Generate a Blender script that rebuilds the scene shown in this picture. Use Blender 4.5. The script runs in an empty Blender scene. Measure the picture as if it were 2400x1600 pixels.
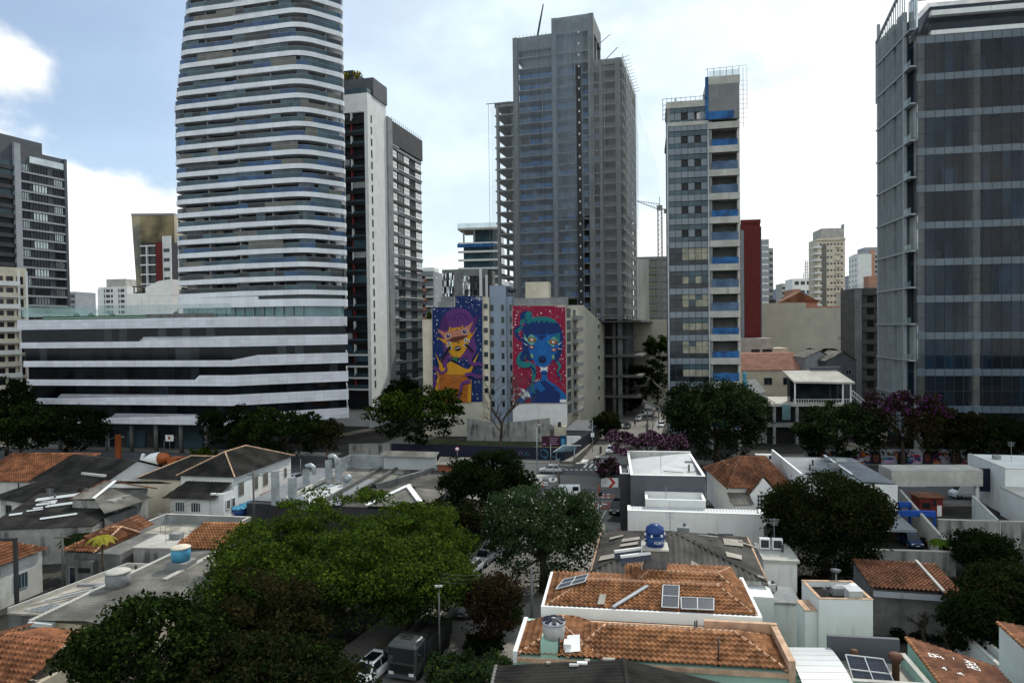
import bpy, math, random
import numpy as np
from mathutils import Matrix, Vector
R = math.radians
rnd = random.Random(7)
sc = bpy.context.scene
COL = sc.collection

# ---------------------------------------------------------------- camera
CAM_H, FPX = 27.0, 1622.0
PITCH, ROLL = 1.13, -0.70
cam_d = bpy.data.cameras.new('camera')
cam = bpy.data.objects.new('camera', cam_d)
COL.objects.link(cam)
cam_d.sensor_width = 36.0
cam_d.lens = FPX / 2400 * 36
cam_d.clip_start, cam_d.clip_end = 0.5, 9000
CAMROT = Matrix.Rotation(R(90 - PITCH), 3, 'X') @ Matrix.Rotation(R(ROLL), 3, 'Z')
cam.matrix_world = Matrix.Translation((0, 0, CAM_H)) @ CAMROT.to_4x4()
sc.camera = cam

def ray(px, py):
    return CAMROT @ Vector(((px - 1200) / FPX, -(py - 800) / FPX, -1))
def G(px, py, z=0.0):
    """where the line of sight of a photo point meets height z -> (x, y)"""
    d = ray(px, py); t = (z - CAM_H) / d.z
    return (d.x * t, d.y * t)
def AT(px, py, Y):
    """the point of a line of sight at distance Y"""
    d = ray(px, py); t = Y / d.y
    return Vector((d.x * t, Y, CAM_H + d.z * t))
def reach(P, d, px, py=768):
    """how far along direction d from P one gets to the line of sight px"""
    q = ray(px, py); r = q.x / q.y
    return (r * P[1] - P[0]) / (d[0] - r * d[1])
def dirv(deg):
    return (math.cos(R(deg)), math.sin(R(deg)))

# ---------------------------------------------------------------- node maths
class S:
    """a float socket with arithmetic"""
    def __init__(s, nt, k): s.nt, k_ = nt, k; s.k = k_
    def _m(s, op, *a):
        n = s.nt.nodes.new('ShaderNodeMath'); n.operation = op
        for i, v in enumerate((s,) + a):
            if isinstance(v, S): s.nt.links.new(v.k, n.inputs[i])
            else: n.inputs[i].default_value = v
        return S(s.nt, n.outputs[0])
    def __add__(s, o): return s._m('ADD', o)
    def __sub__(s, o): return s._m('SUBTRACT', o)
    def __mul__(s, o): return s._m('MULTIPLY', o)
    def __truediv__(s, o): return s._m('DIVIDE', o)
    def p(s, e): return s._m('POWER', e)
    def f(s, op, *a): return s._m(op, *a)
    def step(s, a, b, lo=0.0, hi=1.0):
        n = s.nt.nodes.new('ShaderNodeMapRange'); n.interpolation_type = 'SMOOTHSTEP'
        s.nt.links.new(s.k, n.inputs[0])
        for i, v in enumerate((a, b, lo, hi)): n.inputs[i + 1].default_value = v
        return S(s.nt, n.outputs[0])
def node(nt, t, **kw):
    n = nt.nodes.new(t)
    for k, v in kw.items(): setattr(n, k, v)
    return n
def mixc(nt, fac, a, b, mode='MIX'):
    n = nt.nodes.new('ShaderNodeMix'); n.data_type = 'RGBA'; n.blend_type = mode
    for i, v in ((0, fac), (6, a), (7, b)):
        if isinstance(v, S): nt.links.new(v.k, n.inputs[i])
        elif hasattr(v, 'is_linked'): nt.links.new(v, n.inputs[i])
        elif i == 0: n.inputs[0].default_value = v
        else: n.inputs[i].default_value = (*v[:3], 1)
    return n.outputs[2]

# ---------------------------------------------------------------- sky and sun
SUN_AZ, SUN_EL = 34.0, 47.0          # to the right of the view, in front: the towers stand against the light
SUN_POWER, SUN_ANGLE = 2.6, 1.0
sc.view_settings.view_transform = 'Standard'
sc.view_settings.look = 'None'
sc.view_settings.gamma = 1
sc.view_settings.exposure = 0.46
world = bpy.data.worlds.new('World'); sc.world = world
world.use_nodes = True
nt = world.node_tree; nt.nodes.clear()
out = node(nt, 'ShaderNodeOutputWorld'); bg = node(nt, 'ShaderNodeBackground')
nt.links.new(bg.outputs[0], out.inputs[0])
sky = node(nt, 'ShaderNodeTexSky', sky_type='NISHITA', sun_disc=False)
sky.sun_elevation, sky.sun_rotation = R(SUN_EL), R(SUN_AZ)
sky.air_density, sky.dust_density, sky.ozone_density = 1.0, 1.2, 1.6
tc = node(nt, 'ShaderNodeTexCoord')
sep = node(nt, 'ShaderNodeSeparateXYZ'); nt.links.new(tc.outputs['Generated'], sep.inputs[0])
X, Y, Z = (S(nt, sep.outputs[i]) for i in range(3))
az = X.f('ARCTAN2', Y) * (180 / math.pi)
el = Z.f('ARCSINE') * (180 / math.pi)
def blob(a, e, sa, se, amp):
    u = (az - a) / sa; v = (el - e) / se
    return ((u * u + v * v) * -1.0).f('EXPONENT') * amp
def wnoise(scale, detail, sz=1.6, off=(0, 0, 0), rough=.55):
    mp = node(nt, 'ShaderNodeMapping'); mp.inputs['Scale'].default_value = (1, 1, sz); mp.inputs['Location'].default_value = off
    nt.links.new(tc.outputs['Generated'], mp.inputs[0])
    n = node(nt, 'ShaderNodeTexNoise'); n.inputs['Scale'].default_value = scale
    n.inputs['Detail'].default_value = detail; n.inputs['Roughness'].default_value = rough
    nt.links.new(mp.outputs[0], n.inputs['Vector'])
    return S(nt, n.outputs['Fac'])
n1, n2 = wnoise(5.5, 9), wnoise(2.3, 5, off=(3.1, 1.7, .4))
bias = (blob(-36.5, 17.6, 5.2, 3.1, .66) + blob(-34, 7, 11, 7.0, .76) + blob(-25, 5, 9, 6, .6) + blob(31, 12, 17, 17, .62)
        + blob(12, 2, 14, 9, .38) + blob(-4, 5, 9, 4.5, .34) + blob(70, 25, 30, 25, .3) + blob(-75, 25, 25, 22, .22)
        + blob(180, 30, 70, 40, .5) + blob(-180, 30, 70, 40, .5) + blob(-17, 19, 9, 8, -.34))  # pair at the back: unseen clouds added to fill the near facades
cloud = (n1 * 1.25 + n2 * .45 + bias).step(1.10, 1.36)
veil = az.step(-30, 2) * .60 + .22
toward = (X * (math.sin(R(SUN_AZ)) * math.cos(R(SUN_EL))) + Y * (math.cos(R(SUN_AZ)) * math.cos(R(SUN_EL))) + Z * math.sin(R(SUN_EL)))
front = toward.step(-.35, .95)
veil = (veil * (front * .5 + .5)).f('MAXIMUM', Y.step(.15, -.25) * .78)  # pale veil behind the view, unseen, added as bluish fill
shade = wnoise(7.5, 6, off=(9, 2, 5)).step(.35, .72)
cbright = (front * -0.14 + 1.03) * (shade * .24 + .86)  # brighter away from the sun, so the unseen sky fills facing walls
SKY_S = 0.11
cc = node(nt, 'ShaderNodeCombineColor')
nt.links.new((cbright * (1 / SKY_S)).k, cc.inputs[0]); nt.links.new((cbright * (1.005 / SKY_S)).k, cc.inputs[1]); nt.links.new((cbright * (1.0 / SKY_S)).k, cc.inputs[2])
vc = node(nt, 'ShaderNodeCombineColor')
nt.links.new((cbright * (.77 / SKY_S)).k, vc.inputs[0]); nt.links.new((cbright * (.89 / SKY_S)).k, vc.inputs[1]); nt.links.new((cbright * (.95 / SKY_S)).k, vc.inputs[2])
base = mixc(nt, veil, sky.outputs[0], vc.outputs[0])
nt.links.new(mixc(nt, cloud, base, cc.outputs[0]), bg.inputs[0])
bg.inputs[1].default_value = SKY_S
sun_d = bpy.data.lights.new('sun', 'SUN'); sun = bpy.data.objects.new('sun', sun_d); COL.objects.link(sun)
sun_d.energy, sun_d.angle, sun_d.color = SUN_POWER, R(SUN_ANGLE), (1, .95, .87)
sun.location = (60, 60, 200)
sv = Vector((math.sin(R(SUN_AZ)) * math.cos(R(SUN_EL)), math.cos(R(SUN_AZ)) * math.cos(R(SUN_EL)), math.sin(R(SUN_EL))))
sun.rotation_euler = sv.to_track_quat('Z', 'Y').to_euler()

# ---------------------------------------------------------------- materials
MATS = {}
def mat(name, c, rough=.8, var=.18, scale=.6, fine=0, bump=0, metal=0, spec=.3, streak=0, streakc=(.03, .03, .028), c2=None, grid=None, ior=None, isl=0):
    """procedural surface: base colour mottled by noise; streak = rain stains; grid = (w, h, mortar, colour) joints on the mesh UV; isl = variation per loose piece"""
    m = bpy.data.materials.new(name); m.use_nodes = True; nt = m.node_tree
    b = nt.nodes['Principled BSDF']
    tc = node(nt, 'ShaderNodeTexCoord')
    def noise(sc_, det, vec=None, mp=None):
        n = node(nt, 'ShaderNodeTexNoise'); n.inputs['Scale'].default_value = sc_; n.inputs['Detail'].default_value = det
        v = tc.outputs['Object']
        if mp:
            k = node(nt, 'ShaderNodeMapping'); k.inputs['Scale'].default_value = mp; nt.links.new(v, k.inputs[0]); v = k.outputs[0]
        nt.links.new(v, n.inputs['Vector']); return S(nt, n.outputs['Fac'])
    lo = tuple(x * (1 - var) for x in c); hi = c2 or tuple(min(1, x * (1 + var)) for x in c)
    col = mixc(nt, noise(scale, 6).step(.3, .7), lo, hi)
    if fine: col = mixc(nt, noise(fine, 3).step(.35, .65), col, tuple(x * .6 for x in c), 'MIX') if False else mixc(nt, noise(fine, 3).step(.45, .75) * .35, col, tuple(x * .45 for x in c))
    if grid:
        br = node(nt, 'ShaderNodeTexBrick', offset=grid[4] if len(grid) > 4 else 0.0)
        br.inputs['Scale'].default_value = 1; br.inputs['Brick Width'].default_value = grid[0]; br.inputs['Row Height'].default_value = grid[1]
        br.inputs['Mortar Size'].default_value = grid[2]; br.inputs['Mortar Smooth'].default_value = .2
        br.inputs['Color1'].default_value = (1, 1, 1, 1); br.inputs['Color2'].default_value = (.86, .86, .86, 1); br.inputs['Mortar'].default_value = (*grid[3], 1)
        nt.links.new(tc.outputs['UV'], br.inputs['Vector'])
        col = mixc(nt, 1.0, col, br.outputs[0], 'MULTIPLY')
    if isl:
        g = node(nt, 'ShaderNodeNewGeometry')
        v = S(nt, g.outputs['Random Per Island'])
        hs = node(nt, 'ShaderNodeHueSaturation'); nt.links.new(col, hs.inputs['Color'])
        nt.links.new((v * (2 * isl) + (1 - isl)).k, hs.inputs['Value']); col = hs.outputs[0]
    if streak:
        s1 = noise(1.3, 6, mp=(1, 1, .12)).step(.62 - .2 * streak, .80 - .1 * streak)
        s2 = noise(.35, 4).step(.35, .62)
        col = mixc(nt, s1 * s2 * min(1, .55 + .4 * streak), col, streakc)
    nt.links.new(col, b.inputs['Base Color'])
    b.inputs['Roughness'].default_value = rough; b.inputs['Metallic'].default_value = metal
    b.inputs['Specular IOR Level'].default_value = spec
    if ior: b.inputs['IOR'].default_value = ior
    if bump:
        bp = node(nt, 'ShaderNodeBump'); bp.inputs['Strength'].default_value = bump; bp.inputs['Distance'].default_value = .05
        nt.links.new(noise(9, 5).k, bp.inputs['Height']); nt.links.new(bp.outputs[0], b.inputs['Normal'])
    MATS[name] = m; return m
def see_through(name, c, keep, rough=.9, gloss=False):
    """net, mesh or clear glass: keep = how much of it is solid"""
    m = bpy.data.materials.new(name); m.use_nodes = True; nt = m.node_tree
    b = nt.nodes['Principled BSDF']; b.inputs['Base Color'].default_value = (*c, 1); b.inputs['Roughness'].default_value = rough
    if gloss:
        b.inputs['Specular IOR Level'].default_value = .5; g = node(nt, 'ShaderNodeNewGeometry')
        nt.links.new(mixc(nt, S(nt, g.outputs['Random Per Island']), tuple(x * .6 for x in c), tuple(x * 1.4 for x in c)), b.inputs['Base Color'])
    tr = node(nt, 'ShaderNodeBsdfTransparent'); mx = node(nt, 'ShaderNodeMixShader')
    n = node(nt, 'ShaderNodeTexNoise'); n.inputs['Scale'].default_value = .35; n.inputs['Detail'].default_value = 4
    mp = node(nt, 'ShaderNodeMapping'); mp.inputs['Scale'].default_value = (1, 1, .1)
    t = node(nt, 'ShaderNodeTexCoord'); nt.links.new(t.outputs['Object'], mp.inputs[0]); nt.links.new(mp.outputs[0], n.inputs['Vector'])
    nt.links.new(S(nt, n.outputs['Fac']).step(.25, .75, keep * .65, min(1, keep * 1.35)).k, mx.inputs[0])
    nt.links.new(tr.outputs[0], mx.inputs[1]); nt.links.new(b.outputs[0], mx.inputs[2])
    nt.links.new(mx.outputs[0], nt.nodes['Material Output'].inputs[0])
    MATS[name] = m; return m
def leafmat(name, c, c2, trans=.3):
    m = bpy.data.materials.new(name); m.use_nodes = True; nt = m.node_tree; nt.nodes.clear()
    o = node(nt, 'ShaderNodeOutputMaterial'); d = node(nt, 'ShaderNodeBsdfDiffuse'); t = node(nt, 'ShaderNodeBsdfTranslucent'); mx = node(nt, 'ShaderNodeMixShader')
    g = node(nt, 'ShaderNodeNewGeometry'); tc = node(nt, 'ShaderNodeTexCoord')
    n = node(nt, 'ShaderNodeTexNoise'); n.inputs['Scale'].default_value = .45; n.inputs['Detail'].default_value = 3
    nt.links.new(tc.outputs['Object'], n.inputs['Vector'])
    f = (S(nt, g.outputs['Random Per Island']) * .6 + S(nt, n.outputs['Fac']).step(.3, .7) * .4)
    col = mixc(nt, f, c, c2)
    nt.links.new(col, d.inputs[0]); nt.links.new(col, t.inputs[0]); mx.inputs[0].default_value = trans
    nt.links.new(d.outputs[0], mx.inputs[1]); nt.links.new(t.outputs[0], mx.inputs[2]); nt.links.new(mx.outputs[0], o.inputs[0])
    MATS[name] = m; return m

mat('white panel', (.74, .76, .79), .55, .05, .3, grid=(1.9, 30, .012, (.35, .35, .36)))
mat('podium panel', (.68, .69, .74), .5, .06, .3, grid=(1.95, 1.05, .014, (.3, .3, .32), .0))
mat('white paint', (.68, .69, .67), .8, .06, .5, streak=.25, streakc=(.36, .36, .33))
mat('aged white', (.55, .55, .52), .85, .14, .5, fine=2, streak=.9, streakc=(.14, .14, .12))
mat('clean white', (.78, .78, .76), .6, .05, .6)
mat('cream paint', (.58, .53, .42), .85, .10, .4, streak=.3, streakc=(.2, .18, .14))
mat('beige paint', (.47, .45, .37), .85, .07, .25, streak=.3, streakc=(.27, .25, .2))
mat('grey paint', (.30, .32, .35), .8, .08, .4, streak=.2, streakc=(.14, .15, .16))
mat('blue grey paint', (.23, .28, .35), .8, .08, .3, streak=.4, streakc=(.12, .14, .17))
mat('dark grey paint', (.085, .092, .105), .7, .10, .5)
mat('charcoal', (.035, .036, .040), .6, .2, .5)
mat('black', (.012, .012, .013), .5, .2, .5)
mat('stained wall', (.30, .30, .28), .9, .2, .5, fine=4, streak=1.0, streakc=(.045, .045, .04))
mat('grey wall', (.15, .15, .145), .9, .2, .5, fine=3, streak=.8, streakc=(.05, .05, .045))
mat('mint paint', (.36, .55, .45), .8, .07, .4, streak=.3, streakc=(.2, .3, .25))
mat('concrete', (.225, .235, .235), .9, .16, .35, fine=2.5, streak=.4, streakc=(.10, .10, .09), bump=.2)
mat('pale concrete', (.42, .41, .37), .9, .16, .35, fine=3, streak=.35, streakc=(.2, .2, .17))
mat('roof concrete', (.28, .26, .22), .95, .35, .45, fine=2, streak=.0, c2=(.44, .41, .35))
mat('dark concrete', (.11, .11, .105), .9, .2, .4, fine=2)
mat('terracotta', (.225, .092, .036), .9, .35, .9, fine=2.2, c2=(.31, .14, .06), isl=.32)
mat('old terracotta', (.15, .062, .033), .95, .35, .5, fine=3, c2=(.21, .09, .046), isl=.35)
mat('brown terracotta', (.16, .062, .028), .95, .3, .6, fine=3, c2=(.24, .098, .045), isl=.35)
mat('pink terracotta', (.42, .22, .16), .95, .18, .4, fine=4)
mat('ridge mortar', (.50, .33, .22), .95, .25, 1.2)
mat('fibre cement', (.055, .052, .047), .95, .35, .4, fine=3, c2=(.095, .09, .08))
mat('dark fibre', (.017, .0165, .016), .95, .35, .4, fine=3, c2=(.036, .034, .031), spec=.1)
mat('pale fibre', (.135, .13, .112), .95, .35, .35, fine=2.5, c2=(.21, .20, .175))
mat('patch sheet', (.30, .28, .24), .9, .2, .6)
mat('metal roof', (.17, .185, .20), .75, .2, .3, fine=1.5)
mat('white metal', (.47, .49, .49), .45, .06, .5)
mat('galvanised', (.34, .37, .39), .45, .15, .7, metal=.4)
mat('brick red', (.34, .11, .055), .9, .2, .8, grid=(.4, .22, .03, (.5, .45, .4), .5))
mat('red cladding', (.145, .024, .022), .8, .10, .5, grid=(.8, .5, .02, (.55, .5, .5), .5))
mat('brown cladding', (.055, .028, .02), .8, .2, .8, grid=(9, .22, .03, (.4, .4, .4), 0))
mat('oxide red', (.15, .022, .02), .7, .15, .8)
mat('asphalt', (.075, .075, .078), .9, .16, .08, fine=1.2)
mat('patched asphalt', (.13, .125, .115), .9, .2, .06, fine=1.2)
mat('street paving', (.15, .145, .13), .95, .2, .15, fine=1.5)
mat('sidewalk', (.22, .21, .19), .95, .2, .3, fine=2)
mat('red lane', (.17, .075, .065), .9, .2, .3)
mat('road paint', (.66, .65, .6), .8, .2, 1.0)
mat('yard', (.022, .022, .018), 1, .4, .12, fine=.8, c2=(.05, .048, .04))
mat('grass', (.028, .042, .012), 1, .4, .25, fine=2, c2=(.05, .065, .02))
mat('terrace green', (.01, .09, .035), .7, .1, .4)
mat('bark', (.07, .055, .042), .95, .3, 2.5, bump=.4)
mat('grey bark', (.12, .105, .09), .95, .3, 2.5, bump=.4)
mat('blue tarp', (.018, .075, .21), .7, .35, .5, c2=(.025, .13, .33))
mat('faded tarp', (.06, .10, .17), .8, .3, .3, c2=(.10, .16, .25))
mat('tank blue', (.012, .045, .17), .4, .12, 1.5)
mat('tank light blue', (.06, .26, .40), .5, .15, 1.5)
mat('tank grey', (.42, .42, .40), .8, .15, 1.0)
mat('sign blue', (.01, .07, .33), .5, .1, 1)
mat('navy', (.008, .010, .026), .6, .2, .5)
mat('maroon', (.045, .010, .022), .6, .15, .5)
mat('orange paint', (.33, .085, .02), .5, .1, 1)
mat('red paint', (.45, .03, .02), .5, .1, 1)
mat('yellow lime', (.42, .38, .05), .8, .2, 1)
mat('solar cell', (.012, .016, .028), .25, .2, 1.5, spec=.5, grid=(.33, .33, .012, (2.6, 2.6, 2.6)))
mat('rubber', (.012, .012, .012), .85, .2, 2)
mat('dark glass', (.006, .008, .010), .06, .35, .25, spec=.22, isl=.5)
mat('window glass', (.014, .019, .024), .08, .4, .4, spec=.4, isl=.5)
mat('blue glass', (.018, .058, .135), .14, .35, .3, spec=.4, isl=.35)
mat('grey glass', (.036, .070, .088), .16, .25, .3, spec=.4, isl=.3)
mat('olive glass', (.095, .092, .075), .2, .15, .5, spec=.5, isl=.2)
mat('spandrel glass', (.13, .16, .185), .15, .12, .3, spec=.6, isl=.12)
mat('tower spandrel', (.075, .105, .130), .15, .12, .3, spec=.5, isl=.12)
mat('site concrete', (.165, .175, .18), .9, .18, .35, fine=2.5, streak=.5, streakc=(.07, .07, .07))
mat('teal glass', (.10, .19, .20), .12, .2, .3, spec=.7, isl=.2)
mat('gold reflection glass', (.10, .085, .05), .08, .5, .12, spec=.7, c2=(.36, .29, .16))  # gold mottling paints a reflection into dark glass
mat('mirror glass', (.55, .58, .60), .05, .25, .2, metal=.85, isl=.3)
mat('bright glass', (.50, .53, .52), .08, .15, .3, metal=.55, isl=.25)
mat('lit interior', (.27, .26, .20), .8, .3, .6)
mat('brown wood', (.10, .045, .025), .7, .2, 1)
mat('salmon', (.42, .22, .15), .85, .1, .5)
mat('frame grey', (.22, .24, .25), .5, .1, 1)
mat('fin grey', (.26, .29, .31), .5, .08, .5)
mat('steel dark', (.05, .052, .055), .5, .15, 1, metal=.4)
mat('crane grey', (.20, .20, .19), .6, .15, 1)
mat('skin', (.30, .17, .11), .6, .08, 3)
mat('hair', (.02, .014, .01), .7, .2, 5)
mat('dark cloth', (.018, .018, .022), .9, .2, 4)
mat('denim', (.05, .07, .12), .9, .2, 4)
for nm, c in (('car white', (.72, .73, .73)), ('car silver', (.40, .42, .44)), ('car black', (.012, .013, .015)), ('car blue', (.012, .04, .12)), ('car grey', (.12, .13, .14)), ('truck grey', (.05, .053, .054)), ('car red', (.30, .02, .02))):
    mat(nm, c, .3, .04, 1.0, spec=.6)
for nm, c in (('m navy', (.006, .022, .105)), ('m purple', (.105, .032, .155)), ('m plum', (.065, .020, .11)), ('m yellow', (.50, .24, .015)), ('m pink', (.42, .17, .115)), ('m orange', (.34, .105, .012)), ('m brown', (.10, .03, .02)),
              ('m white', (.70, .70, .68)), ('m black', (.010, .010, .016)), ('m green', (.02, .13, .04)), ('m crimson', (.24, .012, .045)), ('m blue', (.012, .105, .33)), ('m dark blue', (.010, .030, .13)), ('m teal', (.012, .16, .17)), ('m mint', (.13, .40, .28)), ('m light blue', (.02, .17, .44)), ('m lilac', (.38, .26, .42))):
    mat(nm, c, .85, .07, .6, streak=.12, streakc=tuple(x * .6 for x in c))
see_through('net', (.30, .36, .42), .14)
see_through('dense net', (.28, .29, .29), .16)
see_through('white net', (.55, .57, .58), .06)
see_through('scaffold net', (.55, .54, .50), .75)
see_through('clear glass', (.28, .42, .42), .26, .05, True)
see_through('tower glass', (.010, .030, .056), .34, .03, True)
see_through('smoky glass', (.010, .019, .030), .36, .03, True)
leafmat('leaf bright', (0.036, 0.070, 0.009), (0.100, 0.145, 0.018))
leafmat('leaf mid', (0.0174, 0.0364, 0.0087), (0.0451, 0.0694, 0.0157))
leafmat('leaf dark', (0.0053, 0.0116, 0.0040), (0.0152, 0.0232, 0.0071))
leafmat('leaf cool', (0.0184, 0.0385, 0.0151), (0.0502, 0.0753, 0.0301))
leafmat('leaf olive', (0.0164, 0.0174, 0.0065), (0.0382, 0.0354, 0.0142))
leafmat('leaf brown', (0.0191, 0.0120, 0.0077), (0.0410, 0.0262, 0.0153))
leafmat('leaf yellow', (.20, .20, .03), (.34, .30, .05))
leafmat('flower purple', (.12, .028, .13), (.20, .05, .20))
leafmat('flower mauve', (.24, .10, .19), (.42, .20, .34))
leafmat('flower white', (.5, .45, .44), (.6, .55, .52))

# ---------------------------------------------------------------- mesh builder
class MB:
    def __init__(s): s.v, s.f, s.m, s.sm = [], [], [], []
    def add(s, vs, fs, m=0, smooth=False):
        o = len(s.v); s.v += [tuple(p) for p in vs]
        for f in fs: s.f.append([i + o for i in f]); s.m.append(m); s.sm.append(smooth)
        return s
    def box(s, x0, x1, y0, y1, z0, z1, m=0):
        return s.add([(x0, y0, z0), (x1, y0, z0), (x1, y1, z0), (x0, y1, z0), (x0, y0, z1), (x1, y0, z1), (x1, y1, z1), (x0, y1, z1)],
                     [(3, 2, 1, 0), (4, 5, 6, 7), (0, 1, 5, 4), (1, 2, 6, 5), (2, 3, 7, 6), (3, 0, 4, 7)], m)
    def prism(s, pts, z0, z1, m=0):
        """pts counter-clockwise; z0 / z1 a number or one per point"""
        n = len(pts)
        a = z0 if hasattr(z0, '__len__') else [z0] * n; b = z1 if hasattr(z1, '__len__') else [z1] * n
        vs = [(p[0], p[1], a[i]) for i, p in enumerate(pts)] + [(p[0], p[1], b[i]) for i, p in enumerate(pts)]
        return s.add(vs, [list(range(n))[::-1], list(range(n, 2 * n))] + [(i, (i + 1) % n, n + (i + 1) % n, n + i) for i in range(n)], m)
    def wall(s, pts, z0, z1, t, m=0, closed=False):
        """a thin standing wall along a plan path; left side of the path is outside... thickness t to the right"""
        n = len(pts)
        q = []
        for i, p in enumerate(pts):
            a = pts[i - 1] if (i or closed) else p; b = pts[(i + 1) % n] if (i < n - 1 or closed) else p
            dx, dy = b[0] - a[0], b[1] - a[1]; l = math.hypot(dx, dy) or 1
            q.append((p[0] - dy / l * t, p[1] + dx / l * t))
        for i in range(n if closed else n - 1):
            j = (i + 1) % n
            s.prism([pts[i], pts[j], q[j], q[i]], z0, z1, m)
        return s
    def poly(s, pts, m=0): return s.add(pts, [list(range(len(pts)))], m)
    def bar(s, p, q, w, h=None, m=0):
        p, q = Vector(p), Vector(q); d = q - p; L = d.length
        if L < 1e-6: return s
        d /= L; up = Vector((0, 0, 1)) if abs(d.z) < .95 else Vector((1, 0, 0))
        a = d.cross(up).normalized() * (w / 2); b = a.cross(d).normalized() * ((h or w) / 2)
        vs = [p - a - b, p + a - b, p + a + b, p - a + b, q - a - b, q + a - b, q + a + b, q - a + b]
        return s.add(vs, [(0, 1, 2, 3), (7, 6, 5, 4), (4, 5, 1, 0), (5, 6, 2, 1), (6, 7, 3, 2), (7, 4, 0, 3)], m)
    def tube(s, pts, rs, n=7, m=0, cap=True):
        pts = [Vector(p) for p in pts]; rs = rs if hasattr(rs, '__len__') else [rs] * len(pts)
        vs, fs = [], []
        for i, p in enumerate(pts):
            d = (pts[min(i + 1, len(pts) - 1)] - pts[max(i - 1, 0)]).normalized()
            up = Vector((0, 0, 1)) if abs(d.z) < .9 else Vector((1, 0, 0))
            a = d.cross(up).normalized(); b = a.cross(d)
            for k in range(n):
                t = 2 * math.pi * k / n; vs.append(p + (a * math.cos(t) + b * math.sin(t)) * rs[i])
        for i in range(len(pts) - 1):
            for k in range(n):
                fs.append((i * n + k, (i + 1) * n + k, (i + 1) * n + (k + 1) % n, i * n + (k + 1) % n))
        if cap: fs += [list(range(n)), list(range((len(pts) - 1) * n, len(pts) * n))[::-1]]
        return s.add(vs, fs, m, True)
    def lathe(s, prof, c=(0, 0, 0), n=20, m=0, smooth=True):
        """prof = [(r, z)...] from bottom to top"""
        vs, fs = [], []
        for r, z in prof:
            for k in range(n):
                t = 2 * math.pi * k / n; vs.append((c[0] + r * math.cos(t), c[1] + r * math.sin(t), c[2] + z))
        for i in range(len(prof) - 1):
            for k in range(n): fs.append((i * n + k, i * n + (k + 1) % n, (i + 1) * n + (k + 1) % n, (i + 1) * n + k))
        fs += [list(range(n))[::-1], list(range((len(prof) - 1) * n, len(prof) * n))]
        return s.add(vs, fs, m, smooth)
    def slope(s, pts, eave, rib=.24, amp=.045, row=.42, step=.03, m=0, phase=0):
        """ribbed roof plane: pts = flat convex polygon in 3-D, eave = horizontal direction across the ribs. real corrugation"""
        P = [Vector(p) for p in pts]; u = Vector(eave).normalized()
        nrm = Vector((0, 0, 0))
        for i in range(len(P)): nrm += (P[i] - P[0]).cross(P[(i + 1) % len(P)] - P[0])
        nrm.normalize()
        if nrm.z < 0: nrm = -nrm
        v = nrm.cross(u)                               # runs up or down the slope
        if v.z > 0: v = -v                             # down
        o = P[0]
        q = [((p - o).dot(u), (p - o).dot(v)) for p in P]
        u0, u1 = min(a for a, b in q), max(a for a, b in q); v0, v1 = min(b for a, b in q), max(b for a, b in q)
        k = 4
        N = max(2, int((u1 - u0) / rib * k)); us = np.linspace(u0 + 1e-4, u1 - 1e-4, N + 1)
        lo = np.full(N + 1, 1e9); hi = np.full(N + 1, -1e9)
        for i in range(len(q)):
            (a0, b0), (a1, b1) = q[i], q[(i + 1) % len(q)]
            if abs(a1 - a0) < 1e-6: continue
            t = (us - a0) / (a1 - a0); ok = (t >= -1e-6) & (t <= 1 + 1e-6); b = b0 + t * (b1 - b0)
            lo = np.where(ok, np.minimum(lo, b), lo); hi = np.where(ok, np.maximum(hi, b), hi)
        if row:
            M = max(1, int(math.ceil((v1 - v0) / row)))
            g = np.repeat(v0 + np.arange(M + 1) * row, 2); off = np.tile([step, 0.0], M + 1)
        else:
            g = np.array([v0, v1]); off = np.zeros(2)
        VV = np.clip(g[None, :], lo[:, None], hi[:, None])
        prof = amp * np.abs(np.cos((us - u0) / rib * math.pi + phase)) ** .7 if row else amp * (.5 + .5 * np.cos((us - u0) / rib * 2 * math.pi))
        H = prof[:, None] + off[None, :]
        oa, ua, va, na = (np.array(x) for x in (o, u, v, nrm))
        vs = oa + us[:, None, None] * ua + VV[:, :, None] * va + H[:, :, None] * na
        nv = len(g); fs = []
        for i in range(N):
            for j in range(nv - 1):
                if max(VV[i, j + 1] - VV[i, j], VV[i + 1, j + 1] - VV[i + 1, j]) > 1e-5 or (j % 2 == 0 and row and lo[i] < g[j] < hi[i]):
                    a = i * nv + j; fs.append((a, a + 1, a + nv + 1, a + nv) + (i // k, j // 2))
        vs = vs.reshape(-1, 3).tolist()
        if not row: return s.add(vs, [f[:4] for f in fs], m, True)
        key, nvs, nf = {}, [], []                      # every tile a loose piece, so that no two fire to quite the same colour
        for f in fs:
            q = []
            for a in f[:4]:
                c = (f[4], f[5], a)
                if c not in key: key[c] = len(nvs); nvs.append(vs[a])
                q.append(key[c])
            nf.append(q)
        return s.add(nvs, nf, m, True)
    def mesh(s, name, mats):
        me = bpy.data.meshes.new(name); me.from_pydata(s.v, [], s.f)
        for x in mats: me.materials.append(MATS[x])
        me.polygons.foreach_set('material_index', s.m); me.polygons.foreach_set('use_smooth', s.sm)
        uv = me.uv_layers.new(name='UVMap'); co = np.empty(len(me.vertices) * 3, 'f'); me.vertices.foreach_get('co', co); co = co.reshape(-1, 3)
        li = np.empty(len(me.loops), 'i'); me.loops.foreach_get('vertex_index', li)
        pn = np.empty(len(me.polygons) * 3, 'f'); me.polygons.foreach_get('normal', pn); pn = pn.reshape(-1, 3)
        lt = np.empty(len(me.polygons), 'i'); me.polygons.foreach_get('loop_total', lt)
        nn = np.repeat(pn, lt, 0); p = co[li]
        h = np.hypot(nn[:, 0], nn[:, 1]) + 1e-9; flat = np.abs(nn[:, 2]) > .75
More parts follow.
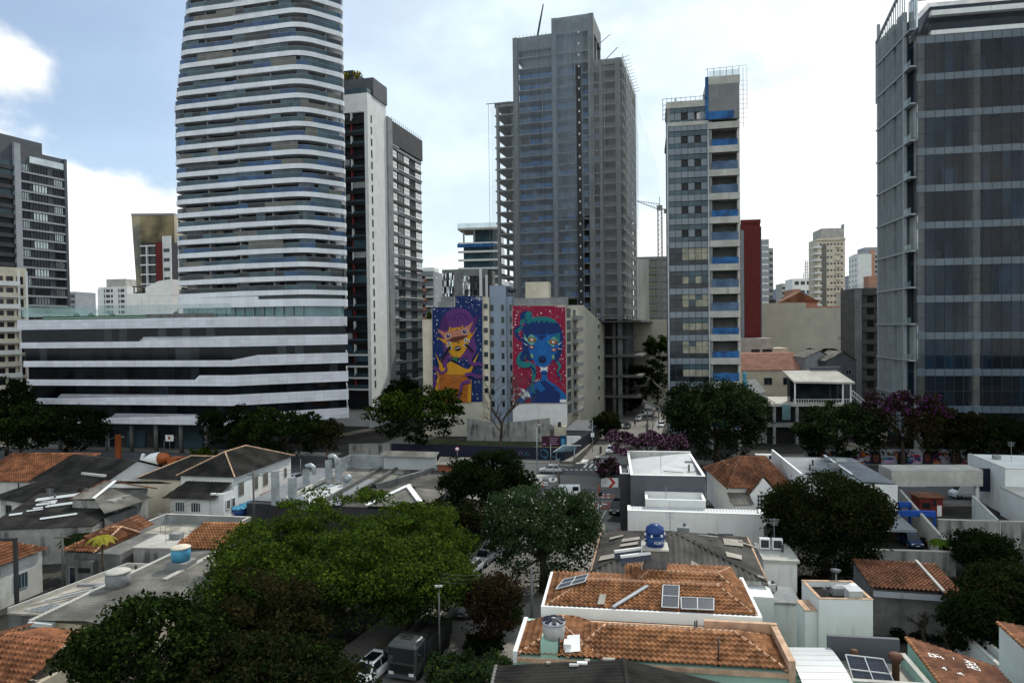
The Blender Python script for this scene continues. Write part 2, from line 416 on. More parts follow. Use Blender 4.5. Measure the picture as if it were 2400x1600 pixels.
        uu = np.where(flat, p[:, 0], (-nn[:, 1] * p[:, 0] + nn[:, 0] * p[:, 1]) / h); vv = np.where(flat, p[:, 1], p[:, 2])
        uv.data.foreach_set('uv', np.stack([uu, vv], 1).astype('f').ravel())
        me.update(); return me
    def build(s, name, mats, parent=None, loc=None, rot=0):
        mats = [mats] if isinstance(mats, str) else mats
        return place(s.mesh(name, mats), name, parent, loc, rot)
def place(me, name, parent=None, loc=None, rot=0):
    o = bpy.data.objects.new(name, me); COL.objects.link(o)
    if parent: o.parent = parent
    if loc is not None: o.location = loc
    if rot: o.rotation_euler = (0, 0, rot)
    return o
def tag(o, label=None, cat=None, group=None, kind=None):
    for k, v in (('label', label), ('category', cat), ('group', group), ('kind', kind)):
        if v: o[k] = v
    return o
def thing(name, label, cat, loc=(0, 0, 0), rot=0, group=None):
    o = bpy.data.objects.new(name, None); COL.objects.link(o); o.empty_display_size = .5
    o.location = loc if len(loc) == 3 else (*loc, 0); o.rotation_euler = (0, 0, R(rot))
    return tag(o, label, cat, group)
KIDS = {}
def copy_tree(o, parent=None):
    c = o.copy(); COL.objects.link(c)
    if parent: c.parent = parent
    for ch in [x for x in COL.objects if x.parent == o]: copy_tree(ch, c)
    return c
def repeat(name, me, parent, spots, most=100, stuffname=None):
    """one part per spot (location, z-rotation); past the limit the rest become one part"""
    for p, r in spots[:most]: place(me, name, parent, p, r)
    rest = spots[most:]
    if rest:
        src_v = [v.co.copy() for v in me.vertices]; mb = MB()
        for p, r in rest:
            M = Matrix.Translation(p) @ Matrix.Rotation(r, 4, 'Z'); o = len(mb.v)
            mb.v += [tuple(M @ v) for v in src_v]
            for f in me.polygons: mb.f.append([i + o for i in f.vertices]); mb.m.append(f.material_index); mb.sm.append(False)
        tag(mb.build(name, [m.name for m in me.materials], parent), kind='stuff')
WCACHE = {}
def winmesh(w, h, frame='frame grey', glass='window glass', sill=False, bars=1, d=.07, rows=1):
    """window facing -y, origin at its lower left corner, standing a little proud of the wall"""
    k = (w, h, frame, glass, sill, bars, d, rows)
    if k not in WCACHE:
        mb = MB(); t = min(.09, w * .08)
        mb.box(0, w, -.02, .02, 0, h, 1)
        mb.box(0, t, -d, -.02, 0, h); mb.box(w - t, w, -d, -.02, 0, h); mb.box(t, w - t, -d, -.02, 0, t); mb.box(t, w - t, -d, -.02, h - t, h)
        for i in range(1, bars + 1): x = w * i / (bars + 1); mb.box(x - t / 3, x + t / 3, -d * .8, -.02, t, h - t)
        for i in range(1, rows): z = h * i / rows; mb.box(t, w - t, -d * .7, -.02, z - t / 3, z + t / 3)
        if sill: mb.box(-.1, w + .1, -d - .12, -.02, -.1, -.003)
        WCACHE[k] = mb.mesh('window', [frame, glass])
    return WCACHE[k]
# a wall of a box-shaped building W x D: spot on it -> location and turn
def onface(face, a, z, W, D):
    if face == 'front': return ((a, 0, z), 0)
    if face == 'right': return ((W, a, z), math.pi / 2)
    if face == 'left': return ((0, D - a, z), -math.pi / 2)
    return ((W - a, D, z), math.pi)
def rounded(pts, r, n=6):
    outp = []; N = len(pts)
    for i in range(N):
        p, a, b = Vector(pts[i]), Vector(pts[i - 1]), Vector(pts[(i + 1) % N]); k = r[i] if hasattr(r, '__len__') else r
        if k <= 0: outp.append(tuple(p)); continue
        da, db = (a - p).normalized(), (b - p).normalized()
        for j in range(n + 1):
            t = j / n; outp.append(tuple(p + da * k * (1 - t) ** 2 + db * k * t ** 2))
    return outp
def inset(pts, d):
    """shrink a counter-clockwise outline by d"""
    N = len(pts); o = []
    for i in range(N):
        p, a, b = Vector(pts[i]), Vector(pts[i - 1]), Vector(pts[(i + 1) % N])
        e1, e2 = (p - a).normalized(), (b - p).normalized()
        n1, n2 = Vector((-e1.y, e1.x)), Vector((-e2.y, e2.x)); m = (n1 + n2)
        if m.length < 1e-6: m = n1
        m.normalize(); o.append(tuple(p + m * (d / max(.35, m.dot(n1)))))
    return o
# ---------------------------------------------------------------- ground, roads
def sheet(name, pts, z, m, kind='structure', th=None):
    mb = MB()
    if th: mb.prism([(p[0], p[1]) for p in pts], z - th, z)
    else: mb.poly([(p[0], p[1], z) for p in pts])
    o = mb.build(name, m); o['kind'] = kind; return o
sheet('ground', [(-1800, -350), (1800, -350), (1800, 2600), (-1800, 2600)], 0, 'yard')
AVN = [(-420, 202), (10, 107.5), (85, 103), (420, 84)]
AVF = [(-420, 231), (13, 135.5), (85, 130), (420, 111)]
sheet('avenue', AVN + AVF[::-1], .012, 'asphalt')
STR = [(-12, 33), (-5, 52), (12.6, 95), (18, 107.2)]; STL = [(-22, 33), (-14, 52), (2.0, 95), (6, 108)]
sheet('street', STL[::1] + STR[::-1], .012, 'street paving')
STR2 = [(24, 135), (41, 197), (74, 310)]; STL2 = [(12.5, 135.6), (27, 188), (60, 310)]
sheet('street', STL2 + STR2[::-1], .012, 'street paving')
sheet('street', [(-35, 147), (-26, 145), (-8, 215), (20, 330), (8, 330), (-18, 215)], .013, 'street paving')
def strip(path, w, side):
    q = []
    for i, p in enumerate(path):
        a, b = path[max(i - 1, 0)], path[min(i + 1, len(path) - 1)]
        dx, dy = b[0] - a[0], b[1] - a[1]; l = math.hypot(dx, dy); q.append((p[0] + side * dy / l * w, p[1] - side * dx / l * w))
    return path + q[::-1] if side > 0 else q + path[::-1]
def walk(path, w, side):
    mb = MB(); p = strip(path, w, side); n = len(path)
    for i in range(n - 1):
        a, b, c, d = p[i], p[i + 1], p[2 * n - 2 - i], p[2 * n - 1 - i]
        mb.prism([a, d, c, b] if (b[0] - a[0]) * (d[1] - a[1]) - (b[1] - a[1]) * (d[0] - a[0]) < 0 else [a, b, c, d], 0, .14)
    o = mb.build('sidewalk', 'sidewalk'); o['kind'] = 'structure'
walk(STR[:3], 3.0, 1); walk(STL[:3], 2.6, -1); walk([(25, 137.5), (41, 197), (74, 310)], 2.6, 1); walk([(11.5, 138), (27, 188), (60, 310)], 2.6, -1)
walk([AVF[0], (-38, 146.8)], 4, -1); walk([(-24, 143.8), (9, 136.6)], 3, -1); walk([(27, 134.6), AVF[2], AVF[3]], 4, -1)
walk([AVN[0], (2, 109.3)], 3, 1); walk([(21, 106.8), AVN[2], AVN[3]], 3, 1)
sheet('lawn', [(-27, 147.5), (10, 141.5), (14, 158), (-20, 170)], .03, 'grass')
sheet('bus_lane', [G(1200, 1128), G(1440, 1130), G(1440, 1146), G(1180, 1143)], .018, 'patched asphalt')
sheet('bus_lane', [G(1270, 1112), G(1410, 1116), G(1405, 1132), G(1250, 1128)], .019, 'patched asphalt')
sheet('bike_lane', [G(1300, 1157), G(1440, 1158), G(1440, 1167), G(1300, 1166)], .019, 'red lane')
sheet('bike_lane', [G(1385, 1176), G(1440, 1176), G(1430, 1194), G(1396, 1194)], .02, 'red lane')
mb = MB()
def mark(*px): mb.poly([(*G(*p), .026) for p in px])
for i in range(9):
    for y in (1157.5, 1164.5):
        x = 1318 + i * 13; mark((x, y + 1.6), (x + 7, y + 1.6), (x + 7, y), (x, y))
for i in range(8): x = 1325 + i * 11.5; mark((x, 1101.5), (x + 6, 1101.5), (x + 6, 1099.8), (x, 1099.8))
for i in range(6): x = 1366 + i * 13; mark((x, 1096), (x + 5.5, 1096), (x + 13, 1086), (x + 8, 1086))
for i in range(3): x = 1366 + i * 16; mark((x, 1186 + i * 4), (x + 6, 1186 + i * 4), (x + 15, 1174 + i * 2), (x + 8, 1174 + i * 2))
mark((1384, 1082.5), (1432, 1082.5), (1432, 1080.8), (1384, 1080.8)); mark((1396, 1071), (1437, 1071), (1437, 1069.6), (1396, 1069.6))
mark((1401, 1183), (1426, 1181.5), (1404, 1178)); mark((1350, 1085.5), (1362, 1085.5), (1362, 1084), (1350, 1084))
mark((1360, 1085), (1375, 1086), (1380, 1077), (1366, 1076.5))
for i in range(4): mark((1256, 1114 + i * 2.6), (1300, 1114 + i * 2.6), (1300, 1113 + i * 2.6), (1256, 1113 + i * 2.6))
for i in range(3): mark((1252, 1130 + i * 3.4), (1284, 1130 + i * 3.4), (1284, 1128.7 + i * 3.4), (1252, 1128.7 + i * 3.4))
mark((1390, 1250), (1393, 1250), (1421, 1196), (1419, 1196)); mark((1240, 1402), (1246, 1402), (1272, 1362), (1268, 1362))
for i in range(14):
    x = -300 + i * 22; y = 119 + (10 - x) * .222; mb.poly([(x, y, .026), (x + 5, y - 1.1, .026), (x + 5, y - .9, .026), (x, y + .2, .026)])
for i in range(14):
    x = 24 + i * 10; y = 117 - (x - 10) * .06; mb.poly([(x, y, .026), (x + 4, y - .24, .026), (x + 4, y - .06, .026), (x, y + .18, .026)])
o = mb.build('road_marking', 'road paint'); o['kind'] = 'structure'
for pts in ([(1240, 1122), (1272, 1122), (1268, 1131), (1240, 1130)], [(1290, 1121), (1304, 1121), (1307, 1126), (1300, 1130), (1288, 1130), (1286, 1125)]):
    q = [G(*p) for p in pts][::-1]; mb = MB().prism(q, 0, .16, 1).prism(inset(q, .45), .1, .175, 0)
    o = mb.build('traffic_island', ['patched asphalt', 'road paint']); o['kind'] = 'structure'
# ================================================================ white banded tower on its podium
rw = random.Random(3)
WC = Vector((-46.2, 156)); WL = Vector((-.9755, .2200)); WR = Vector((.768, .640))
s_left = reach(WC, WL, 400, 640); s_right = reach(WC, WR, 814, 640); jog = reach(WC, WL, 558, 400)
PW = thing('podium_building', 'low white banded office podium with dark ribbon windows and stepped stripes under the balcony tower', 'office building', (-61, 150, 0))
TW = thing('residential_tower', 'tall rounded tower wrapped in white balcony bands rising from the striped podium', 'tower', (WC.x, WC.y, 0))
def tower_plan(k):
    cut = max(0, k - 14) * .50
    L = WC + WL * (s_left - cut); C = WC; Rt = WC + WR * s_right; b = Vector((.2200, .9755)) * 22
    Lb = L + b; Rb = Rt + Vector((-.245, .97)) * 20
    return [tuple(L - WC), (WL * (jog + .9)).to_tuple(), (WL * jog).to_tuple(), (0, 0), tuple(Rt - WC), tuple(Rb - WC), tuple(Lb - WC)]
def jz(p, low=-.32):
    t = Vector(p[:2]).dot(WL) - .55 * 0
    return low * min(1, max(0, (t - jog) / .9))
DZ = 3.155; Z0 = 36.2
def resample(path, step):
    o = [path[0]]
    for a, b in zip(path, path[1:]):
        l = math.dist(a, b); n = max(1, int(round(l / step)))
        o += [(a[0] + (b[0] - a[0]) * i / n, a[1] + (b[1] - a[1]) * i / n) for i in range(1, n + 1)]
    return o
for k in range(0, 26):
    pl = tower_plan(k); zt = Z0 + DZ * k
    q = rounded(pl, [4.5, 0, 0, 3.4, 1.4, 1, 3], 7)
    dz = [jz(p) for p in q]
    MB().prism(q, [zt - 1.08 + d for d in dz], [zt + d for d in dz]).build('balcony_band', 'white panel', TW)
    i = inset(q, .12); n = len(q)
    a = 8 + 2 + 8 + 8
    path = i[-4:] + i[:a]
    path = resample(path, 2.2)
    mb = MB(); run = 0; mi = 0; gl = 9
    for j, (p, r) in enumerate(zip(path, path[1:])):
        if run <= 0:
            run = rw.choice((1, 2, 3, 4)); mi = rw.choices((0, 1, 2, 3), (.36 if k > 6 else .18, .38, .14, .12 if k > 6 else .32))[0]
            gl = rw.random()
        run -= 1
        z1 = (jz(p) + jz(r)) / 2
        mb.wall([p, r], zt + z1, zt + z1 + 1.05, .06, mi)
        mb.wall([p, r], zt + z1 + 1.05, zt + z1 + 1.11, .09, 4)
        if gl < .36: mb.wall([p, r], zt + z1 + 1.11, zt + DZ - 1.30 + z1, .05, mi if mi else 1)
        if gl < .36 and rw.random() < .5: mb.wall([p, (p[0] + (r[0] - p[0]) * .05, p[1] + (r[1] - p[1]) * .05)], zt + z1 + 1.0, zt + DZ - 1.3 + z1, .12, 4)
    mb.build('balcony_glazing', ['blue glass', 'grey glass', 'olive glass', 'window glass', 'frame grey'], TW)
for k in range(0, 26):
    core = inset(tower_plan(k), 2.5); mb = MB(); z = Z0 + DZ * k
    for a, b in zip(core, core[1:] + core[:1]):
        pts = resample([a, b], 2.4)
        for p, r in zip(pts, pts[1:]): mb.wall([p, r], z + .02, z + DZ - 1.32, .15, rw.choices((0, 1, 2, 3, 4), (4, 3, 1.2, .6, 1.2))[0])
    mb.build('recessed_wall', ['window glass', 'charcoal', 'grey glass', 'beige paint', 'dark grey paint'], TW)
MB().prism(inset([tower_plan(0)[i] for i in (0, 3, 4, 5, 6)], 3.4), 30, Z0 + DZ * 26, 0).build('tower_core', 'charcoal', TW)
for px in (486, 558, 636, 770):
    d = WL if px < 720 else WR
    s0 = reach(WC, d, px, 400); p = d * s0; nrm = Vector((.22, .9755)) if px < 720 else Vector((-.64, .768))
    mb = MB(); top = Z0 + DZ * (16 if px < 450 else 26)
    a, b = p + nrm * .35, p + nrm * 2.5; h = Vector(d) * .12
    mb.prism([(a - h).to_tuple(), (b - h).to_tuple(), (b + h).to_tuple(), (a + h).to_tuple()], Z0, top); mb.build('balcony_divider', 'concrete', TW)
q = rounded(tower_plan(0), [4.5, 0, 0, 3.4, 1.4, 1, 3], 7)
MB().prism(q, 32.5, 34.2).build('lower_band', 'white panel', TW)
s2 = reach(WC, WL, 592, 700); s3 = reach(WC, WL, 604, 700)
lp = [tuple(WL * (s_left - .0)), tuple(WL * s3), (WL * s3 + Vector((.22, .9755)) * 20).to_tuple(), (WL * s_left + Vector((.22, .9755)) * 20).to_tuple()]
MB().prism(rounded(lp, [4.5, 0, 0, 3], 7), 34.2, 34.9).build('lower_band', 'white panel', TW)
MB().prism(inset(q, .5), 34.2, 34.9).build('slot_window', 'window glass', TW)
MB().prism(inset(q, .9), 30.1, 32.5).build('lobby_glazing', 'teal glass', TW)
for j in range(14):
    p = WL * (s_left * (j + .5) / 14) + Vector((.22, .9755)) * .6; MB().box(-.12, .12, -.12, .12, 30.1, 32.5).build('lobby_mullion', 'frame grey', TW, (p.x, p.y, 0))
# podium
PC = Vector((-61, 150)); PL = Vector((-.9833, .1821)); PR = (Vector((-38, 161)) - PC).normalized()
def podium_plan(z, d=0):
    t = (30.1 - z) / 20
    xl = 37 + 32 * t
    L = PC + PL * reach(PC, PL, xl, 760); Rt = PC + PR * reach(PC, PR, 816, 860)
    back = Vector((.19, .98)) * 27; br = Vector((-.25, .97)) * 22
    q = [(L - PC).to_tuple(), (0, 0), (Rt - PC).to_tuple(), (Rt + br - PC).to_tuple(), (L + back - PC).to_tuple()]
    return q
def podium_band(zb, tl, tr, jx, name='white_band'):
    q = podium_plan(zb + 1); L, C, Rt, B1, B2 = q
    if jx is None:
        MB().prism(rounded(q, [.3, 1.5, 2.5, 1, 1], 4), zb, zb + tr).build(name, 'podium panel', PW); return
    d = PL if jx < 537 else PR
    s = reach(PC, d, jx, 850); s_ = 1.15
    j0 = (d * s); j1 = (d * (s + (s_ if jx >= 537 else -s_)))
    pts = [L] + ([j0.to_tuple(), j1.to_tuple(), C] if jx < 537 else [C, j0.to_tuple(), j1.to_tuple()]) + [Rt, B1, B2]
    hi = [tl] + ([tl, tr, tr] if jx < 537 else [tl, tl, tr]) + [tr, tr, tl]
    MB().prism(pts, zb, [zb + h for h in hi]).build(name, 'podium panel', PW)
podium_band(27.9, 2.2, 2.2, None)
for i, jx in enumerate((327, 592, 460, 131, 257)): podium_band(27.9 - 4.27 * (i + 1), 1.35, 2.35, jx)
for i in range(5):
    zb = 27.9 - 4.27 * (i + 1); q = inset(podium_plan(zb + 3), .45); mb = MB()
    path = resample([q[-1], q[0], q[1], q[2], q[3]], 1.95)
    for p, r in zip(path, path[1:]): mb.wall([p, r], zb + 1.2, zb + 4.4, .1, 0 if rw.random() < .86 else 1)
    mb.build('ribbon_window', ['dark glass', 'window glass'], PW)
    for j in range(7):
        p = PL * (52 * (j + .6) / 7) + Vector((.19, .98)) * 1.2
        MB().box(-.3, .3, -.3, .3, 0, 4.27).build('inner_column', 'grey paint', PW, (p.x, p.y, zb))
q = podium_plan(6)
MB().prism(inset(q, 6), 0, 6.6).build('ground_floor_wall', 'charcoal', PW)
for j in range(9):
    p = PL * (50 * j / 8 + 1) + Vector((.19, .98)) * 1.4; MB().lathe([(.45, 0), (.45, 6.6)], (p.x, p.y, 0), 12).build('ground_floor_column', 'dark concrete', PW)
for j in range(6):
    p = PL * (4 + 44 * j / 6) + Vector((.19, .98)) * 5.8
    MB().prism([(p + PL * 5).to_tuple(), p.to_tuple(), (p + Vector((.19, .98)) * .2).to_tuple(), (p + PL * 5 + Vector((.19, .98)) * .2).to_tuple()], .3, 4.2).build('shopfront', 'grey glass' if j % 2 else 'window glass', PW)
q = inset(podium_plan(30), .15)
a = Vector(q[0]); b = Vector(q[1]); s = (b - a)
e = a + s * .62
for z0, z1, m in ((30.1, 30.42, 'terrace green'), (30.42, 30.52, 'white paint'), (30.52, 30.85, 'terrace green')):
    MB().wall([(a + s * .13).to_tuple(), e.to_tuple()], z0, z1, .4).build('terrace_edge', m, PW)
MB().wall([(e).to_tuple(), (a + s * .92).to_tuple()], 30.1, 31.0, .5).build('terrace_planter', 'grey wall', PW)
q2 = inset(podium_plan(30), .8)
MB().wall([q2[-1], q2[0], q2[1]], 30.85, 33.1, .05).build('glass_balustrade', 'clear glass', PW)
MB().prism(inset(podium_plan(30), 1.2), 30.1, 30.25).build('terrace_floor', 'roof concrete', PW)
mb = MB()
for x, y, h in ((-42, 14, 1.3), (-38, 13, .9), (-33, 13, 1.4), (-12, 9, 1.1), (-16, 9, 1.5)): mb.lathe([(.3, 0), (.9, .5), (.6, 1.1), (.1, 1.5)], (x, y, 30.25), 7)
mb.build('terrace_shrub', 'leaf mid', PW)
p = AT(281, 1030, 148); MB().box(p.x - .5, p.x + .5, 147, 147.6, 0, 5.2).build('sign_totem', 'orange paint', PW, (61, -150, 0))

# ================================================================ generic boxed building
def block(name, label, cat, loc, rot, W, D, H, wall, wins=(), parapet=.8, roof='roof concrete', slabs=None, extra=None, group=None, most=100):
    t = thing(name, label, cat, loc, rot, group)
    mb = MB().box(0, W, 0, D, 0, H)
    mb.build('wall', wall, t)
    if parapet:
        m2 = MB(); w = .25
        for x0, x1, y0, y1 in ((-.03, W + .03, -.03, w), (-.03, W + .03, D - w, D + .03), (-.03, w, w, D - w), (W - w, W + .03, w, D - w)): m2.box(x0, x1, y0, y1, H, H + parapet)
        m2.build('parapet', wall, t)
    left = most
    for w in wins:
        me = winmesh(w['w'], w['h'], w.get('frame', 'frame grey'), w.get('glass', 'window glass'), w.get('sill', False), w.get('bars', 1), w.get('d', .07), w.get('rows_', 1))
        sp = []
        for r in range(w['rows']):
            for c in range(w['cols']):
                if w.get('skip', 0) and rnd.random() < w['skip']: continue
                sp.append(onface(w['face'], w['x0'] + c * w['dx'], w['z0'] + r * w['dz'], W, D))
        sp.sort(key=lambda q: -q[0][2])
        repeat('window', me, t, [(Vector(p), r) for p, r in sp], max(0, left)); left -= len(sp)
    if slabs:
        for z in slabs['z']:
            m2 = MB(); e = slabs['out']; f = slabs.get('faces', ('front', 'right', 'left'))
            if 'front' in f: m2.box(slabs.get('x0', 0) - .02, slabs.get('x1', W), -e, -.003, z, z + slabs['t'])
            if 'right' in f: m2.box(W + .003, W + e, slabs.get('y0', 0), slabs.get('y1', D), z, z + slabs['t'])
            if 'left' in f: m2.box(-e, -.003, 0, D, z, z + slabs['t'])
            m2.build(slabs.get('name', 'floor_band'), slabs['mat'], t)
    if extra: extra(t, W, D, H)
    return t
def bb(px0, px1, py, Y, rot):
    """origin, width, height of a far building from its outline in the photo"""
    a = AT(px0, 768, Y); d = dirv(rot); W = reach(a, d, px1)
    return (a.x, a.y, 0), W, AT((px0 + px1) / 2, py, Y + d[1] * W / 2).z

# ================================================================ white apartment block with black balconies
rot = -15; d = Vector(dirv(rot)); v = Vector((-d.y, d.x))
cor = AT(865, 500, 190).xy; BW = 17.0; o = cor - d * BW
BD = reach(cor, v, 986, 300); yw = reach(cor, v, 905, 300); yf = reach(cor, v, 916, 300)
zt = AT(865, 217, 190).z
TB = thing('apartment_tower', 'white apartment tower with black balconies and dark red dividers beside the banded tower', 'apartment tower', (*o, 0), rot)
MB().box(0, BW, 1.6, yw, 0, zt).build('wall', 'white paint', TB)
MB().box(0, BW - 1.0, .9, 1.6, 5, zt - 5).build('balcony_recess_wall', 'black', TB)
MB().box(BW - 1.0, BW, 0, 1.6, 0, zt).build('corner_pier', 'white paint', TB)
MB().box(0, BW - 1.0, 0, 1.6, zt - 5, zt).build('top_band', 'white paint', TB)
MB().box(BW - 1.2, BW + .5, yw, yf, 0, zt - 3).build('side_fin', 'concrete', TB)
MB().box(0, BW - .2, yf, BD, 0, zt - 5.5).build('rear_wall', 'charcoal', TB)
MB().box(0, BW + .4, yf, BD + .3, zt - 10, zt - 3.4).build('rear_crown', 'charcoal', TB)
mb = MB()
for i in range(16): y = yf + (BD - yf) * i / 15.5; mb.box(BW + .1, BW + .25, y, y + .2, zt - 3.4, zt - 2.2)
mb.build('roof_railing', 'white paint', TB)
MB().box(0, BW + .3, 3.2, yw + .3, zt + .02, zt + 5.2).build('penthouse', 'dark grey paint', TB)
MB().wall([(0, .1), (BW - .1, .1), (BW - .1, 3.2)], zt, zt + 1.4, .06).build('roof_balustrade', 'grey glass', TB)
MB().box(2, BW - 6, 3.6, yw + 6, zt + 5.2, zt + 8).build('penthouse', 'charcoal', TB)
FB = 3.18
for k in range(24):
    z = zt - 5 - FB * (k + 1)
    if z < 8: break
    low = z < 21
    mb = MB().box(0, BW - 1.0, 0, .9, z, z + (1.0 if not low else .5), 0).box(0, BW - 1.05, .03, .09, z + (1.0 if not low else .5), z + 1.55, 1 if k % 3 else 2)
    mb.build('balcony', ['black' if not low else 'white paint', 'grey glass', 'window glass'], TB)
    MB().box(BW - 5.2, BW - 4.9, .02, .9, z + 1.0, z + FB).build('balcony_divider', 'oxide red' if k % 2 else 'white paint', TB)
    MB().box(BW - 9.7, BW - 9.4, .02, .9, z + 1.0, z + FB).build('balcony_divider', 'oxide red', TB)
    if rw.random() < .55:
        x = rw.choice((BW - 9.3, BW - 4.8)); MB().box(x, x + 3.6, .1, .16, z + 1.55, z + FB).build('balcony_glazing', rw.choice(('grey glass', 'bright glass', 'window glass')), TB)
    place(winmesh(.8, 2.0, 'frame grey', 'window glass', bars=0), 'window', TB, (BW, 1.8, z + .6), math.pi / 2)
    dp = BD - yf
    for a, w in ((.02, .17), (.40, .19), (.79, .2)):
        place(winmesh(round(w * dp, 2), 2.3, 'steel dark', 'bright glass', bars=0, rows=2), 'window', TB, (BW - .2, yf + a * dp, z - 2.2), math.pi / 2)
    place(winmesh(round(.17 * dp, 2), 2.2, 'steel dark', 'grey glass' if k % 3 == 0 else 'window glass', bars=1), 'window', TB, (BW - .2, yf + .21 * dp, z - 2.2), math.pi / 2)
    MB().box(BW - .2, BW + .22, yf + .0 * dp, yf + .985 * dp, z + .15, z + .95).build('spandrel', ('charcoal', 'frame grey')[k % 2], TB)
    if k % 2: MB().box(BW - .2, BW + .5, yf + (.0 if k % 4 == 1 else .2) * dp, yf + (.2 if k % 4 == 1 else 1.0) * dp, z + .97, z + 1.15).build('slab_edge', 'white paint', TB)
for i, x in enumerate((3, 6.5, 9, 12)):
    mb = MB()
    for j in range(7):
        a = j * .9; mb.tube([(x, 1.7, zt + 5.2), (x + math.cos(a) * 1.0, 1.7 + math.sin(a), zt + 6.5 + .3 * i % 1), (x + math.cos(a) * 2, 1.7 + math.sin(a) * 1.7, zt + 6.0)], [.22, .3, .05], 4)
    mb.build('roof_palm', 'leaf yellow', TB, (0, 2.2, 0))

# ================================================================ netted concrete tower under construction
rot = -16.5; d = Vector(dirv(rot)); v = Vector((-d.y, d.x)); CC = AT(1461, 500, 205).xy
def cx(px, py=500): return CW - reach(CC, -d, px, py)
CW = reach(CC, -d, 1163, 500); CD = reach(CC, v, 1491, 500)
TC = thing('unfinished_tower', 'tall bare concrete tower under construction, draped in grey safety nets with blue tarpaulins', 'construction tower', (*(CC - d * CW), 0), rot)
xm, xa, xb, xc = cx(1213), cx(1303), cx(1389), cx(1411)
zw, zl, zc, zr = 96.5, 115.6, 119.9, 105.9
FC = 3.33; zs = [75.9 + FC * k for k in range(-14, 12)]
for z in zs:
    top = zr if z > zw - 2 else zw
    x0 = 0 if z < zw else xm
    mb = MB()
    if z < zr - 1: mb.box(x0, CW, -.4, CD, z, z + .34)
    elif z < zl - 4: mb.box(xm, xb, -.2, 14, z, z + .34)
    else: continue
    mb.build('floor_slab', 'concrete', TC)
for x, w, z1 in ((xm, 1.5, zl), (xa, 1.3, zc), (xb, 1.6, zc), (xc, 1.0, zr), (CW - 1.3, 1.2, zr), (.9, .7, zw)):
    MB().box(x - w / 2, x + w / 2, -.7, .8, 0, z1).build('column', 'site concrete', TC)
for y in (8, 15, 22, CD - .6):
    MB().box(CW - .9, CW + .15, y - .5, y + .5, 0, zr).build('column', 'site concrete', TC)
    MB().box(1.0, 1.7, y - .4, y + .4, 0, zw).build('column', 'site concrete', TC)
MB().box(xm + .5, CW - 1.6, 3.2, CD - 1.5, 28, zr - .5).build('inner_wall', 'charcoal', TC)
MB().box(xm - 2.0, xm + 1, 1.2, 12, 28, zw).build('stair_wall', 'site concrete', TC)
MB().box(xm - .6, xa, -.3, 13, zl - 4.2, zl).build('crown_beam', 'site concrete', TC)
MB().box(xm + 1.8, xa - .3, 1.0, 2, zr, zl - 4.2).build('crown_wall', 'site concrete', TC)
MB().box(xa - .5, xb + .6, -.5, 15, zc - 5.0, zc).build('crown_beam', 'site concrete', TC)
MB().box(xa, xb - .5, 1.6, 3, zr, zc - 5).build('crown_wall', 'site concrete', TC)
for x, y in ((xa, 14.4), (xb, 14.4), (xb, 7)): MB().box(x - .5, x + .5, y - .5, y + .5, zr, zc - 5).build('column', 'site concrete', TC)
MB().box(xb + .6, CW, -.4, CD, zr - 1.6, zr).build('roof_beam', 'site concrete', TC)
MB().box(0, xm, -.4, CD, zw - 1.3, zw).build('roof_beam', 'site concrete', TC)
for k, z in enumerate(zs[:-3]):
    mb = MB(); x = xm + 1.2
    while x < xb - 1.2:
        L = rw.uniform(2, 5); x1 = min(x + L, xb - 1.2)
        if rw.random() < .86 and not (xa - .8 < x < xa + .8):
            h0, h1 = rw.uniform(.9, 1.5), rw.uniform(.9, 1.5)
            mb.prism([(x, -.5), (x1, -.5), (x1, -.46), (x, -.46)], z + .36, [z + .36 + h0, z + .36 + h1, z + .36 + h1, z + .36 + h0], 0 if rw.random() < .5 else 1)
        x = x1
    if k % 2 == 0 or rw.random() < .5: mb.prism([(xb + .9, -.5), (xc - .4, -.5), (xc - .4, -.45), (xb + .9, -.45)], z + .36, z + 1.7, 0)
    mb.build('safety_tarp', ['faded tarp', 'blue tarp'], TC)
    mb = MB(); x = xm + 1.4
    while x < CW - 2.5:
        w = rw.uniform(1.2, 2.4)
        if rw.random() < .38: mb.box(x, x + w, 2.9, 3.15, z + .4, z + FC * rw.choice((.75, .99)), rw.choice((0, 0, 1)))
        x += w + rw.uniform(.2, 1.2)
    mb.build('infill_wall', ['brown wood', 'concrete'], TC)
    mb = MB().box(CW - .2, CW - .1, .8, CD - .6, z + .36, z + 1.4, 0).box(xc + .6, CW - 2, -.35, -.25, z + .36, z + 1.35, 0)
    mb.build('edge_board', 'dark concrete', TC)
    if z < zw - 3 and rw.random() < .75: MB().box(.3, .4, .5, rw.uniform(5, CD - 2), z + .36, z + rw.uniform(1.2, 2.0)).build('edge_board', 'dark concrete', TC)
mb = MB(); xh = cx(1363)
mb.box(xh - .9, xh + .5, -1.6, -.75, 29, zr - 1, 0)
for z in zs: mb.box(xh - .25, xh + .1, -1.68, -1.61, z + 1.5, z + 2.1, 1)
mb.build('hoist_mast', ['black', 'white paint'], TC)
MB().wall([(xm - .4, -1.1), (xa, -1.2), (xh + 1, -1.1)], 30, zl - .5, .03).build('safety_net', 'net', TC)
MB().wall([(xa - .3, -1.5), (xb - .1, -1.5)], 60, zc - .5, .03).build('safety_net', 'net', TC)
MB().wall([(xb + .8, -1.2), (CW + .7, -1.2), (CW + .7, CD)], 30, zr - .2, .03).build('safety_net', 'dense net', TC)
MB().prism([(CW + .8, 2), (CW + 1.0, 2), (CW + 1.0, CD), (CW + .8, CD)], 60, [zr - 2, zr - 2, zr - 14, zr - 14]).build('safety_net', 'net', TC)
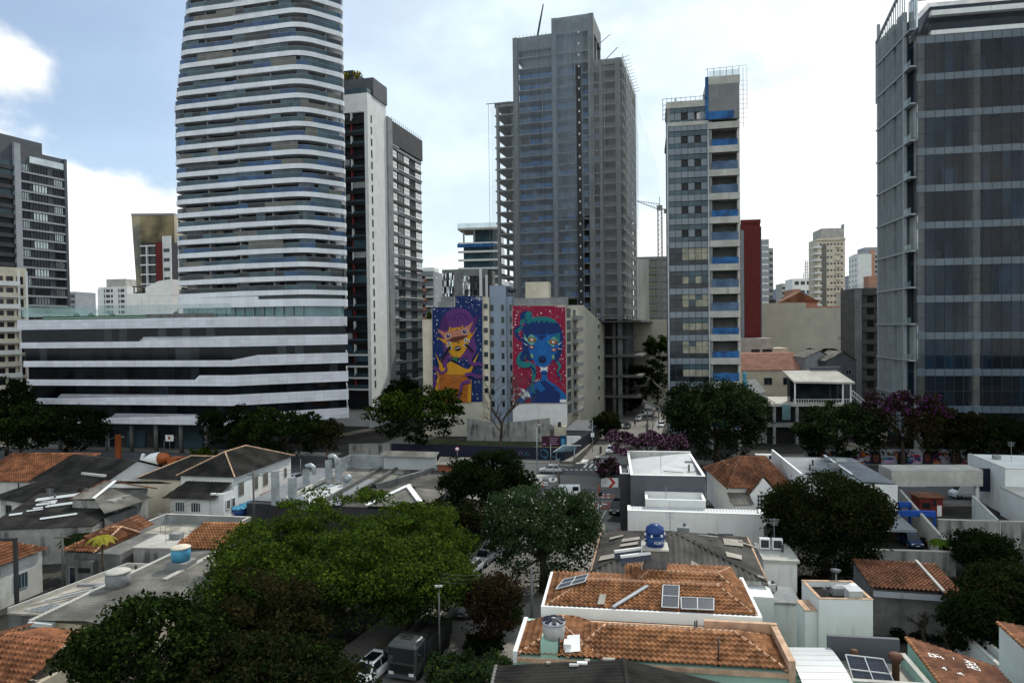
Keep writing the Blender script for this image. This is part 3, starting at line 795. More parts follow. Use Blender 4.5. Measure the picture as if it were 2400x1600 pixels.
MB().prism([(CW + .9, CD - 8), (CW + 1.0, CD - 8), (CW + 7.5, CD + 1), (CW + 7.3, CD + 1)], 70, [zr - 4, zr - 4, zr - 26, zr - 26]).build('safety_net', 'white net', TC)
MB().wall([(-2.0, 3), (-.9, -1.0), (xm - .5, -1.1)], 30, zw - 1, .03).build('safety_net', 'white net', TC)
mb = MB()
for i in range(15): x = xm + (CW - xm) * i / 14 + rw.uniform(-.6, .6); mb.tube([(x, -1.65, 31), (x + rw.uniform(-.3, .3), -1.65, zl - 1 if x < xb else zr)], .03 if i % 4 else .07, 4)
for x in (-2.1, CW + 1.1): mb.tube([(x, 0, 26), (x, 0, zw)], .06, 4)
mb.build('net_rope', 'concrete', TC)
mb = MB().box(-3.5, CW + 5.5, -5.5, CD + 3, 28.2, 28.7)
mb.build('fan_platform', 'steel dark', TC)
for z in (6, 12, 18, 23.5): MB().box(3, CW + (5 if z < 20 else 0), -2, CD, z, z + .6).build('podium_slab', 'dark concrete', TC)
for x in (5, 12, 20, 28, 36): MB().box(x, x + .9, -1.2, -.3, 0, 28.2).build('podium_column', 'dark concrete', TC)
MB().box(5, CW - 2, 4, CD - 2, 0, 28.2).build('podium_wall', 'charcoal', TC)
mb = MB()
for i in range(12): p = (xb + 1 + i * .9, CD * .2 + i * 1.4); mb.tube([(CW - .2, i * CD / 12, zr), (CW + 2.0, i * CD / 12 + .3, zr + .5)], .07, 4).tube([(CW + .2, i * CD / 12, zr), (CW + .2, i * CD / 12, zr + 1.2)], .06, 4)
for i in range(9): mb.tube([(xm + i * 1.2, 0, zl), (xm + i * 1.2, 0, zl + .9)], .05, 4)
mb.tube([(-3, .4, zw + .3), (5, .2, zw + .2)], .12, 4).tube([(CW - 6, 2, zr), (CW - 1.5, 2, zr + 4)], .12, 4).tube([(xb + .3, 9, zc - 6), (xb + 4.5, 9, zc - 3)], .1, 4)
mb.build('roof_railing', 'steel dark', TC)
x = cx(1255, 90); MB().tube([(x, 2, zl), (x + 1.0, 2, zl + 5), (x + 2.1, 2, zl + 10.2)], [.3, .3, .2], 6).build('concrete_boom', 'steel dark', TC)

# ================================================================ narrow building with half-glazed front and blue tarpaulins
rot = -11; d = Vector(dirv(rot)); v = Vector((-d.y, d.x)); o = AT(1566, 600, 152).xy
DW = reach(o, d, 1735, 600); DX = reach(o, d, 1661, 600); DD = 24
TD = thing('narrow_office_block', 'narrow unfinished office block, half glass grid and half open concrete bays closed with blue tarpaulins', 'office block', (*o, 0), rot)
FD = 5.07; zb0 = 43.9 - FD * 8
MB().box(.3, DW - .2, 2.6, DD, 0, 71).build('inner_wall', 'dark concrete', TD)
MB().box(DX + .1, DX + .8, .0, 2.6, 0, 71).build('pier', 'concrete', TD); MB().box(DW - .5, DW, 0, DD, 0, 71).build('pier', 'pale concrete', TD)
rb = random.Random(5)
for k in range(14):
    z = zb0 + FD * k
    if z > 71: break
    MB().box(DX + .12, DW - .02, -.35, 2.6, z, z + 1.4).build('concrete_beam', 'pale concrete', TD)
    if k < 13:
        n = 7; mb = MB(); a, b = DX + .7, DW - .4
        col = (1, 0, 1, 0, 0, 1, 1, 0, 1, 0, 1, 1, 0, 1)[k]
        for i in range(n):
            x0, x1 = a + (b - a) * i / n, a + (b - a) * (i + 1) / n
            h = [z + 1.4 + (1.6 if col == 0 else 2.0) * (.9 + .05 * math.sin(i * 1.7 + k)) for _ in (0, 1)]; h2 = z + 1.4 + (1.6 if col == 0 else 2.0) * (.9 + .05 * math.sin((i + 1) * 1.7 + k))
            y0, y1 = -.2 + .12 * math.sin(i * 2.3 + k), -.2 + .12 * math.sin((i + 1) * 2.3 + k)
            mb.prism([(x0, y0), (x1, y1), (x1, y1 + .05), (x0, y0 + .05)], z + 1.0 if col == 0 else z + 1.3, [h[0], h2, h2, h[0]])
        mb.build('blue_tarp', ('blue tarp', 'faded tarp')[col] if k > 2 else 'blue tarp', TD)
    # glazed half
    upper = z > 43
    n = 6; w = (DX - .3) / n
    sp = MB(); gl = MB()
    for i in range(n):
        x0, x1 = .2 + i * w + .04, .2 + (i + 1) * w - .04
        sp.box(x0, x1, -.06, 0, z + .05, z + 1.35, 0)
        for r, (za, zb) in enumerate(((1.43, 2.35), (2.43, 3.9), (3.98, 4.98))):
            if upper: m = 2 if (i in (2, 4) and r == 1) else (1 if r != 1 else 0)
            else: m = 3 if (i > 1 and (r == 1 or (r == 2 and k % 2)) and rb.random() < .9) else (4 if r == 0 or i < 2 else 1)
            gl.box(x0, x1, -.05 if m != 2 else .2, .01 if m != 2 else .25, z + za, z + zb, m)
    sp.build('spandrel_panel', 'spandrel glass', TD)
    gl.build('glazing', ['spandrel glass', 'grey glass', 'black', 'lit interior', 'window glass'], TD)
mb = MB()
for i in range(7): x = .2 + i * (DX - .3) / 6; mb.box(x - .035, x + .035, -.12, .1, 3, 70.6)
mb.build('mullion', 'steel dark', TD)
MB().box(-.15, .15, -.3, .6, 3, 71).box(DX - .12, DX + .1, -.5, .2, 3, 71).build('corner_trim', 'galvanised', TD)
MB().box(0, DX, -.2, DD, 70.4, 71.2).build('roof_slab', 'pale concrete', TD)
MB().box(DX, DW, -.2, 12, 71.2, 80.4).build('stair_tower', 'concrete', TD)
MB().box(DX - .1, DW + .1, -.3, 12.1, 78.7, 80.45).build('stair_tower_cap', 'pale concrete', TD)
MB().wall([(DX - .3, 0), (DX + .3, -.6), (DW - .1, -.5)], 71.5, 78.7, .04).build('safety_net', 'dense net', TD)
MB().wall([(DX - .5, .1), (DX + .1, -.7), (DW - 1.2, -.65)], 71.2, 72.9, .06).box(DX - .55, DX + .1, -.4, -.3, 71.4, 80.4).build('blue_tarp', 'blue tarp', TD)
MB().box(-.2, DX - .1, -.2, 10, 74.3, 75.7).build('crown_beam', 'pale concrete', TD)
for x, y in ((.3, .2), (.3, 9.4), (DX - .8, 9.4), (4.5, 9.4)): MB().box(x - .35, x + .35, y - .3, y + .3, 71.2, 74.3).build('column', 'concrete', TD)
mb = MB()
for i in range(7): mb.box(.3, DX - .3, 2 + i * 1.1, 2.3 + i * 1.1, 73.9, 74.3)
mb.build('crown_joist', 'brown wood', TD)
MB().prism([(DX - 4.5, .3), (DX - .1, .1), (DX - .1, .14), (DX - 4.5, .34)], [71.3, 71.3, 71.3, 71.3], [71.6, 74.3, 74.3, 71.6]).build('safety_net', 'scaffold net', TD)
mb = MB()
for i in range(6): mb.tube([(DX + i * 1.3, 0, 82), (DX + i * 1.3, 0, 83.8)], .05, 4)
for i in range(9): mb.tube([(DX - 8.6 + i, -.1, 77), (DX - 8.6 + i, -.1, 78.1)], .04, 4)
mb.tube([(DX - .5, 0, 83.6), (DW + 1.6, 0, 83.9)], .05, 4).tube([(-1, 0, 77.9), (DX, 0, 78)], .05, 4)
for i in range(10): mb.tube([(DW, 1, 72 + i), (DW + 1.8, 1, 72 + i)], .03, 4)
mb.tube([(DW + .9, 1, 71), (DW + .9, 1, 83.8)], .04, 4).tube([(DW + 1.7, 1, 75), (DW + 1.7, 1, 83.8)], .03, 4)
for i in range(4): mb.tube([(-.9, 0, 73.5 + i), (.1, 0, 73.7 + i)], .06, 4)
mb.tube([(-.9, 0, 73.2), (-.9, 0, 78)], .06, 4).build('roof_scaffold', 'steel dark', TD, (0, 0, -1.45))
MB().wall([(DX + .2, .05), (DW - .1, .05)], 80.45, 81.8, .04).build('roof_screen', 'clear glass', TD)
# canopy at its foot
for k, (x0, x1, z0, z1) in enumerate(((-5.5, 0, 10.5, 8.2), (-3.2, .4, 14.6, 11.0))):
    mb = MB().slope([(x0, -4, z0), (x1, -4, z1), (x1, 1.5, z1 + 1), (x0, 1.5, z0 + 1)], (0, 1, 0), .45, .12, 0)
    mb.build('canopy_net', 'pale fibre', TD)
MB().box(-5, 8, -4.2, -4, 8.6, 9.0).box(-4.9, -4.6, -4.2, -3.9, 0, 8.6).box(1, 1.3, -4.2, -3.9, 0, 8.6).build('canopy_frame', 'dark concrete', TD)

# ================================================================ large glass office tower
rot = -10; d = Vector(dirv(rot)); v = Vector((-d.y, d.x)); o = AT(2148, 600, 142).xy
EW = 46; ED = reach(o, v, 2068, 600)
TE = thing('glass_office_tower', 'dark blue glass office tower with pale spandrel stripes and finned side balconies', 'office tower', (*o, 0), rot)
ezs = [46.1 + 7.5 * k for k in range(-5, 6)]; ez0, ez1 = ezs[0], ezs[-1] + 1.45; PWD = 1.75; NP = int(EW / PWD); EW = NP * PWD
MB().box(1.6, EW - .5, 6.5, ED - 3, 0, ez1).build('core_wall', 'charcoal', TE)
MB().box(-.0, EW, -.0, ED, ez1 - .1, ez1 + .25).build('roof_slab', 'dark concrete', TE)
re_ = random.Random(11)
gz = random.Random(21)
for k, z in enumerate(ezs):
    mb = MB()
    for i in range(NP): mb.box(i * PWD + .03, (i + 1) * PWD - .03, -.03, .12, z + .03, z + 1.42)
    mb.build('spandrel_band', 'tower spandrel', TE)
    MB().box(.2, EW, .2, 6.5, z + .5, z + .9).build('floor_slab', 'dark grey paint', TE)
    if k < len(ezs) - 1:
        mb = MB(); m = 0
        for i in range(NP):
            if gz.random() < .22: m = gz.choice((0, 0, 1, 1, 1))
            for a, b in ((1.48, 4.4), (4.46, 7.47)): mb.box(i * PWD + .03, (i + 1) * PWD - .03, -.02, .02, z + a, z + b, m)
        mb.build('glass_band', ['tower glass', 'smoky glass'], TE)
        mb = MB()
        x = 1.5
        while x < EW - 3:
            w = re_.uniform(2, 7)
            mb.box(x, x + w, 2.2 + re_.uniform(0, 3), 5.5, z + .95, z + re_.choice((3.2, 5.5, 7.3)), re_.choice((0, 0, 1, 2, 2, 3)))
            x += w + re_.uniform(0, 1.5)
        mb.build('office_fitout', ['black', 'charcoal', 'navy', 'blue glass'], TE)
for x in (.1, 10.4, 20.9, 31.4, 41): MB().box(x, x + 1.5, .2, 1.6, 0, ez1).build('column', 'pale concrete', TE)
mb = MB()
for i in range(NP + 1): mb.box(i * PWD - .03, i * PWD + .03, -.09, .03, ez0, ez1)
for z in ezs: mb.box(0, EW, -.07, .02, z + 4.40, z + 4.46) if z < ezs[-1] else 0
mb.build('mullion', 'steel dark', TE)
MB().box(1, EW, 5, ED, 0, ez0).build('ground_floor_wall', 'black', TE)
MB().box(3.3, EW - 1, 3, ED - 3, ez1 + .3, 93).build('penthouse_glazing', 'tower glass', TE)
MB().box(4.5, EW - 2, 5, ED - 4, ez1 + .3, 93).build('penthouse_wall', 'charcoal', TE)
for z in (ez1 + .5, 89.6): MB().box(3.2, EW - 7, 1.0, 2.2, z, z + 1.0).build('roof_beam', 'white paint', TE)
mb = MB()
for i in range(9): mb.box(0, EW, 2 + i * 1.9, 2.35 + i * 1.9, 93.3 + i * 1.45, 93.7 + i * 1.45)
for i in range(9): mb.bar((i * 5.4 + .5, 1.2, 92.8), (i * 5.4 + .5, ED, 106), .25)
mb.build('roof_pergola', 'fin grey', TE)
# finned side wall
for k, z in enumerate([ezs[0] - 7.5 + 3.0] + [q + 3.0 for q in ezs]):
    MB().box(-1.2, 0, -.0, ED + .6, z, z + .32).build('balcony_slab', 'fin grey', TE)
    if z < 84: MB().box(-1.15, -1.1, 0, 3.6, z + .32, z + 1.5).build('balcony_rail', 'clear glass', TE)
MB().box(.0, .25, 4.2, ED, 2, 90).build('side_wall', 'grey glass', TE)
mb = MB(); mb2 = MB()
for i in range(int((ED - 4.2) / .85)):
    y = 4.2 + i * .85
    if i in (5, 6, 13): continue
    mb.box(-1.05, -.2, y, y + .14, 3, 92)
mb.build('vertical_fin', 'fin grey', TE)
MB().box(-1.15, -.6, 3.5, 4.1, 3, 90).box(-1.1, -.5, ED - .4, ED + .1, 3, 96).build('fin_post', 'fin grey', TE)
for k, z in enumerate(ezs):
    for y in (8.4, 15.2):
        MB().box(-.1, -.05, y, y + 1.7, z + 3.5, z + 3.5 + (3 if (k + int(y)) % 2 else 6)).build('side_window', 'bright glass' if (k + int(y)) % 3 else 'black', TE)  # bright panes stand in for sky seen through the fin gaps
    MB().box(.05, .3, 0, 4.2, z + 3.4, z + 10.3).build('corner_glazing', ('tower glass', 'bright glass', 'window glass')[k % 3] , TE)  # bright panes stand in for sky glimpses through open corner bays
mb = MB().bar((-1.1, ED + .4, 92), (-.6, 2, 99), .5).bar((-1.1, ED + .4, 78), (-1.1, ED + .4, 92), .3)
for i in range(14): y = ED - i * (ED - 2) / 14; mb.bar((-1.05, y, 90), (-1.0, y, 92 + (ED - y) / (ED - 2) * 7), .14)
mb.build('roof_screen', 'fin grey', TE)
# ================================================================ mural buildings
rot = -9; d = Vector(dirv(rot)); v = Vector((-d.y, d.x))
MO = AT(1013, 800, 174).xy
def mz(px, py):
    p = MO + d * reach(MO, d, px, py); return AT(px, py, p.y).z
def mx(px, py=800): return reach(MO, d, px, py)
MU_X = 0.0
def mu(c): px, py = 960 + c[0] / 3.733, 640 + c[1] / 3.733; return (mx(px, py) - MU_X, mz(px, py))
class Paint:
    """flat painted shapes on a wall, each coat a few millimetres proud of the one below"""
    def __init__(s): s.mb, s.mats, s.y = MB(), [], -.02
    def mi(s, m):
        if m not in s.mats: s.mats.append(m)
        return s.mats.index(m)
    def poly(s, pts, m, raw=False):
        s.y -= .006; q = pts if raw else [mu(c) for c in pts]
        a = sum(q[i][0] * q[(i + 1) % len(q)][1] - q[(i + 1) % len(q)][0] * q[i][1] for i in range(len(q)))
        if a < 0: q = q[::-1]
        s.mb.poly([(x, s.y, z) for x, z in q], s.mi(m))
    def oval(s, c, rx, ry, m, n=18, tilt=0):
        ct, st = math.cos(tilt), math.sin(tilt)
        s.poly([(c[0] + rx * math.cos(t) * ct - ry * math.sin(t) * st, c[1] + rx * math.cos(t) * st + ry * math.sin(t) * ct) for t in [2 * math.pi * i / n for i in range(n)]], m)
    def stroke(s, pts, w, m):
        """a band of varying width along a path (Catmull-Rom)"""
        P = [Vector(p) for p in pts]; q = []
        for i in range(len(P) - 1):
            a, b, c, e = P[max(i - 1, 0)], P[i], P[i + 1], P[min(i + 2, len(P) - 1)]
            for k in range(6):
                t = k / 6; q.append(.5 * ((2 * b) + (c - a) * t + (2 * a - 5 * b + 4 * c - e) * t * t + (3 * b - a - 3 * c + e) * t ** 3))
        q.append(P[-1]); L, Rr = [], []
        for i, p in enumerate(q):
            dd = (q[min(i + 1, len(q) - 1)] - q[max(i - 1, 0)]); nn = Vector((-dd.y, dd.x)).normalized()
            f = i / (len(q) - 1); ww = (w[0] + (w[1] - w[0]) * f) / 2 if hasattr(w, '__len__') else w / 2
            L.append(tuple(p + nn * ww)); Rr.append(tuple(p - nn * ww))
        s.y -= .006
        mi = s.mi(m)
        for i in range(len(q) - 1):
            f = [mu(L[i]), mu(Rr[i]), mu(Rr[i + 1]), mu(L[i + 1])]
            a = sum(f[j][0] * f[(j + 1) % 4][1] - f[(j + 1) % 4][0] * f[j][1] for j in range(4))
            if a < 0: f = f[::-1]
            s.mb.poly([(x, s.y, z) for x, z in f], mi)
    def dots(s, n, box, m, r, seed):
        g = random.Random(seed)
        for i in range(n):
            c = (g.uniform(box[0], box[2]), g.uniform(box[1], box[3])); rr = r[0] + (r[1] - r[0]) * g.random() ** 3
            x, z = mu(c); k = rr / 3.733 * .107
            s.mb.poly([(x + k * math.cos(t), s.y - .003, z + k * math.sin(t)) for t in [2 * math.pi * j / 8 for j in range(8)]], s.mi(m if g.random() < .85 else 'm lilac'))
        s.y -= .006
zb, z1, z2, z3 = mz(1070, 942), mz(1040, 720), mz(1100, 694), mz(1250, 716)
xL1, xL2, xL3 = mx(1066), mx(1131), mx(1145)
MA = thing('mural_building', 'beige apartment block whose blind wall carries the navy mural of a purple haired figure', 'apartment building', (*MO, 0), rot)
MB().box(0, xL1, 0, 16, 0, z1).box(xL1, xL2, 0, 16.02, 0, z2).build('wall', 'beige paint', MA)
MB().box(xL2, xL2 + 1.6, .6, 16, 0, z2 - .3).build('side_wall', 'cream paint', MA)
MB().box(-.1, xL1, 6, 7, z1, z1 + 1.6).box(.5, 4, 7.1, 12, z1, z1 + 3).build('roof_room', 'concrete', MA)
P = Paint()
P.poly([(197, 298), (398, 298), (398, 1127), (205, 1127)], 'm navy'); P.poly([(398, 202), (635, 202), (640, 1127), (398, 1127)], 'm navy')
P.dots(330, (202, 305, 632, 1120), 'm white', (1.2, 5.5), 1); P.dots(60, (402, 208, 632, 300), 'm white', (1.2, 5.5), 2)
for k in range(4): P.stroke([(575 + k * 16, 232), (586 + k * 13, 208), (590 + k * 12, 230)], 2.5, 'm white')
P.poly([(262, 500), (268, 440), (290, 385), (330, 335), (385, 311), (440, 306), (490, 317), (530, 345), (556, 395), (568, 470), (565, 560), (585, 640), (575, 720), (540, 760), (500, 740), (360, 760), (330, 740), (345, 820), (300, 870), (275, 800), (310, 700), (292, 640), (280, 560)], 'm purple')
P.poly([(262, 500), (268, 440), (290, 385), (318, 345), (330, 420), (345, 480), (300, 520)], 'm plum'); P.poly([(556, 395), (605, 360), (590, 430), (568, 470)], 'm plum')
for k in range(9): x = 315 + k * 24; P.poly([(x, 372), (x + 22, 372), (x + 11, 440 - (k % 3) * 18)], 'm plum' if k % 2 else 'm lilac') if k % 2 else P.poly([(x + 4, 400), (x + 14, 390), (x + 8, 468)], 'm plum')
P.stroke([(410, 362), (450, 352), (500, 366)], 8, 'm plum')
P.poly([(345, 490), (352, 462), (365, 482), (455, 470), (465, 446), (474, 486), (520, 500), (545, 535), (592, 478), (530, 580), (510, 640), (480, 690), (445, 735), (410, 742), (380, 730), (345, 690), (325, 625), (235, 556), (300, 580), (320, 560)], 'm yellow')
P.poly([(238, 486), (310, 517), (400, 494), (470, 480), (520, 452), (560, 422), (520, 515), (516, 545), (450, 548), (380, 568), (320, 602), (300, 560)], 'm pink')
P.poly([(320, 602), (380, 560), (450, 548), (518, 545), (470, 580), (400, 606), (345, 598)], 'm brown'); P.poly([(418, 600), (450, 600), (425, 618)], 'm brown')
P.poly([(355, 490), (372, 486), (362, 500)], 'm brown'); P.poly([(405, 500), (415, 482), (424, 496)], 'm brown'); P.poly([(445, 478), (462, 472), (456, 488)], 'm brown')
for c, r in (((340, 550), 24), ((483, 511), 26)):
    P.oval(c, r, r * .78, 'm white', tilt=-.25); P.oval(c, r * .82, r * .68, 'm black', tilt=-.2); P.oval((c[0] + 3, c[1] - 4), 4, 6, 'm white'); P.oval((c[0] - 1, c[1] + 4), r * .38, r * .3, 'm plum')
for c, r in (((347, 613), 15), ((493, 585), 16), ((327, 638), 10), ((519, 594), 11), ((360, 650), 14), ((488, 628), 14)):
    P.oval(c, r, r, 'm white', 14); P.oval(c, r * .72, r * .72, 'm black', 12); P.oval((c[0] + 3, c[1] - 3), r * .25, r * .25, 'm white', 8)
P.oval((424, 657), 29, 21, 'm black', tilt=-.2); P.stroke([(404, 662), (424, 652), (446, 652)], 5, 'm white')
for pts in ([(342, 660), (300, 720), (268, 756), (330, 700)], [(375, 690), (352, 735), (372, 720)], [(492, 660), (470, 752), (482, 700)]): P.poly(pts, 'm yellow')
P.stroke([(362, 640), (320, 700), (284, 756)], 20, 'm black'); P.stroke([(492, 622), (530, 655), (558, 690)], (20, 14), 'm black'); P.stroke([(282, 758), (275, 800)], 16, 'm brown')
P.poly([(383, 735), (420, 728), (422, 775), (372, 752)], 'm green'); P.stroke([(358, 758), (390, 775), (424, 796)], 14, 'm black')
P.poly([(335, 790), (360, 768), (424, 800), (500, 838), (490, 892), (270, 884), (300, 830)], 'm yellow')
P.poly([(225, 690), (262, 760), (292, 800), (300, 850), (285, 900), (245, 900), (232, 840), (262, 850), (262, 800)], 'm yellow'); P.poly([(612, 690), (580, 770), (548, 850), (505, 900), (480, 890), (490, 845), (530, 830), (560, 770)], 'm yellow')
P.poly([(258, 880), (480, 886), (520, 925), (545, 935), (541, 1127), (236, 1127), (232, 960), (250, 950)], 'm orange'); P.poly([(516, 935), (546, 930), (541, 1127), (512, 1127)], 'm yellow'); P.poly([(228, 960), (262, 884), (256, 990), (240, 1127), (222, 1127)], 'm yellow')
g = random.Random(4)
for k in range(46):
    x, y = g.uniform(268, 500), g.uniform(895, 1115); a = g.uniform(0, 6); P.stroke([(x + 9 * math.cos(a + t), y + 9 * math.sin(a + t)) for t in (0, .9, 1.8)], (5, 2), 'm brown')
P.dots(40, (262, 890, 505, 1120), 'm lilac', (2, 4), 9)
P.stroke([(320, 800), (325, 850), (280, 870), (255, 845), (215, 820)], (16, 30), 'm purple'); P.stroke([(212, 990), (235, 960), (222, 920), (250, 880)], (24, 10), 'm purple')
P.stroke([(545, 700), (532, 760), (560, 795), (600, 790), (638, 800)], (40, 26), 'm purple'); P.stroke([(490, 890), (540, 880), (590, 900), (640, 900)], (28, 34), 'm purple'); P.stroke([(425, 1125), (450, 1040), (470, 960), (540, 945)], (12, 34), 'm purple')
P.mb.build('mural', P.mats, MA)
for k in range(8):
    z = z2 - 3.2 - 3.0 * k
    place(winmesh(1.1, 1.3, 'frame grey', 'window glass', bars=0), 'window', MA, (xL2 + .2, .6, z))
# pale return wing at its left, with a little roof garden
dL = mx(988)
MR = thing('apartment_wing', 'narrow pale wing left of the navy mural wall, with plants on its roof edge', 'building wing', (*(MO + d * dL), 0), rot)
MB().box(0, -dL - .05, 1.0, 14, 0, mz(1000, 748)).build('wall', 'cream paint', MR)
MB().lathe([(.2, 0), (.8, .6), (.5, 1.6), (.05, 2.2)], (1.6, 1.8, mz(1000, 748)), 7).build('roof_shrub', 'leaf mid', MR)
# blue grey link block
xB0, xB1 = xL2 + 1.65, mx(1199.5)
MK = thing('link_block', 'blue grey stair block with small windows between the two mural walls', 'apartment building', (*(MO + d * xB0), 0), rot)
w = xB1 - xB0; zk = mz(1172, 668); zk2 = mz(1180, 695)
MB().box(.0, w * .72, 1.4, 14, 0, zk).box(w * .72, w, 1.9, 14.1, 0, zk2).build('wall', 'blue grey paint', MK)
MB().box(w * .62, w * .85, 2.2, 9, zk - .2, zk + 1.0).build('roof_room', 'white paint', MK)
for k in range(9):
    z = zk2 - 3.5 - 3.0 * k
    for x, ww in ((.05, 1.0), (w * .50, .8), (w * .86, .7)):
        place(winmesh(ww, 1.6, 'frame grey', 'window glass', bars=0), 'window', MK, (x, 1.38 if x < w * .7 else 1.88, z))
MB().lathe([(.1, 0), (1.0, .3), (1.15, .9)], (0, 0, 0), 14).tube([(0, 0, -1), (0, 0, 0)], .12, 5).build('satellite_dish', 'steel dark', MK, (w * .95, 3, zk2 + 1))
# crimson mural building
x0, x1 = mx(1200.5), mx(1327)
sd = Vector((.36, .93)).normalized(); ang = math.atan2(sd.y, sd.x) - R(rot)
MC = thing('mural_building', 'pale apartment block whose blind wall carries the crimson mural of a blue faced figure', 'apartment building', (*(MO + d * x0), 0), rot)
W = x1 - x0; o = MO + d * x1; L = reach(o, sd, 1416, 850)
ls = Vector((math.cos(ang), math.sin(ang)))
c1, c2 = ls * (L * .42), ls * L
MB().prism([(0, 0), (W, 0), (W + c1.x, c1.y), (c1.x, c1.y)], 0, z3).prism([(W + c1.x - 9, c1.y + .02), (W + c1.x, c1.y + .02), (W + c2.x, c2.y), (W + c2.x - 9, c2.y)], 0, [z3 + .4, z3 + .4, z3 - 5, z3 - 5]).build('wall', 'beige paint', MC)
MB().box(-.05, W + .05, -.08, 0, 0, zb).build('wall_base', 'white paint', MC)
MB().box(.3, W + .5, 1, 1.3, z3, z3 + 1.9).build('roof_wall', 'concrete', MC)
zt_ = mz(1250, 657); MB().box(2.6, 8.6, 6, 11, z3, zt_).build('tank_house', 'cream paint', MC)
MB().box(W, W + 2.6, 1.6, 1.9, z3 + .1, z3 + 1.5).build('roof_hedge', 'leaf dark', MC)
for k in range(9):
    z = z3 - 3.0 - 2.95 * k
    if z < 3: break
    for s, ww, hh, gl in ((.5, 3.4, 2.3, 'grey glass'), (L * .16, 2.2, 2.0, 'window glass'), (L * .80, 2.6, 1.3, 'window glass')):
        p = Vector((W, 0)) + ls * s; place(winmesh(ww, hh, 'white paint' if s > 20 else 'frame grey', gl, bars=1), 'window', MC, (p.x, p.y, z), ang)
    p = Vector((W, 0)) + ls * (L * .145); q = Vector((W, 0)) + ls * (L * .29); nn = Vector((ls.y, -ls.x))
    MB().prism([p.to_tuple(), (p + nn * 1.3).to_tuple(), (q + nn * 1.3).to_tuple(), q.to_tuple()], z - .6, z + .5).build('balcony', 'concrete', MC)
MU_X = x0; P = Paint()
P.poly([(899, 285), (1363, 285), (1372, 1133), (904, 1133)], 'm crimson')
P.dots(430, (904, 290, 1364, 1000), 'm white', (1.2, 6), 5); P.dots(90, (906, 1000, 980, 1125), 'm white', (1.5, 6), 6)
for k in range(5): P.stroke([(1288 + k * 15, 300), (1296 + k * 14, 284), (1302 + k * 14, 300)], 3, 'm white')
P.oval((1020, 385), 56, 56, 'm dark blue'); P.oval((1040, 372), 30, 42, 'm teal', tilt=.3); P.stroke([(1010, 410), (975, 430), (980, 480), (945, 520), (915, 545)], (30, 6), 'm teal'); P.stroke([(985, 470), (930, 500), (950, 560), (985, 590)], (44, 20), 'm dark blue'); P.stroke([(920, 512), (955, 492), (985, 470)], (10, 22), 'm teal')
P.poly([(985, 540), (990, 480), (1010, 430), (1050, 400), (1110, 382), (1165, 378), (1220, 385), (1275, 412), (1315, 455), (1338, 520), (1345, 610), (1330, 700), (1300, 770), (1265, 770), (1220, 600), (1080, 600), (1075, 760), (1040, 770), (1000, 720), (985, 640)], 'm dark blue')
P.poly([(1014, 432), (1050, 400), (1110, 382), (1165, 378), (1220, 385), (1275, 412), (1300, 440), (1262, 425), (1270, 446), (1230, 418), (1236, 445), (1195, 412), (1180, 440), (1160, 410), (1130, 442), (1115, 408), (1090, 440), (1085, 415), (1050, 445)], 'm teal')
P.poly([(1040, 540), (1196, 540), (1198, 512), (1210, 540), (1315, 520), (1318, 600), (1300, 660), (1262, 740), (1225, 795), (1200, 815), (1165, 832), (1130, 818), (1105, 795), (1070, 745), (1045, 680), (1032, 610)], 'm blue')
P.poly([(1112, 545), (1200, 545), (1155, 590)], 'm dark blue'); P.poly([(1206, 545), (1232, 540), (1206, 600)], 'm light blue'); P.poly([(1262, 552), (1314, 520), (1312, 610), (1290, 600)], 'm teal')
P.poly([(1130, 655), (1136, 690), (1155, 700), (1190, 690), (1192, 655), (1175, 690), (1150, 690)], 'm light blue')
for q, c in (([(1016, 588), (1066, 530), (1115, 578), (1072, 636)], (1070, 582)), ([(1208, 602), (1262, 553), (1302, 590), (1256, 645)], (1258, 602))):
    P.poly(q, 'm mint'); P.oval(c, 36, 24, 'm brown', tilt=.12); P.oval(c, 32, 20, 'm orange', tilt=.12); P.oval(c, 16, 19, 'm brown')
    for dx, dy in ((-7, -5), (6, -8), (7, 5), (-5, 7)): P.oval((c[0] + dx, c[1] + dy), 6, 6, 'm white', 10)
for q, c in (([(1034, 630), (1075, 626), (1098, 652), (1062, 664)], (1068, 646)), ([(1236, 662), (1270, 655), (1310, 652), (1262, 688)], (1262, 670))):
    P.poly(q, 'm purple'); P.oval(c, 20, 12, 'm orange', tilt=.2); P.oval((c[0] - 4, c[1] - 2), 5, 5, 'm white', 10); P.oval((c[0] + 4, c[1] + 2), 5, 5, 'm white', 10)
for c in ((1072, 722), (1258, 732)): P.oval(c, 12, 20, 'm mint', tilt=-.3); P.oval(c, 7, 9, 'm yellow'); P.oval(c, 3, 4, 'm black', 8)
P.poly([(1000, 520), (1020, 560), (1042, 600), (1010, 575)], 'm mint'); P.stroke([(990, 560), (1015, 580), (1030, 592)], (2, 8), 'm white'); P.stroke([(1300, 622), (1320, 615), (1336, 600)], (8, 2), 'm white'); P.stroke([(1300, 660), (1338, 664)], (6, 3), 'm white'); P.stroke([(1030, 630), (1000, 612)], (8, 2), 'm white')
P.oval((1162, 752), 33, 29, 'm black'); P.poly([(1130, 752), (1160, 730), (1196, 752), (1162, 764)], 'm dark blue')
P.poly([(1156, 840), (1202, 840), (1206, 930), (1290, 985), (1372, 1062), (1372, 1133), (932, 1133), (985, 1045), (1050, 985), (1152, 930)], 'm blue')
P.poly([(1060, 1133), (1062, 1060), (1110, 1000), (1150, 1040), (1200, 1005), (1250, 1000), (1320, 1050), (1312, 1133)], 'm dark blue'); P.poly([(1180, 930), (1250, 985), (1300, 1005), (1190, 1010)], 'm dark blue')
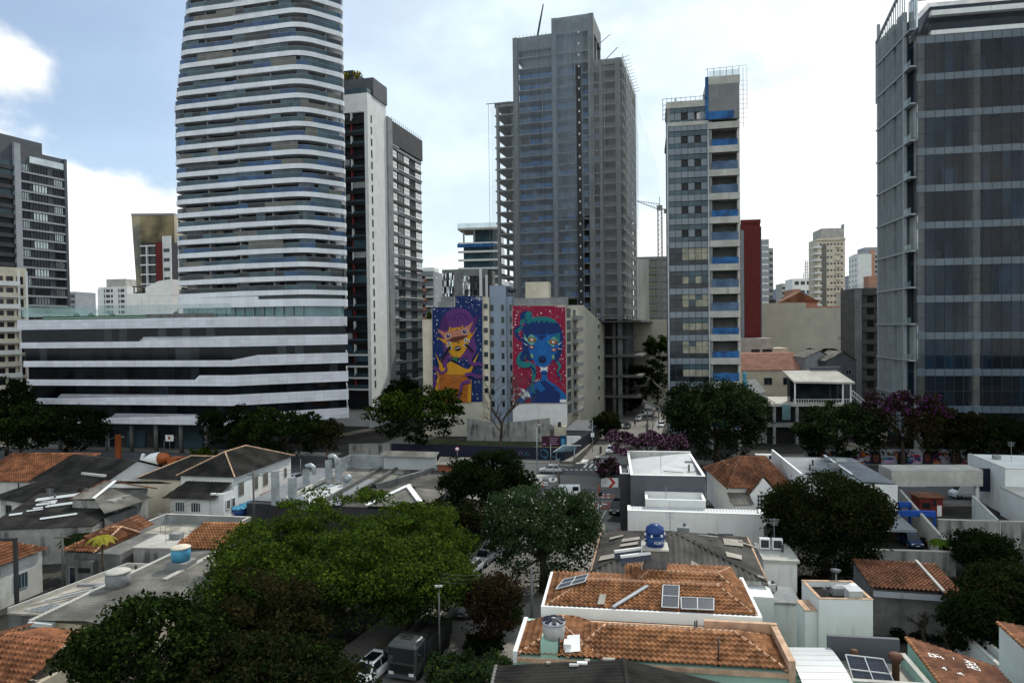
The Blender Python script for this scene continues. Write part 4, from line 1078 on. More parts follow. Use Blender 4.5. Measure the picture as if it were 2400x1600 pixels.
for k in range(4): P.poly([(1140 + k * 12, 945), (1152 + k * 12, 940), (1195 + k * 8, 1000), (1185 + k * 8, 1006)], 'm dark blue')
P.poly([(1160, 868), (1200, 868), (1200, 886), (1160, 886)], 'm dark blue')
P.poly([(1140, 812), (1160, 824), (1198, 822), (1212, 808), (1204, 835), (1214, 862), (1196, 848), (1165, 848), (1140, 862), (1152, 838)], 'm white'); P.oval((1172, 836), 4, 4, 'm dark blue', 8); P.oval((1188, 836), 4, 4, 'm dark blue', 8)
P.poly([(985, 1004), (1046, 1042), (1058, 1082), (1000, 1076)], 'm white'); P.poly([(958, 1062), (970, 1048), (1012, 1090), (1000, 1102)], 'm white'); P.poly([(1316, 1102), (1372, 1102), (1372, 1130), (1316, 1126)], 'm white'); P.poly([(1012, 1102), (1058, 1090), (1060, 1133), (1012, 1133)], 'm crimson')
P.stroke([(1000, 700), (965, 770), (1000, 800), (1060, 800), (1090, 850), (1085, 930), (1075, 1000), (1100, 1050)], (70, 12), 'm teal'); P.stroke([(1010, 690), (985, 740), (1005, 770)], (50, 20), 'm dark blue'); P.stroke([(1060, 810), (1092, 850), (1096, 880)], (24, 12), 'm dark blue')
P.stroke([(1290, 770), (1318, 815), (1296, 860), (1324, 905), (1316, 945)], (26, 6), 'm teal'); P.stroke([(1296, 862), (1302, 890), (1318, 905)], (14, 8), 'm dark blue'); P.stroke([(1250, 760), (1238, 815)], (14, 3), 'm purple'); P.stroke([(1300, 750), (1345, 810)], (8, 2), 'm plum')
P.stroke([(1012, 880), (1060, 940), (1090, 960)], (3, 14), 'm plum'); P.stroke([(1100, 780), (1108, 815)], (14, 2), 'm light blue')
P.mb.build('mural', P.mats, MC)
# leftovers of demolished houses along the wall
def gpx(px, py, Y): p = AT(px, py, Y); return p
t = thing('ruined_house', 'grey gabled shell of a demolished house against the crimson mural wall', 'ruin', (*(MO + d * mx(1262) - v * .15), 0), rot)
w = mx(1297) - mx(1262); zc_ = mz(1280, 985)
MB().prism([(0, -5), (w, -5), (w, -.05), (0, -.05)], 0, zc_ - 1.6).build('wall', 'grey wall', t)
MB().add([(0, -5.02, zc_ - 1.6), (w, -5.02, zc_ - 1.6), (w / 2, -5.02, zc_), (0, -.05, zc_ - 1.6), (w, -.05, zc_ - 1.6), (w / 2, -.05, zc_)], [(0, 1, 2), (3, 5, 4), (0, 2, 5, 3), (1, 4, 5, 2)]).build('gable', 'concrete', t)
t = thing('brick_remnant', 'patch of bare plaster wall with a window hole beside the gabled ruin', 'ruin', (*(MO + d * mx(1298) - v * .2), 0), rot)
MB().box(0, mx(1326) - mx(1298), -2.5, -.05, 0, mz(1310, 995)).build('wall', 'cream paint', t)
MB().box(1, 1.8, -2.55, -2.45, 3, 4.2).build('opening', 'charcoal', t)
t = thing('lot_wall', 'long low rendered wall closing the back of the grassy lot', 'wall', (*(MO + d * mx(1105) - v * 6.5), 0), rot)
MB().prism([(0, 0), (8, 0), (20, 0), (20, .4), (8, .4), (0, .4)], 0, [5.4, 4.2, 5.6, 5.6, 4.2, 5.4]).build('wall', 'stained wall', t)
t = thing('metal_shed', 'long grey metal shed roof at the foot of the crimson mural block', 'shed', (*(MO + d * mx(1330) - v * 9), 0), rot)
MB().prism([(0, 2), (5.6, 1.4), (8, 10), (2, 10)], 0, 2.8).build('wall', 'dark grey paint', t)
MB().slope([(-.3, 1.7, 2.9), (5.9, 1.1, 2.9), (8.3, 10, 4.2), (1.8, 10, 4.2)], (1, -.1, 0), .5, .06, 0).build('roof', 'dark grey paint', t)

# ================================================================ dark grey tower and cream block at the left edge
rot = 70; d = Vector(dirv(rot)); v = Vector((-d.y, d.x)); o = AT(-70, 768, 200).xy
W = reach(o, d, 157, 500); zA = AT(60, 324, o.y + d.y * reach(o, d, 60)).z; zB = AT(140, 369, o.y + d.y * reach(o, d, 140)).z
xs = reach(o, d, 98, 330); xp = reach(o, d, 44)
TF = thing('grey_tower', 'dark grey residential tower with stacked dark balconies behind the cream block', 'tower', (*o, 0), rot)
MB().box(0, xs, 0, 18, 0, zA).box(xs, W, 0, 17.9, 0, zB).build('wall', 'dark grey paint', TF)
MB().box(xp - .6, xp + 1.3, -.9, 0, 0, zA - 2).build('pier', 'grey paint', TF); MB().box(W - .9, W + .02, -.5, 0, 0, zB + .02).build('pier', 'dark grey paint', TF)
for k in range(24):
    z = zB - 6.5 - 2.95 * k
    if z < 20: break
    for a, b, m in ((xp + 1.8, xp + 4.4, 'frame grey'), (xp + 5.4, xs + 1.4, 'frame grey'), (xs + 3.4, W - 1.3, 'frame grey')):
        place(winmesh(round(b - a, 2), 2.3, 'charcoal', 'window glass' if (k * 7 + int(a)) % 3 else 'bright glass', bars=4, d=.25), 'window', TF, (a, -.02, z))
    MB().box(xp + 1.3, W - .9, -.45, -.02, z - .62, z - .06).build('floor_band', 'grey paint', TF)
    if k % 1 == 0:
        MB().box(0, xp - .6, -.7, 0, z - .5, z + .7).build('balcony', 'charcoal', TF)
        MB().box(0, xp - .7, -.02, .0, z + .8, z + 2.3).build('balcony_opening', 'black' if rw.random() < .7 else 'grey glass', TF)
MB().box(xp + 4.5, W - 1, -.3, -.01, zB - 3.6, zB - 1.6).build('top_window', 'bright glass', TF)
rot = 58; d = Vector(dirv(rot)); o = AT(-50, 768, 164).xy; W = reach(o, d, 62, 650); zA = AT(30, 634, o.y + d.y * reach(o, d, 30)).z
def cream_extra(t, W, D, H):
    for k in range(13):
        z = H - 3.6 - 2.8 * k
        if z < 3: break
        MB().box(W * .30, W * .82, -1.1, 0, z - .15, z).build('balcony_slab', 'white paint', t)
        MB().box(W * .30, W * .82, -1.1, -1.04, z, z + .95).build('balcony_rail', 'cream paint' if k % 2 else 'white paint', t)
    for x in (.12, .30, .82, .985): MB().box(W * x - .2, W * x + .25, -.35, 0, 0, H).build('pier', 'white paint', t)
block('cream_apartment_block', 'cream apartment block with small balconies and brown shutters in front of the grey tower', 'apartment block', (*o, 0), rot, W, 14, zA, 'cream paint',
      [dict(face='front', cols=4, rows=13, x0=W * .15, dx=W * .21, z0=zA - 3.3 - 2.8 * 12, dz=2.8, w=1.5, h=1.9, frame='brown wood', glass='window glass')],
      slabs=dict(z=[zA - 3.75 - 2.8 * k for k in range(13)], out=.25, t=.25, mat='white paint', faces=('front',)), extra=cream_extra)

# ================================================================ things seen between the big towers
def far(name, label, cat, px0, px1, py, Y, rot=-8, D=15, wall='white paint', cols=4, w=1.4, h=1.3, fl=3.0, glass='window glass', z_lo=14, group=None, side=False, parapet=1.0, m0=.08, extra=None, bars=1, frame='frame grey', skip=0):
    o, W, H = bb(px0, px1, py, Y, rot)
    rows = max(1, int((H - 2 - z_lo) / fl)); z0 = H - 2.4 - fl * (rows - 1)
    dx = W * (1 - 2 * m0) / max(1, cols); wins = []
    if cols: wins.append(dict(face='front', cols=cols, rows=rows, x0=W * m0 + (dx - w) / 2, dx=dx, z0=z0, dz=fl, w=w, h=h, glass=glass, bars=bars, frame=frame, skip=skip))
    if side: n = max(1, int(D / 4)); wins.append(dict(face=side, cols=n, rows=rows, x0=1.2, dx=D / n, z0=z0, dz=fl, w=w, h=h, glass=glass, bars=bars, frame=frame))
    return block(name, label, cat, o, rot, W, D, H, wall, wins, parapet=parapet, extra=extra, group=group)
FG = 'far apartment buildings between the towers'
def x_h(t, W, D, H):
    MB().box(W * .2, W * .88, 2, D - 2, H, H + 6).build('roof_room', 'pale concrete', t)
    MB().box(-.3, W * .2, -.5, 0, 0, H).box(W * .52, W * .70, -.5, 0, 0, H).build('blind_panel', 'white paint', t)
far('white_apartment_block', 'small white high-rise with blind white strips far beyond the podium terrace', 'apartment block', 233, 300, 676, 430, cols=5, w=2.6, h=2.0, fl=3.3, extra=x_h, group=FG)
far('far_apartment_block', 'small grey high-rise peeping past the grey tower edge', 'apartment block', 157, 179, 688, 380, cols=2, w=2.2, h=1.9, wall='grey paint', extra=None, group=FG)
o = AT(308, 505, 270); a = AT(408, 505, 270); b0, b1 = AT(322, 700, 270), AT(408, 700, 270)
t = thing('leaning_glass_tower', 'leaning dark tower with painted gold reflections and blue glass behind the red striped block', 'office tower', (o.x, 270, 0))
hz = o.z; k = (b0.x - o.x) / (hz - b0.z); xb_ = k * hz
ww = a.x - o.x
MB().add([(xb_, 0, 0), (ww, 0, 0), (ww, 18, 0), (xb_, 18, 0), (0, 0, hz), (ww, 0, hz), (ww, 18, hz), (0, 18, hz)], [(0, 1, 5, 4), (1, 2, 6, 5), (2, 3, 7, 6), (3, 0, 4, 7), (4, 5, 6, 7)]).build('curtain_wall', 'gold reflection glass', t)  # gold reflection is in the base colour
MB().add([(xb_ + .25 * ww, -.1, 0), (xb_ + .48 * ww, -.1, 0), (xb_ * .4 + .42 * ww, -.1, hz * .55), (xb_ * .4 + .28 * ww, -.1, hz * .55)], [(0, 1, 2, 3)]).build('blue_glazing', 'blue glass', t)
MB().box(-.1, ww, -.15, 18, hz, hz + .7).build('roof_edge', 'fin grey', t)
def x_red(t, W, D, H):
    MB().box(W * .52, W * .72, -.8, 0, 0, H + 1).build('brick_shaft', 'red cladding', t)
    MB().box(W * .72, W, -.4, 0, H * .0, H + 3).build('white_shaft', 'white paint', t)
    for kk in range(int(H / 3.2)):
        z = H - 3.2 * kk - .4; MB().box(0, W * .52, -.9, 0, z, z + .45).build('floor_band', 'white paint', t)
        place(winmesh(round(W * .2, 2), 1.2, 'frame grey', 'window glass'), 'window', t, (W * .76, -.42, z - 2))
    MB().box(W * .2, W * .24, -.95, -.1, 0, H).build('pier', 'white paint', t)
far('striped_apartment_block', 'apartment block with white floor bands and a red brick shaft left of the banded tower', 'apartment block', 336, 406, 575, 235, cols=2, w=4.0, h=2.2, fl=3.2, m0=.02, wall='charcoal', extra=x_red, z_lo=25)
oo, W, H = bb(300, 404, 692, 188, -8)
def x_par(t, W, D, H):
    MB().prism([(W * .42, -.1), (W * .72, -.1), (W, -.1), (W, 8), (W * .72, 8), (W * .42, 8)], H - .1, [H + 2.2, H + 3.8, H + 4.2, H + 4.2, H + 3.8, H + 2.2]).build('raised_parapet', 'white paint', t)
    MB().box(W * .06, W * .42, 1, 5, H + 2.4, H + 2.65).box(W * .08, W * .1, 1.1, 1.3, H, H + 2.4).build('pergola', 'steel dark', t)
    mb = MB()
    for i in range(5): mb.lathe([(.1, 0), (.5, .4), (.3, 1.1)], (W * (.1 + .07 * i), 2, H), 6)
    mb.build('terrace_plant', 'leaf dark', t)
block('white_low_block', 'plain white wall with a stepped parapet and terrace pergola behind the podium', 'building', oo, -8, W, 12, H, 'white paint', parapet=.6, extra=x_par)
def x_balc(t, W, D, H):
    for kk in range(int(H / 3.4)):
        z = H - 3.4 * kk - 3; MB().box(0, W * .45, -1.4, 0, z, z + 1.3).build('balcony', 'salmon', t); MB().box(W * .4, W + 1.2, -1.0, 0, z + 1.2, z + 2.0).build('balcony', 'white paint', t)
far('salmon_balcony_block', 'block with salmon and white balconies just right of the black balcony tower', 'apartment block', 988, 1018, 642, 250, cols=2, w=2.0, h=1.8, wall='grey paint', extra=x_balc, fl=3.4, m0=.04, group=FG)
far('far_apartment_block', 'very pale blind high-rise far behind the salmon balconies', 'apartment block', 993, 1019, 631, 420, wall='white paint', cols=0, D=12, group=FG)
far('far_apartment_block', 'low bluish white block with rows of dots for windows far down the street gap', 'apartment block', 1018, 1037, 684, 460, cols=4, w=1.2, h=1.2, wall='clean white', group=FG)
far('far_apartment_block', 'low cream block in front of the bluish white block', 'apartment block', 1020, 1040, 700, 300, cols=2, w=2.0, h=1.6, wall='cream paint', group=FG)
def x_mir(t, W, D, H):
    MB().box(W * .27, W * .44, -.6, 0, 0, H + 1).build('tiled_shaft', 'concrete', t)
    mb = MB(); m2 = MB(); g = random.Random(8)
    for i in range(9):
        for j in range(10):
            x = .1 + i * W * .27 / 9; mb.add([(x, -.1 - g.uniform(0, .12), H - 2.2 * j - 2.3), (x + W * .027, -.1 - g.uniform(0, .12), H - 2.2 * j - 2.3), (x + W * .027, -.1 - g.uniform(0, .12), H - 2.2 * j - .2), (x, -.1 - g.uniform(0, .12), H - 2.2 * j - .2)], [(0, 1, 2, 3)], g.choice((0, 0, 1, 2)))
            x = W * .45 + i * W * .36 / 9; m2.add([(x, -.1 - g.uniform(0, .12), H - 2.2 * j - 3.3), (x + W * .038, -.1 - g.uniform(0, .12), H - 2.2 * j - 3.3), (x + W * .038, -.1 - g.uniform(0, .12), H - 2.2 * j - 1.2), (x, -.1 - g.uniform(0, .12), H - 2.2 * j - 1.2)], [(0, 1, 2, 3)], (0 if i < 4 else 2) if g.random() < .75 else 1)
    for b_ in (mb, m2): b_.build('mirror_glazing', ['mirror glass', 'window glass', 'dark glass'], t)  # dark panes among the mirrors paint in a broken reflection pattern
    MB().box(W * .82, W * .88, -.5, 0, 0, H + 1).box(W * .95, W, -.5, 0, 0, H - 1).build('white_fin', 'clean white', t)
    MB().box(W * .88, W * .95, -.3, 0, 0, H - 2).build('grey_panel', 'dark grey paint', t)
far('mirror_glass_block', 'block with crumpled mirror glass and painted-in dark reflections above the navy mural', 'office block', 1038, 1145, 638, 225, cols=0, wall='concrete', extra=x_mir, D=14)
oo, W, H = bb(1089, 1172, 530, 300, -8)
def x_slab(t, W, D, H):
    for kk in range(12):
        z = H - 1.8 - (6.0 if kk else 0) - 3.6 * kk + (3.6 if kk else 0)
        if kk == 0: z = H - 1.6
        MB().box(-2.2, W + 1, -1.6, 0 if kk else D, z, z + .8).build('floor_band', 'white paint' if kk else 'pale concrete', t)
    for x in (0, W * .3): MB().box(x, x + .6, -1, -.3, H - 9, H - 1.6).build('column', 'concrete', t)
    MB().box(-2.4, W * .9, -1.7, -1.62, H - 9.2, H - 7.6).build('blue_tarp', 'blue tarp', t)
    MB().wall([(-2.2, -1.6), (W, -1.6)], H - .8, H + 1.2, .05).build('roof_screen', 'clear glass', t)
t = thing('unfinished_slab_block', 'unfinished block with open top floor and blue tarpaulin behind the netted tower', 'construction building', oo, -8)
MB().box(0, W, 0, 16, 0, H - 9).box(W * .25, W, 2, 14, H - 9, H - 1.6).build('wall', 'grey glass', t); x_slab(t, W, 16, H)
def x_net(t, W, D, H):
    MB().box(-.6, W * .38, -.5, 0, 0, H).build('net_cover', 'scaffold net', t)
    for kk in range(16): MB().box(W * .38, W, -.4, 0, H - 3.0 * kk - .4, H - 3.0 * kk).build('floor_band', 'concrete', t)
far('netted_apartment_block', 'beige block under scaffold netting right of the tall netted tower', 'construction building', 1494, 1567, 607, 290, cols=4, w=1.8, h=1.9, glass='lit interior', wall='concrete', extra=x_net, z_lo=18, m0=.30)
far('blank_wall_building', 'low beige blind wall behind the street trees beside the netted tower', 'building', 1470, 1570, 756, 235, cols=0, wall='beige paint', D=12)
# tower crane
pc = AT(1548, 700, 285)
t = thing('tower_crane', 'thin lattice tower crane behind the narrow office block', 'crane', (pc.x, 285, 0))
zt_ = AT(1548, 492, 285).z; mb = MB()
for x, y in ((-.8, -.8), (.8, -.8), (.8, .8), (-.8, .8)): mb.bar((x, y, 0), (x, y, zt_), .22)
for i in range(int(zt_ / 2)): z = i * 2; mb.bar((-.8, -.8, z), (.8, -.8, z + 2), .14).bar((.8, -.8, z), (.8, .8, z + 2), .14).bar((-.8, -.8, z + 2), (.8, -.8, z + 2), .12)
mb.build('mast', 'crane grey', t)
j0 = AT(1493, 472, 285); mb = MB(); L = j0.x - pc.x
mb.bar((L, 0, j0.z), (0, 0, zt_), .25).bar((L, 0, j0.z + .2), (0, 0, zt_ + 2.4), .2)
for i in range(9): f = i / 9; mb.bar((L * f, 0, zt_ + (j0.z - zt_) * f), (L * (f + .055), 0, zt_ + 2.4 + (j0.z + .2 - zt_ - 2.4) * (f + .055)), .12)
mb.build('jib', 'crane grey', t)
MB().bar((0, 0, zt_ + .3), (3.2, 0, zt_ + .2), .4).box(1.8, 3.4, -.6, .6, zt_ - 1.4, zt_ + .3).build('counterweight', 'crane grey', t)
MB().box(-1, .9, -1, 1, zt_, zt_ + 1.8).bar((0, 0, zt_ + 1.8), (0, 0, zt_ + 5.4), .25).build('cab', 'crane grey', t)

# right of the narrow block
oo, W, H = bb(1738, 1783, 524, 215, -10)
def x_brick(t, W, D, H):
    MB().box(0, W * .14, -.15, 0, 0, H - 2).build('glass_strip', 'spandrel glass', t)
    MB().box(W, W + .3, -.1, D, 0, H - 1).build('side_panel', 'dark grey paint', t); MB().box(-.1, W + .1, -.2, .5, H, H + 1.2).build('parapet', 'red cladding', t)
block('red_clad_building', 'tall blind dark red wall right of the narrow office block', 'building', oo, -10, W, 4.5, H, 'red cladding', parapet=0, extra=x_brick)
far('grey_balcony_tower', 'slim grey tower with white balcony dashes right behind the red wall', 'apartment tower', 1786, 1803, 566, 330, cols=2, w=1.6, h=1.1, glass='clean white', wall='grey paint', fl=3.0, group=FG, z_lo=26)
far('grey_balcony_tower', 'slim pale glazed tower beside the slim grey one', 'apartment tower', 1803, 1813, 586, 335, cols=1, w=1.6, h=1.6, glass='grey glass', wall='pale concrete', group=FG, z_lo=26)
rot = -6; d = Vector(dirv(rot)); o = AT(1738, 768, 228).xy
def wz(px, py): p = o + d * reach(o, d, px, py); return (reach(o, d, px, py), AT(px, py, p.y).z)
t = thing('blank_beige_building', 'big blind beige wall with a stepped top right of the narrow office block', 'building', (*o, 0), rot)
xa, za = wz(1783, 723); xb, zb_ = wz(1889, 709); xc, zc_ = wz(1979, 721)
MB().box(0, xa, 0, 20, 0, za).box(xa, xb, 0, 20.02, 0, zb_).box(xb, xc, 0, 20, 0, zc_).build('wall', 'beige paint', t)
MB().prism([(-.1, .5), (xa, .5), (xa, 12), (-.1, 12)], za, [za + .2, za + .9, za + .9, za + .2]).prism([(xb, .5), (xc - .3, .5), (xc - 1, 15), (xb, 15)], zc_, [zc_ + .7, zc_ + .5, zc_ + .9, zc_ + .7]).build('roof', 'pink terracotta', t)
xd, zd = wz(1857, 697); xe, zee = wz(1935, 712)
MB().box(xd, xe, 8, 18, zb_ - 1, zd - .8).build('upper_wall', 'salmon', t)
xm_, zm_ = wz(1893, 681)
MB().add([(xd - 1.2, 7.5, zd - .9), (xe + 1, 7.5, zd - 1.4), (xm_, 7.6, zm_), (xd, 18, zd - .9), (xe, 18, zd - 1.4), (xm_, 18, zm_)], [(0, 1, 2), (3, 5, 4), (0, 2, 5, 3), (1, 4, 5, 2)]).build('gable_roof', 'old terracotta', t)
MB().lathe([(1.2, 0), (1.2, 1.4)], (xa + 4.5, 3, zb_), 10).build('roof_tank', 'charcoal', t)
def x_ant(t, W, D, H):
    mb = MB()
    for i in range(5): mb.bar((W * .62 + i * .9, 3, H), (W * .62 + i * .9, 3, H + (11 if i in (1, 2) else 4)), .35)
    for i in range(6): mb.bar((W * .62, 3, H + 1 + i * 1.6), (W * .62 + 2.5, 3, H + 1.4 + i * 1.6), .25)
    mb.build('antenna', 'frame grey', t); MB().box(W * .3, W * .7, -3, -.02, H - 14, H - 7).build('front_wing', 'blue grey paint', t)
far('white_antenna_building', 'white building with a cluster of rooftop antennas left of the cream tower', 'apartment block', 1857, 1907, 657, 380, cols=3, w=2.2, h=2.0, fl=5, wall='clean white', extra=x_ant, group=FG, z_lo=22)
far('far_apartment_block', 'small pale stepped block left of the antenna building', 'apartment block', 1833, 1858, 668, 400, cols=2, w=3.2, h=1.5, wall='pale concrete', group=FG, z_lo=24)
far('far_apartment_block', 'hazy bluish block on the skyline left of the stepped pale block', 'apartment block', 1819, 1834, 680, 620, cols=2, w=2, h=1.5, wall='blue grey paint', group=FG, z_lo=30)
far('brown_roof_room', 'small ochre and brown rooftop room in front of the antenna building', 'building', 1858, 1877, 683, 300, cols=1, w=1.5, h=1.2, wall='salmon', group=FG, z_lo=30)
def x_cream(t, W, D, H):
    MB().box(W * .16, W, 1, D, H, H + 5.8).build('roof_room', 'pale concrete', t); MB().box(W * .93, W, .8, 3, H + 5.8, H + 7.5).build('chimney', 'grey paint', t)
    MB().box(-.6, W + .1, -.6, .8, H, H + .8).build('cornice', 'cream paint', t)
    for kk in range(18):
        z = H - 3.05 * kk - 3.6
        MB().box(-1.6, W * .13, -.9, 6, z, z + .9).build('balcony', 'white paint', t); MB().box(W * .66, W * .84, -.8, 0, z, z + .9).build('balcony', 'cream paint', t)
    MB().box(W * .14, W * .32, -.08, 0, 0, H - 2).build('window_strip', 'olive glass', t)
far('cream_tower', 'tall cream apartment tower with small balconies standing alone on the skyline', 'apartment tower', 1917, 1981, 563, 330, cols=7, w=.9, h=1.0, fl=3.05, wall='cream paint', extra=x_cream, z_lo=20, m0=.06, skip=.15)
def x_pink(t, W, D, H): MB().box(W * .42, W * .58, -.4, 0, 0, H + 3).box(W * .8, W, -.4, 0, 0, H).build('pink_strip', 'salmon', t); MB().box(W * .25, W * .92, 2, D, H, H + 4.5).build('roof_room', 'grey paint', t)
far('pink_grey_tower', 'pale tower with pinkish vertical strips close to the glass office tower', 'apartment tower', 2016, 2074, 596, 420, cols=5, w=1.8, h=1.8, wall='pale concrete', extra=x_pink, group=FG, z_lo=34)
far('white_slim_tower', 'white blind walled tower in front of the pinkish striped one', 'apartment tower', 2011, 2043, 600, 390, cols=0, wall='white paint', side='left', w=1.4, group=FG)
far('far_apartment_block', 'small grey block topped by a mast between the cream and white towers', 'apartment block', 1995, 2011, 648, 460, cols=2, w=2.4, h=1.6, wall='grey paint', group=FG, z_lo=30, extra=lambda t, W, D, H: MB().bar((W * .5, 2, H), (W * .5, 2, H + 9), .4).bar((W * .3, 2, H), (W * .3, 2, H + 4), .3).build('antenna', 'frame grey', t))
far('far_apartment_block', 'hazy grey block low on the skyline right beside the cream tower', 'apartment block', 1980, 1996, 664, 520, cols=3, w=1.6, h=1.4, wall='blue grey paint', group=FG, z_lo=30)
far('cream_side_house', 'narrow cream house wall left of the dark concrete frame building', 'building', 1990, 2003, 690, 260, cols=0, wall='cream paint', group=FG)
far('orange_roof_room', 'orange and grey rooftop room above the dark concrete frame', 'building', 2036, 2070, 652, 300, cols=0, wall='salmon', group=FG, D=6)
oo, W, H = bb(2003, 2080, 679, 186, -9)
def x_frame(t, W, D, H):
    for kk in range(10):
        z = H - 3.27 * kk - .3
        MB().box(W * .22, W, -.5, 0, z - 1.1, z).build('floor_band', 'dark concrete', t)
        for x in (.38, .78): MB().box(W * x, W * (x + .2), -.12, -.02, z - 3.0, z - 1.3).build('opening', 'black', t)
    MB().box(0, W * .2, -.6, 0, 0, H + .3).build('pier', 'concrete', t); mb = MB()
    for i in range(12): mb.bar((i * W / 12, 0, H), (i * W / 12, 0, H + 2), .08)
    mb.bar((0, 0, H + 1.2), (W, 0, H + 1.2), .08).build('roof_railing', 'grey paint', t)
block('concrete_frame_building', 'dark raw concrete frame with empty window holes left of the glass office tower', 'construction building', oo, -9, W, 12, H, 'dark concrete', parapet=.5, extra=x_frame)
# ================================================================ houses
def fr(A, B, C, z):
    """front eave A-B and one back point C (photo points) at height z -> base, turn, width, depth"""
    a, b, c = (Vector(G(*p, z)) for p in (A, B, C)); u = (b - a); W = u.length; u /= W; n = Vector((-u.y, u.x))
    return (a.x, a.y, 0), math.degrees(math.atan2(u.y, u.x)), W, (c - a).dot(n)
def hit(t, px, py, a, b, c):
    """the point of a thing's roof plane (through a, b, c in its own axes) behind a photo point"""
    M = (Matrix.Translation(t.location) @ Matrix.Rotation(t.rotation_euler.z, 4, 'Z')).inverted()
    o = M @ Vector((0, 0, CAM_H)); dd = M.to_3x3() @ ray(px, py); a, b, c = Vector(a), Vector(b), Vector(c)
    n = (b - a).cross(c - a); return o + dd * ((a - o).dot(n) / dd.dot(n))
TILE = dict(rib=.36, amp=.20, row=.46, step=.09); SHEET = dict(rib=.36, amp=.11, row=0)
def hip(t, x0, x1, y0, y1, z, h, m, rx0=None, rx1=None, ry=None, along='x', k=TILE, cap='ridge mortar', name='roof'):
    """hipped roof; ridge along x from rx0 to rx1 at ry, or along y"""
    mb, cp = MB(), MB()
    if along == 'x':
        ry = (y0 + y1) / 2 if ry is None else ry; hw = (y1 - y0) / 2
        rx0 = x0 + hw if rx0 is None else rx0; rx1 = x1 - hw if rx1 is None else rx1
        p, q = (rx0, ry, z + h), (rx1, ry, z + h)
        mb.slope([(x0, y0, z), (x1, y0, z), q, p], (1, 0, 0), m=0, **k).slope([(x1, y1, z), (x0, y1, z), p, q], (1, 0, 0), m=0, **k)
    else:
        rx = (x0 + x1) / 2 if rx0 is None else rx0; hw = (x1 - x0) / 2
        ry0, ry1 = ry if ry else (y0 + hw, y1 - hw)
        p, q = (rx, ry0, z + h), (rx, ry1, z + h)
        mb.slope([(x1, y0, z), (x1, y1, z), q, p], (0, 1, 0), m=0, **k).slope([(x0, y1, z), (x0, y0, z), p, q], (0, 1, 0), m=0, **k)
    A, B, C, D = (x0, y0, z), (x1, y0, z), (x1, y1, z), (x0, y1, z)
    if along == 'x':
        if p[0] > x0 + .05: mb.slope([D, A, p], (0, 1, 0), m=0, **k)
        else: mb.poly([D, A, p], 0)
        if q[0] < x1 - .05: mb.slope([B, C, q], (0, 1, 0), m=0, **k)
        else: mb.poly([B, C, q], 0)
        hips = ((A, p), (D, p), (B, q), (C, q))
    else:
        mb.slope([A, B, p], (1, 0, 0), m=0, **k).slope([C, D, q], (1, 0, 0), m=0, **k); hips = ((A, p), (B, p), (C, q), (D, q))
    for a, b in hips + ((p, q),):
        a, b = Vector(a), Vector(b); n = max(2, int((b - a).length / .38)); up = Vector((0, 0, .07))
        for i in range(n): cp.tube([a + (b - a) * i / n + up, a + (b - a) * (i + .93) / n + up * 1.3], [.12, .10], 5)
    r = mb.build(name, m, t)
    if cap: cp.build('ridge_cap', cap, r)
    return r
def wins(t, W, D, items, frame='white paint', glass='window glass', **kw):
    for face, a, z, w, h in items:
        p, r = onface(face, a, z, W, D); place(winmesh(w, h, frame, glass, **kw), 'window', t, p, r)
def parapets(t, x0, x1, y0, y1, z, h, m, w=.2, sides='fblr', cap=None, name='parapet'):
    S_ = dict(f=(x0, x1, y0, y0 + w), b=(x0, x1, y1 - w, y1), l=(x0, x0 + w, y0 + w, y1 - w), r=(x1 - w, x1, y0 + w, y1 - w))
    mb = MB()
    for s in sides: mb.box(*S_[s], z, z + h, 0); mb.box(S_[s][0] - .03, S_[s][1] + .03, S_[s][2] - .03, S_[s][3] + .03, z + h, z + h + .05, 1)
    return mb.build(name, [m, cap or m], t)
def panel(t, q, nx, ny, frame='white metal'):
    """solar panel lying on a roof: q = four corners (own axes), counter-clockwise"""
    a, b, c, e = (Vector(p) for p in q); n = (b - a).cross(e - a).normalized(); n = n if n.z > 0 else -n
    P = lambda u, v: a + (b - a) * u * (1 - v) + (c - e) * u * v + (e - a) * v
    me = MB().add([P(0, 0) + n * .12, P(1, 0) + n * .12, P(1, 1) + n * .12, P(0, 1) + n * .12, P(0, 0) + n * .05, P(1, 0) + n * .05, P(1, 1) + n * .05, P(0, 1) + n * .05], [(0, 1, 2, 3), (4, 7, 6, 5), (0, 4, 5, 1), (1, 5, 6, 2), (2, 6, 7, 3), (3, 7, 4, 0)])
    me.build('solar_cells', 'solar cell', t); mb = MB()
    for i in range(nx + 1): mb.bar(P(i / nx, 0) + n * .14, P(i / nx, 1) + n * .14, .06)
    for j in range(ny + 1): mb.bar(P(0, j / ny) + n * .14, P(1, j / ny) + n * .14, .06)
    mb.build('frame', frame, t)
def solar(label, host, px, plane, nx, ny):
    h = [hit(host, x, y, *plane) for x, y in px]; t = thing('solar_panel', label, 'solar panel', host.location + Matrix.Rotation(host.rotation_euler.z, 3, 'Z') @ h[0], math.degrees(host.rotation_euler.z), 'solar panels on the roofs')
    panel(t, [p - h[0] + Vector((0, 0, .14)) for p in h], nx, ny); return t
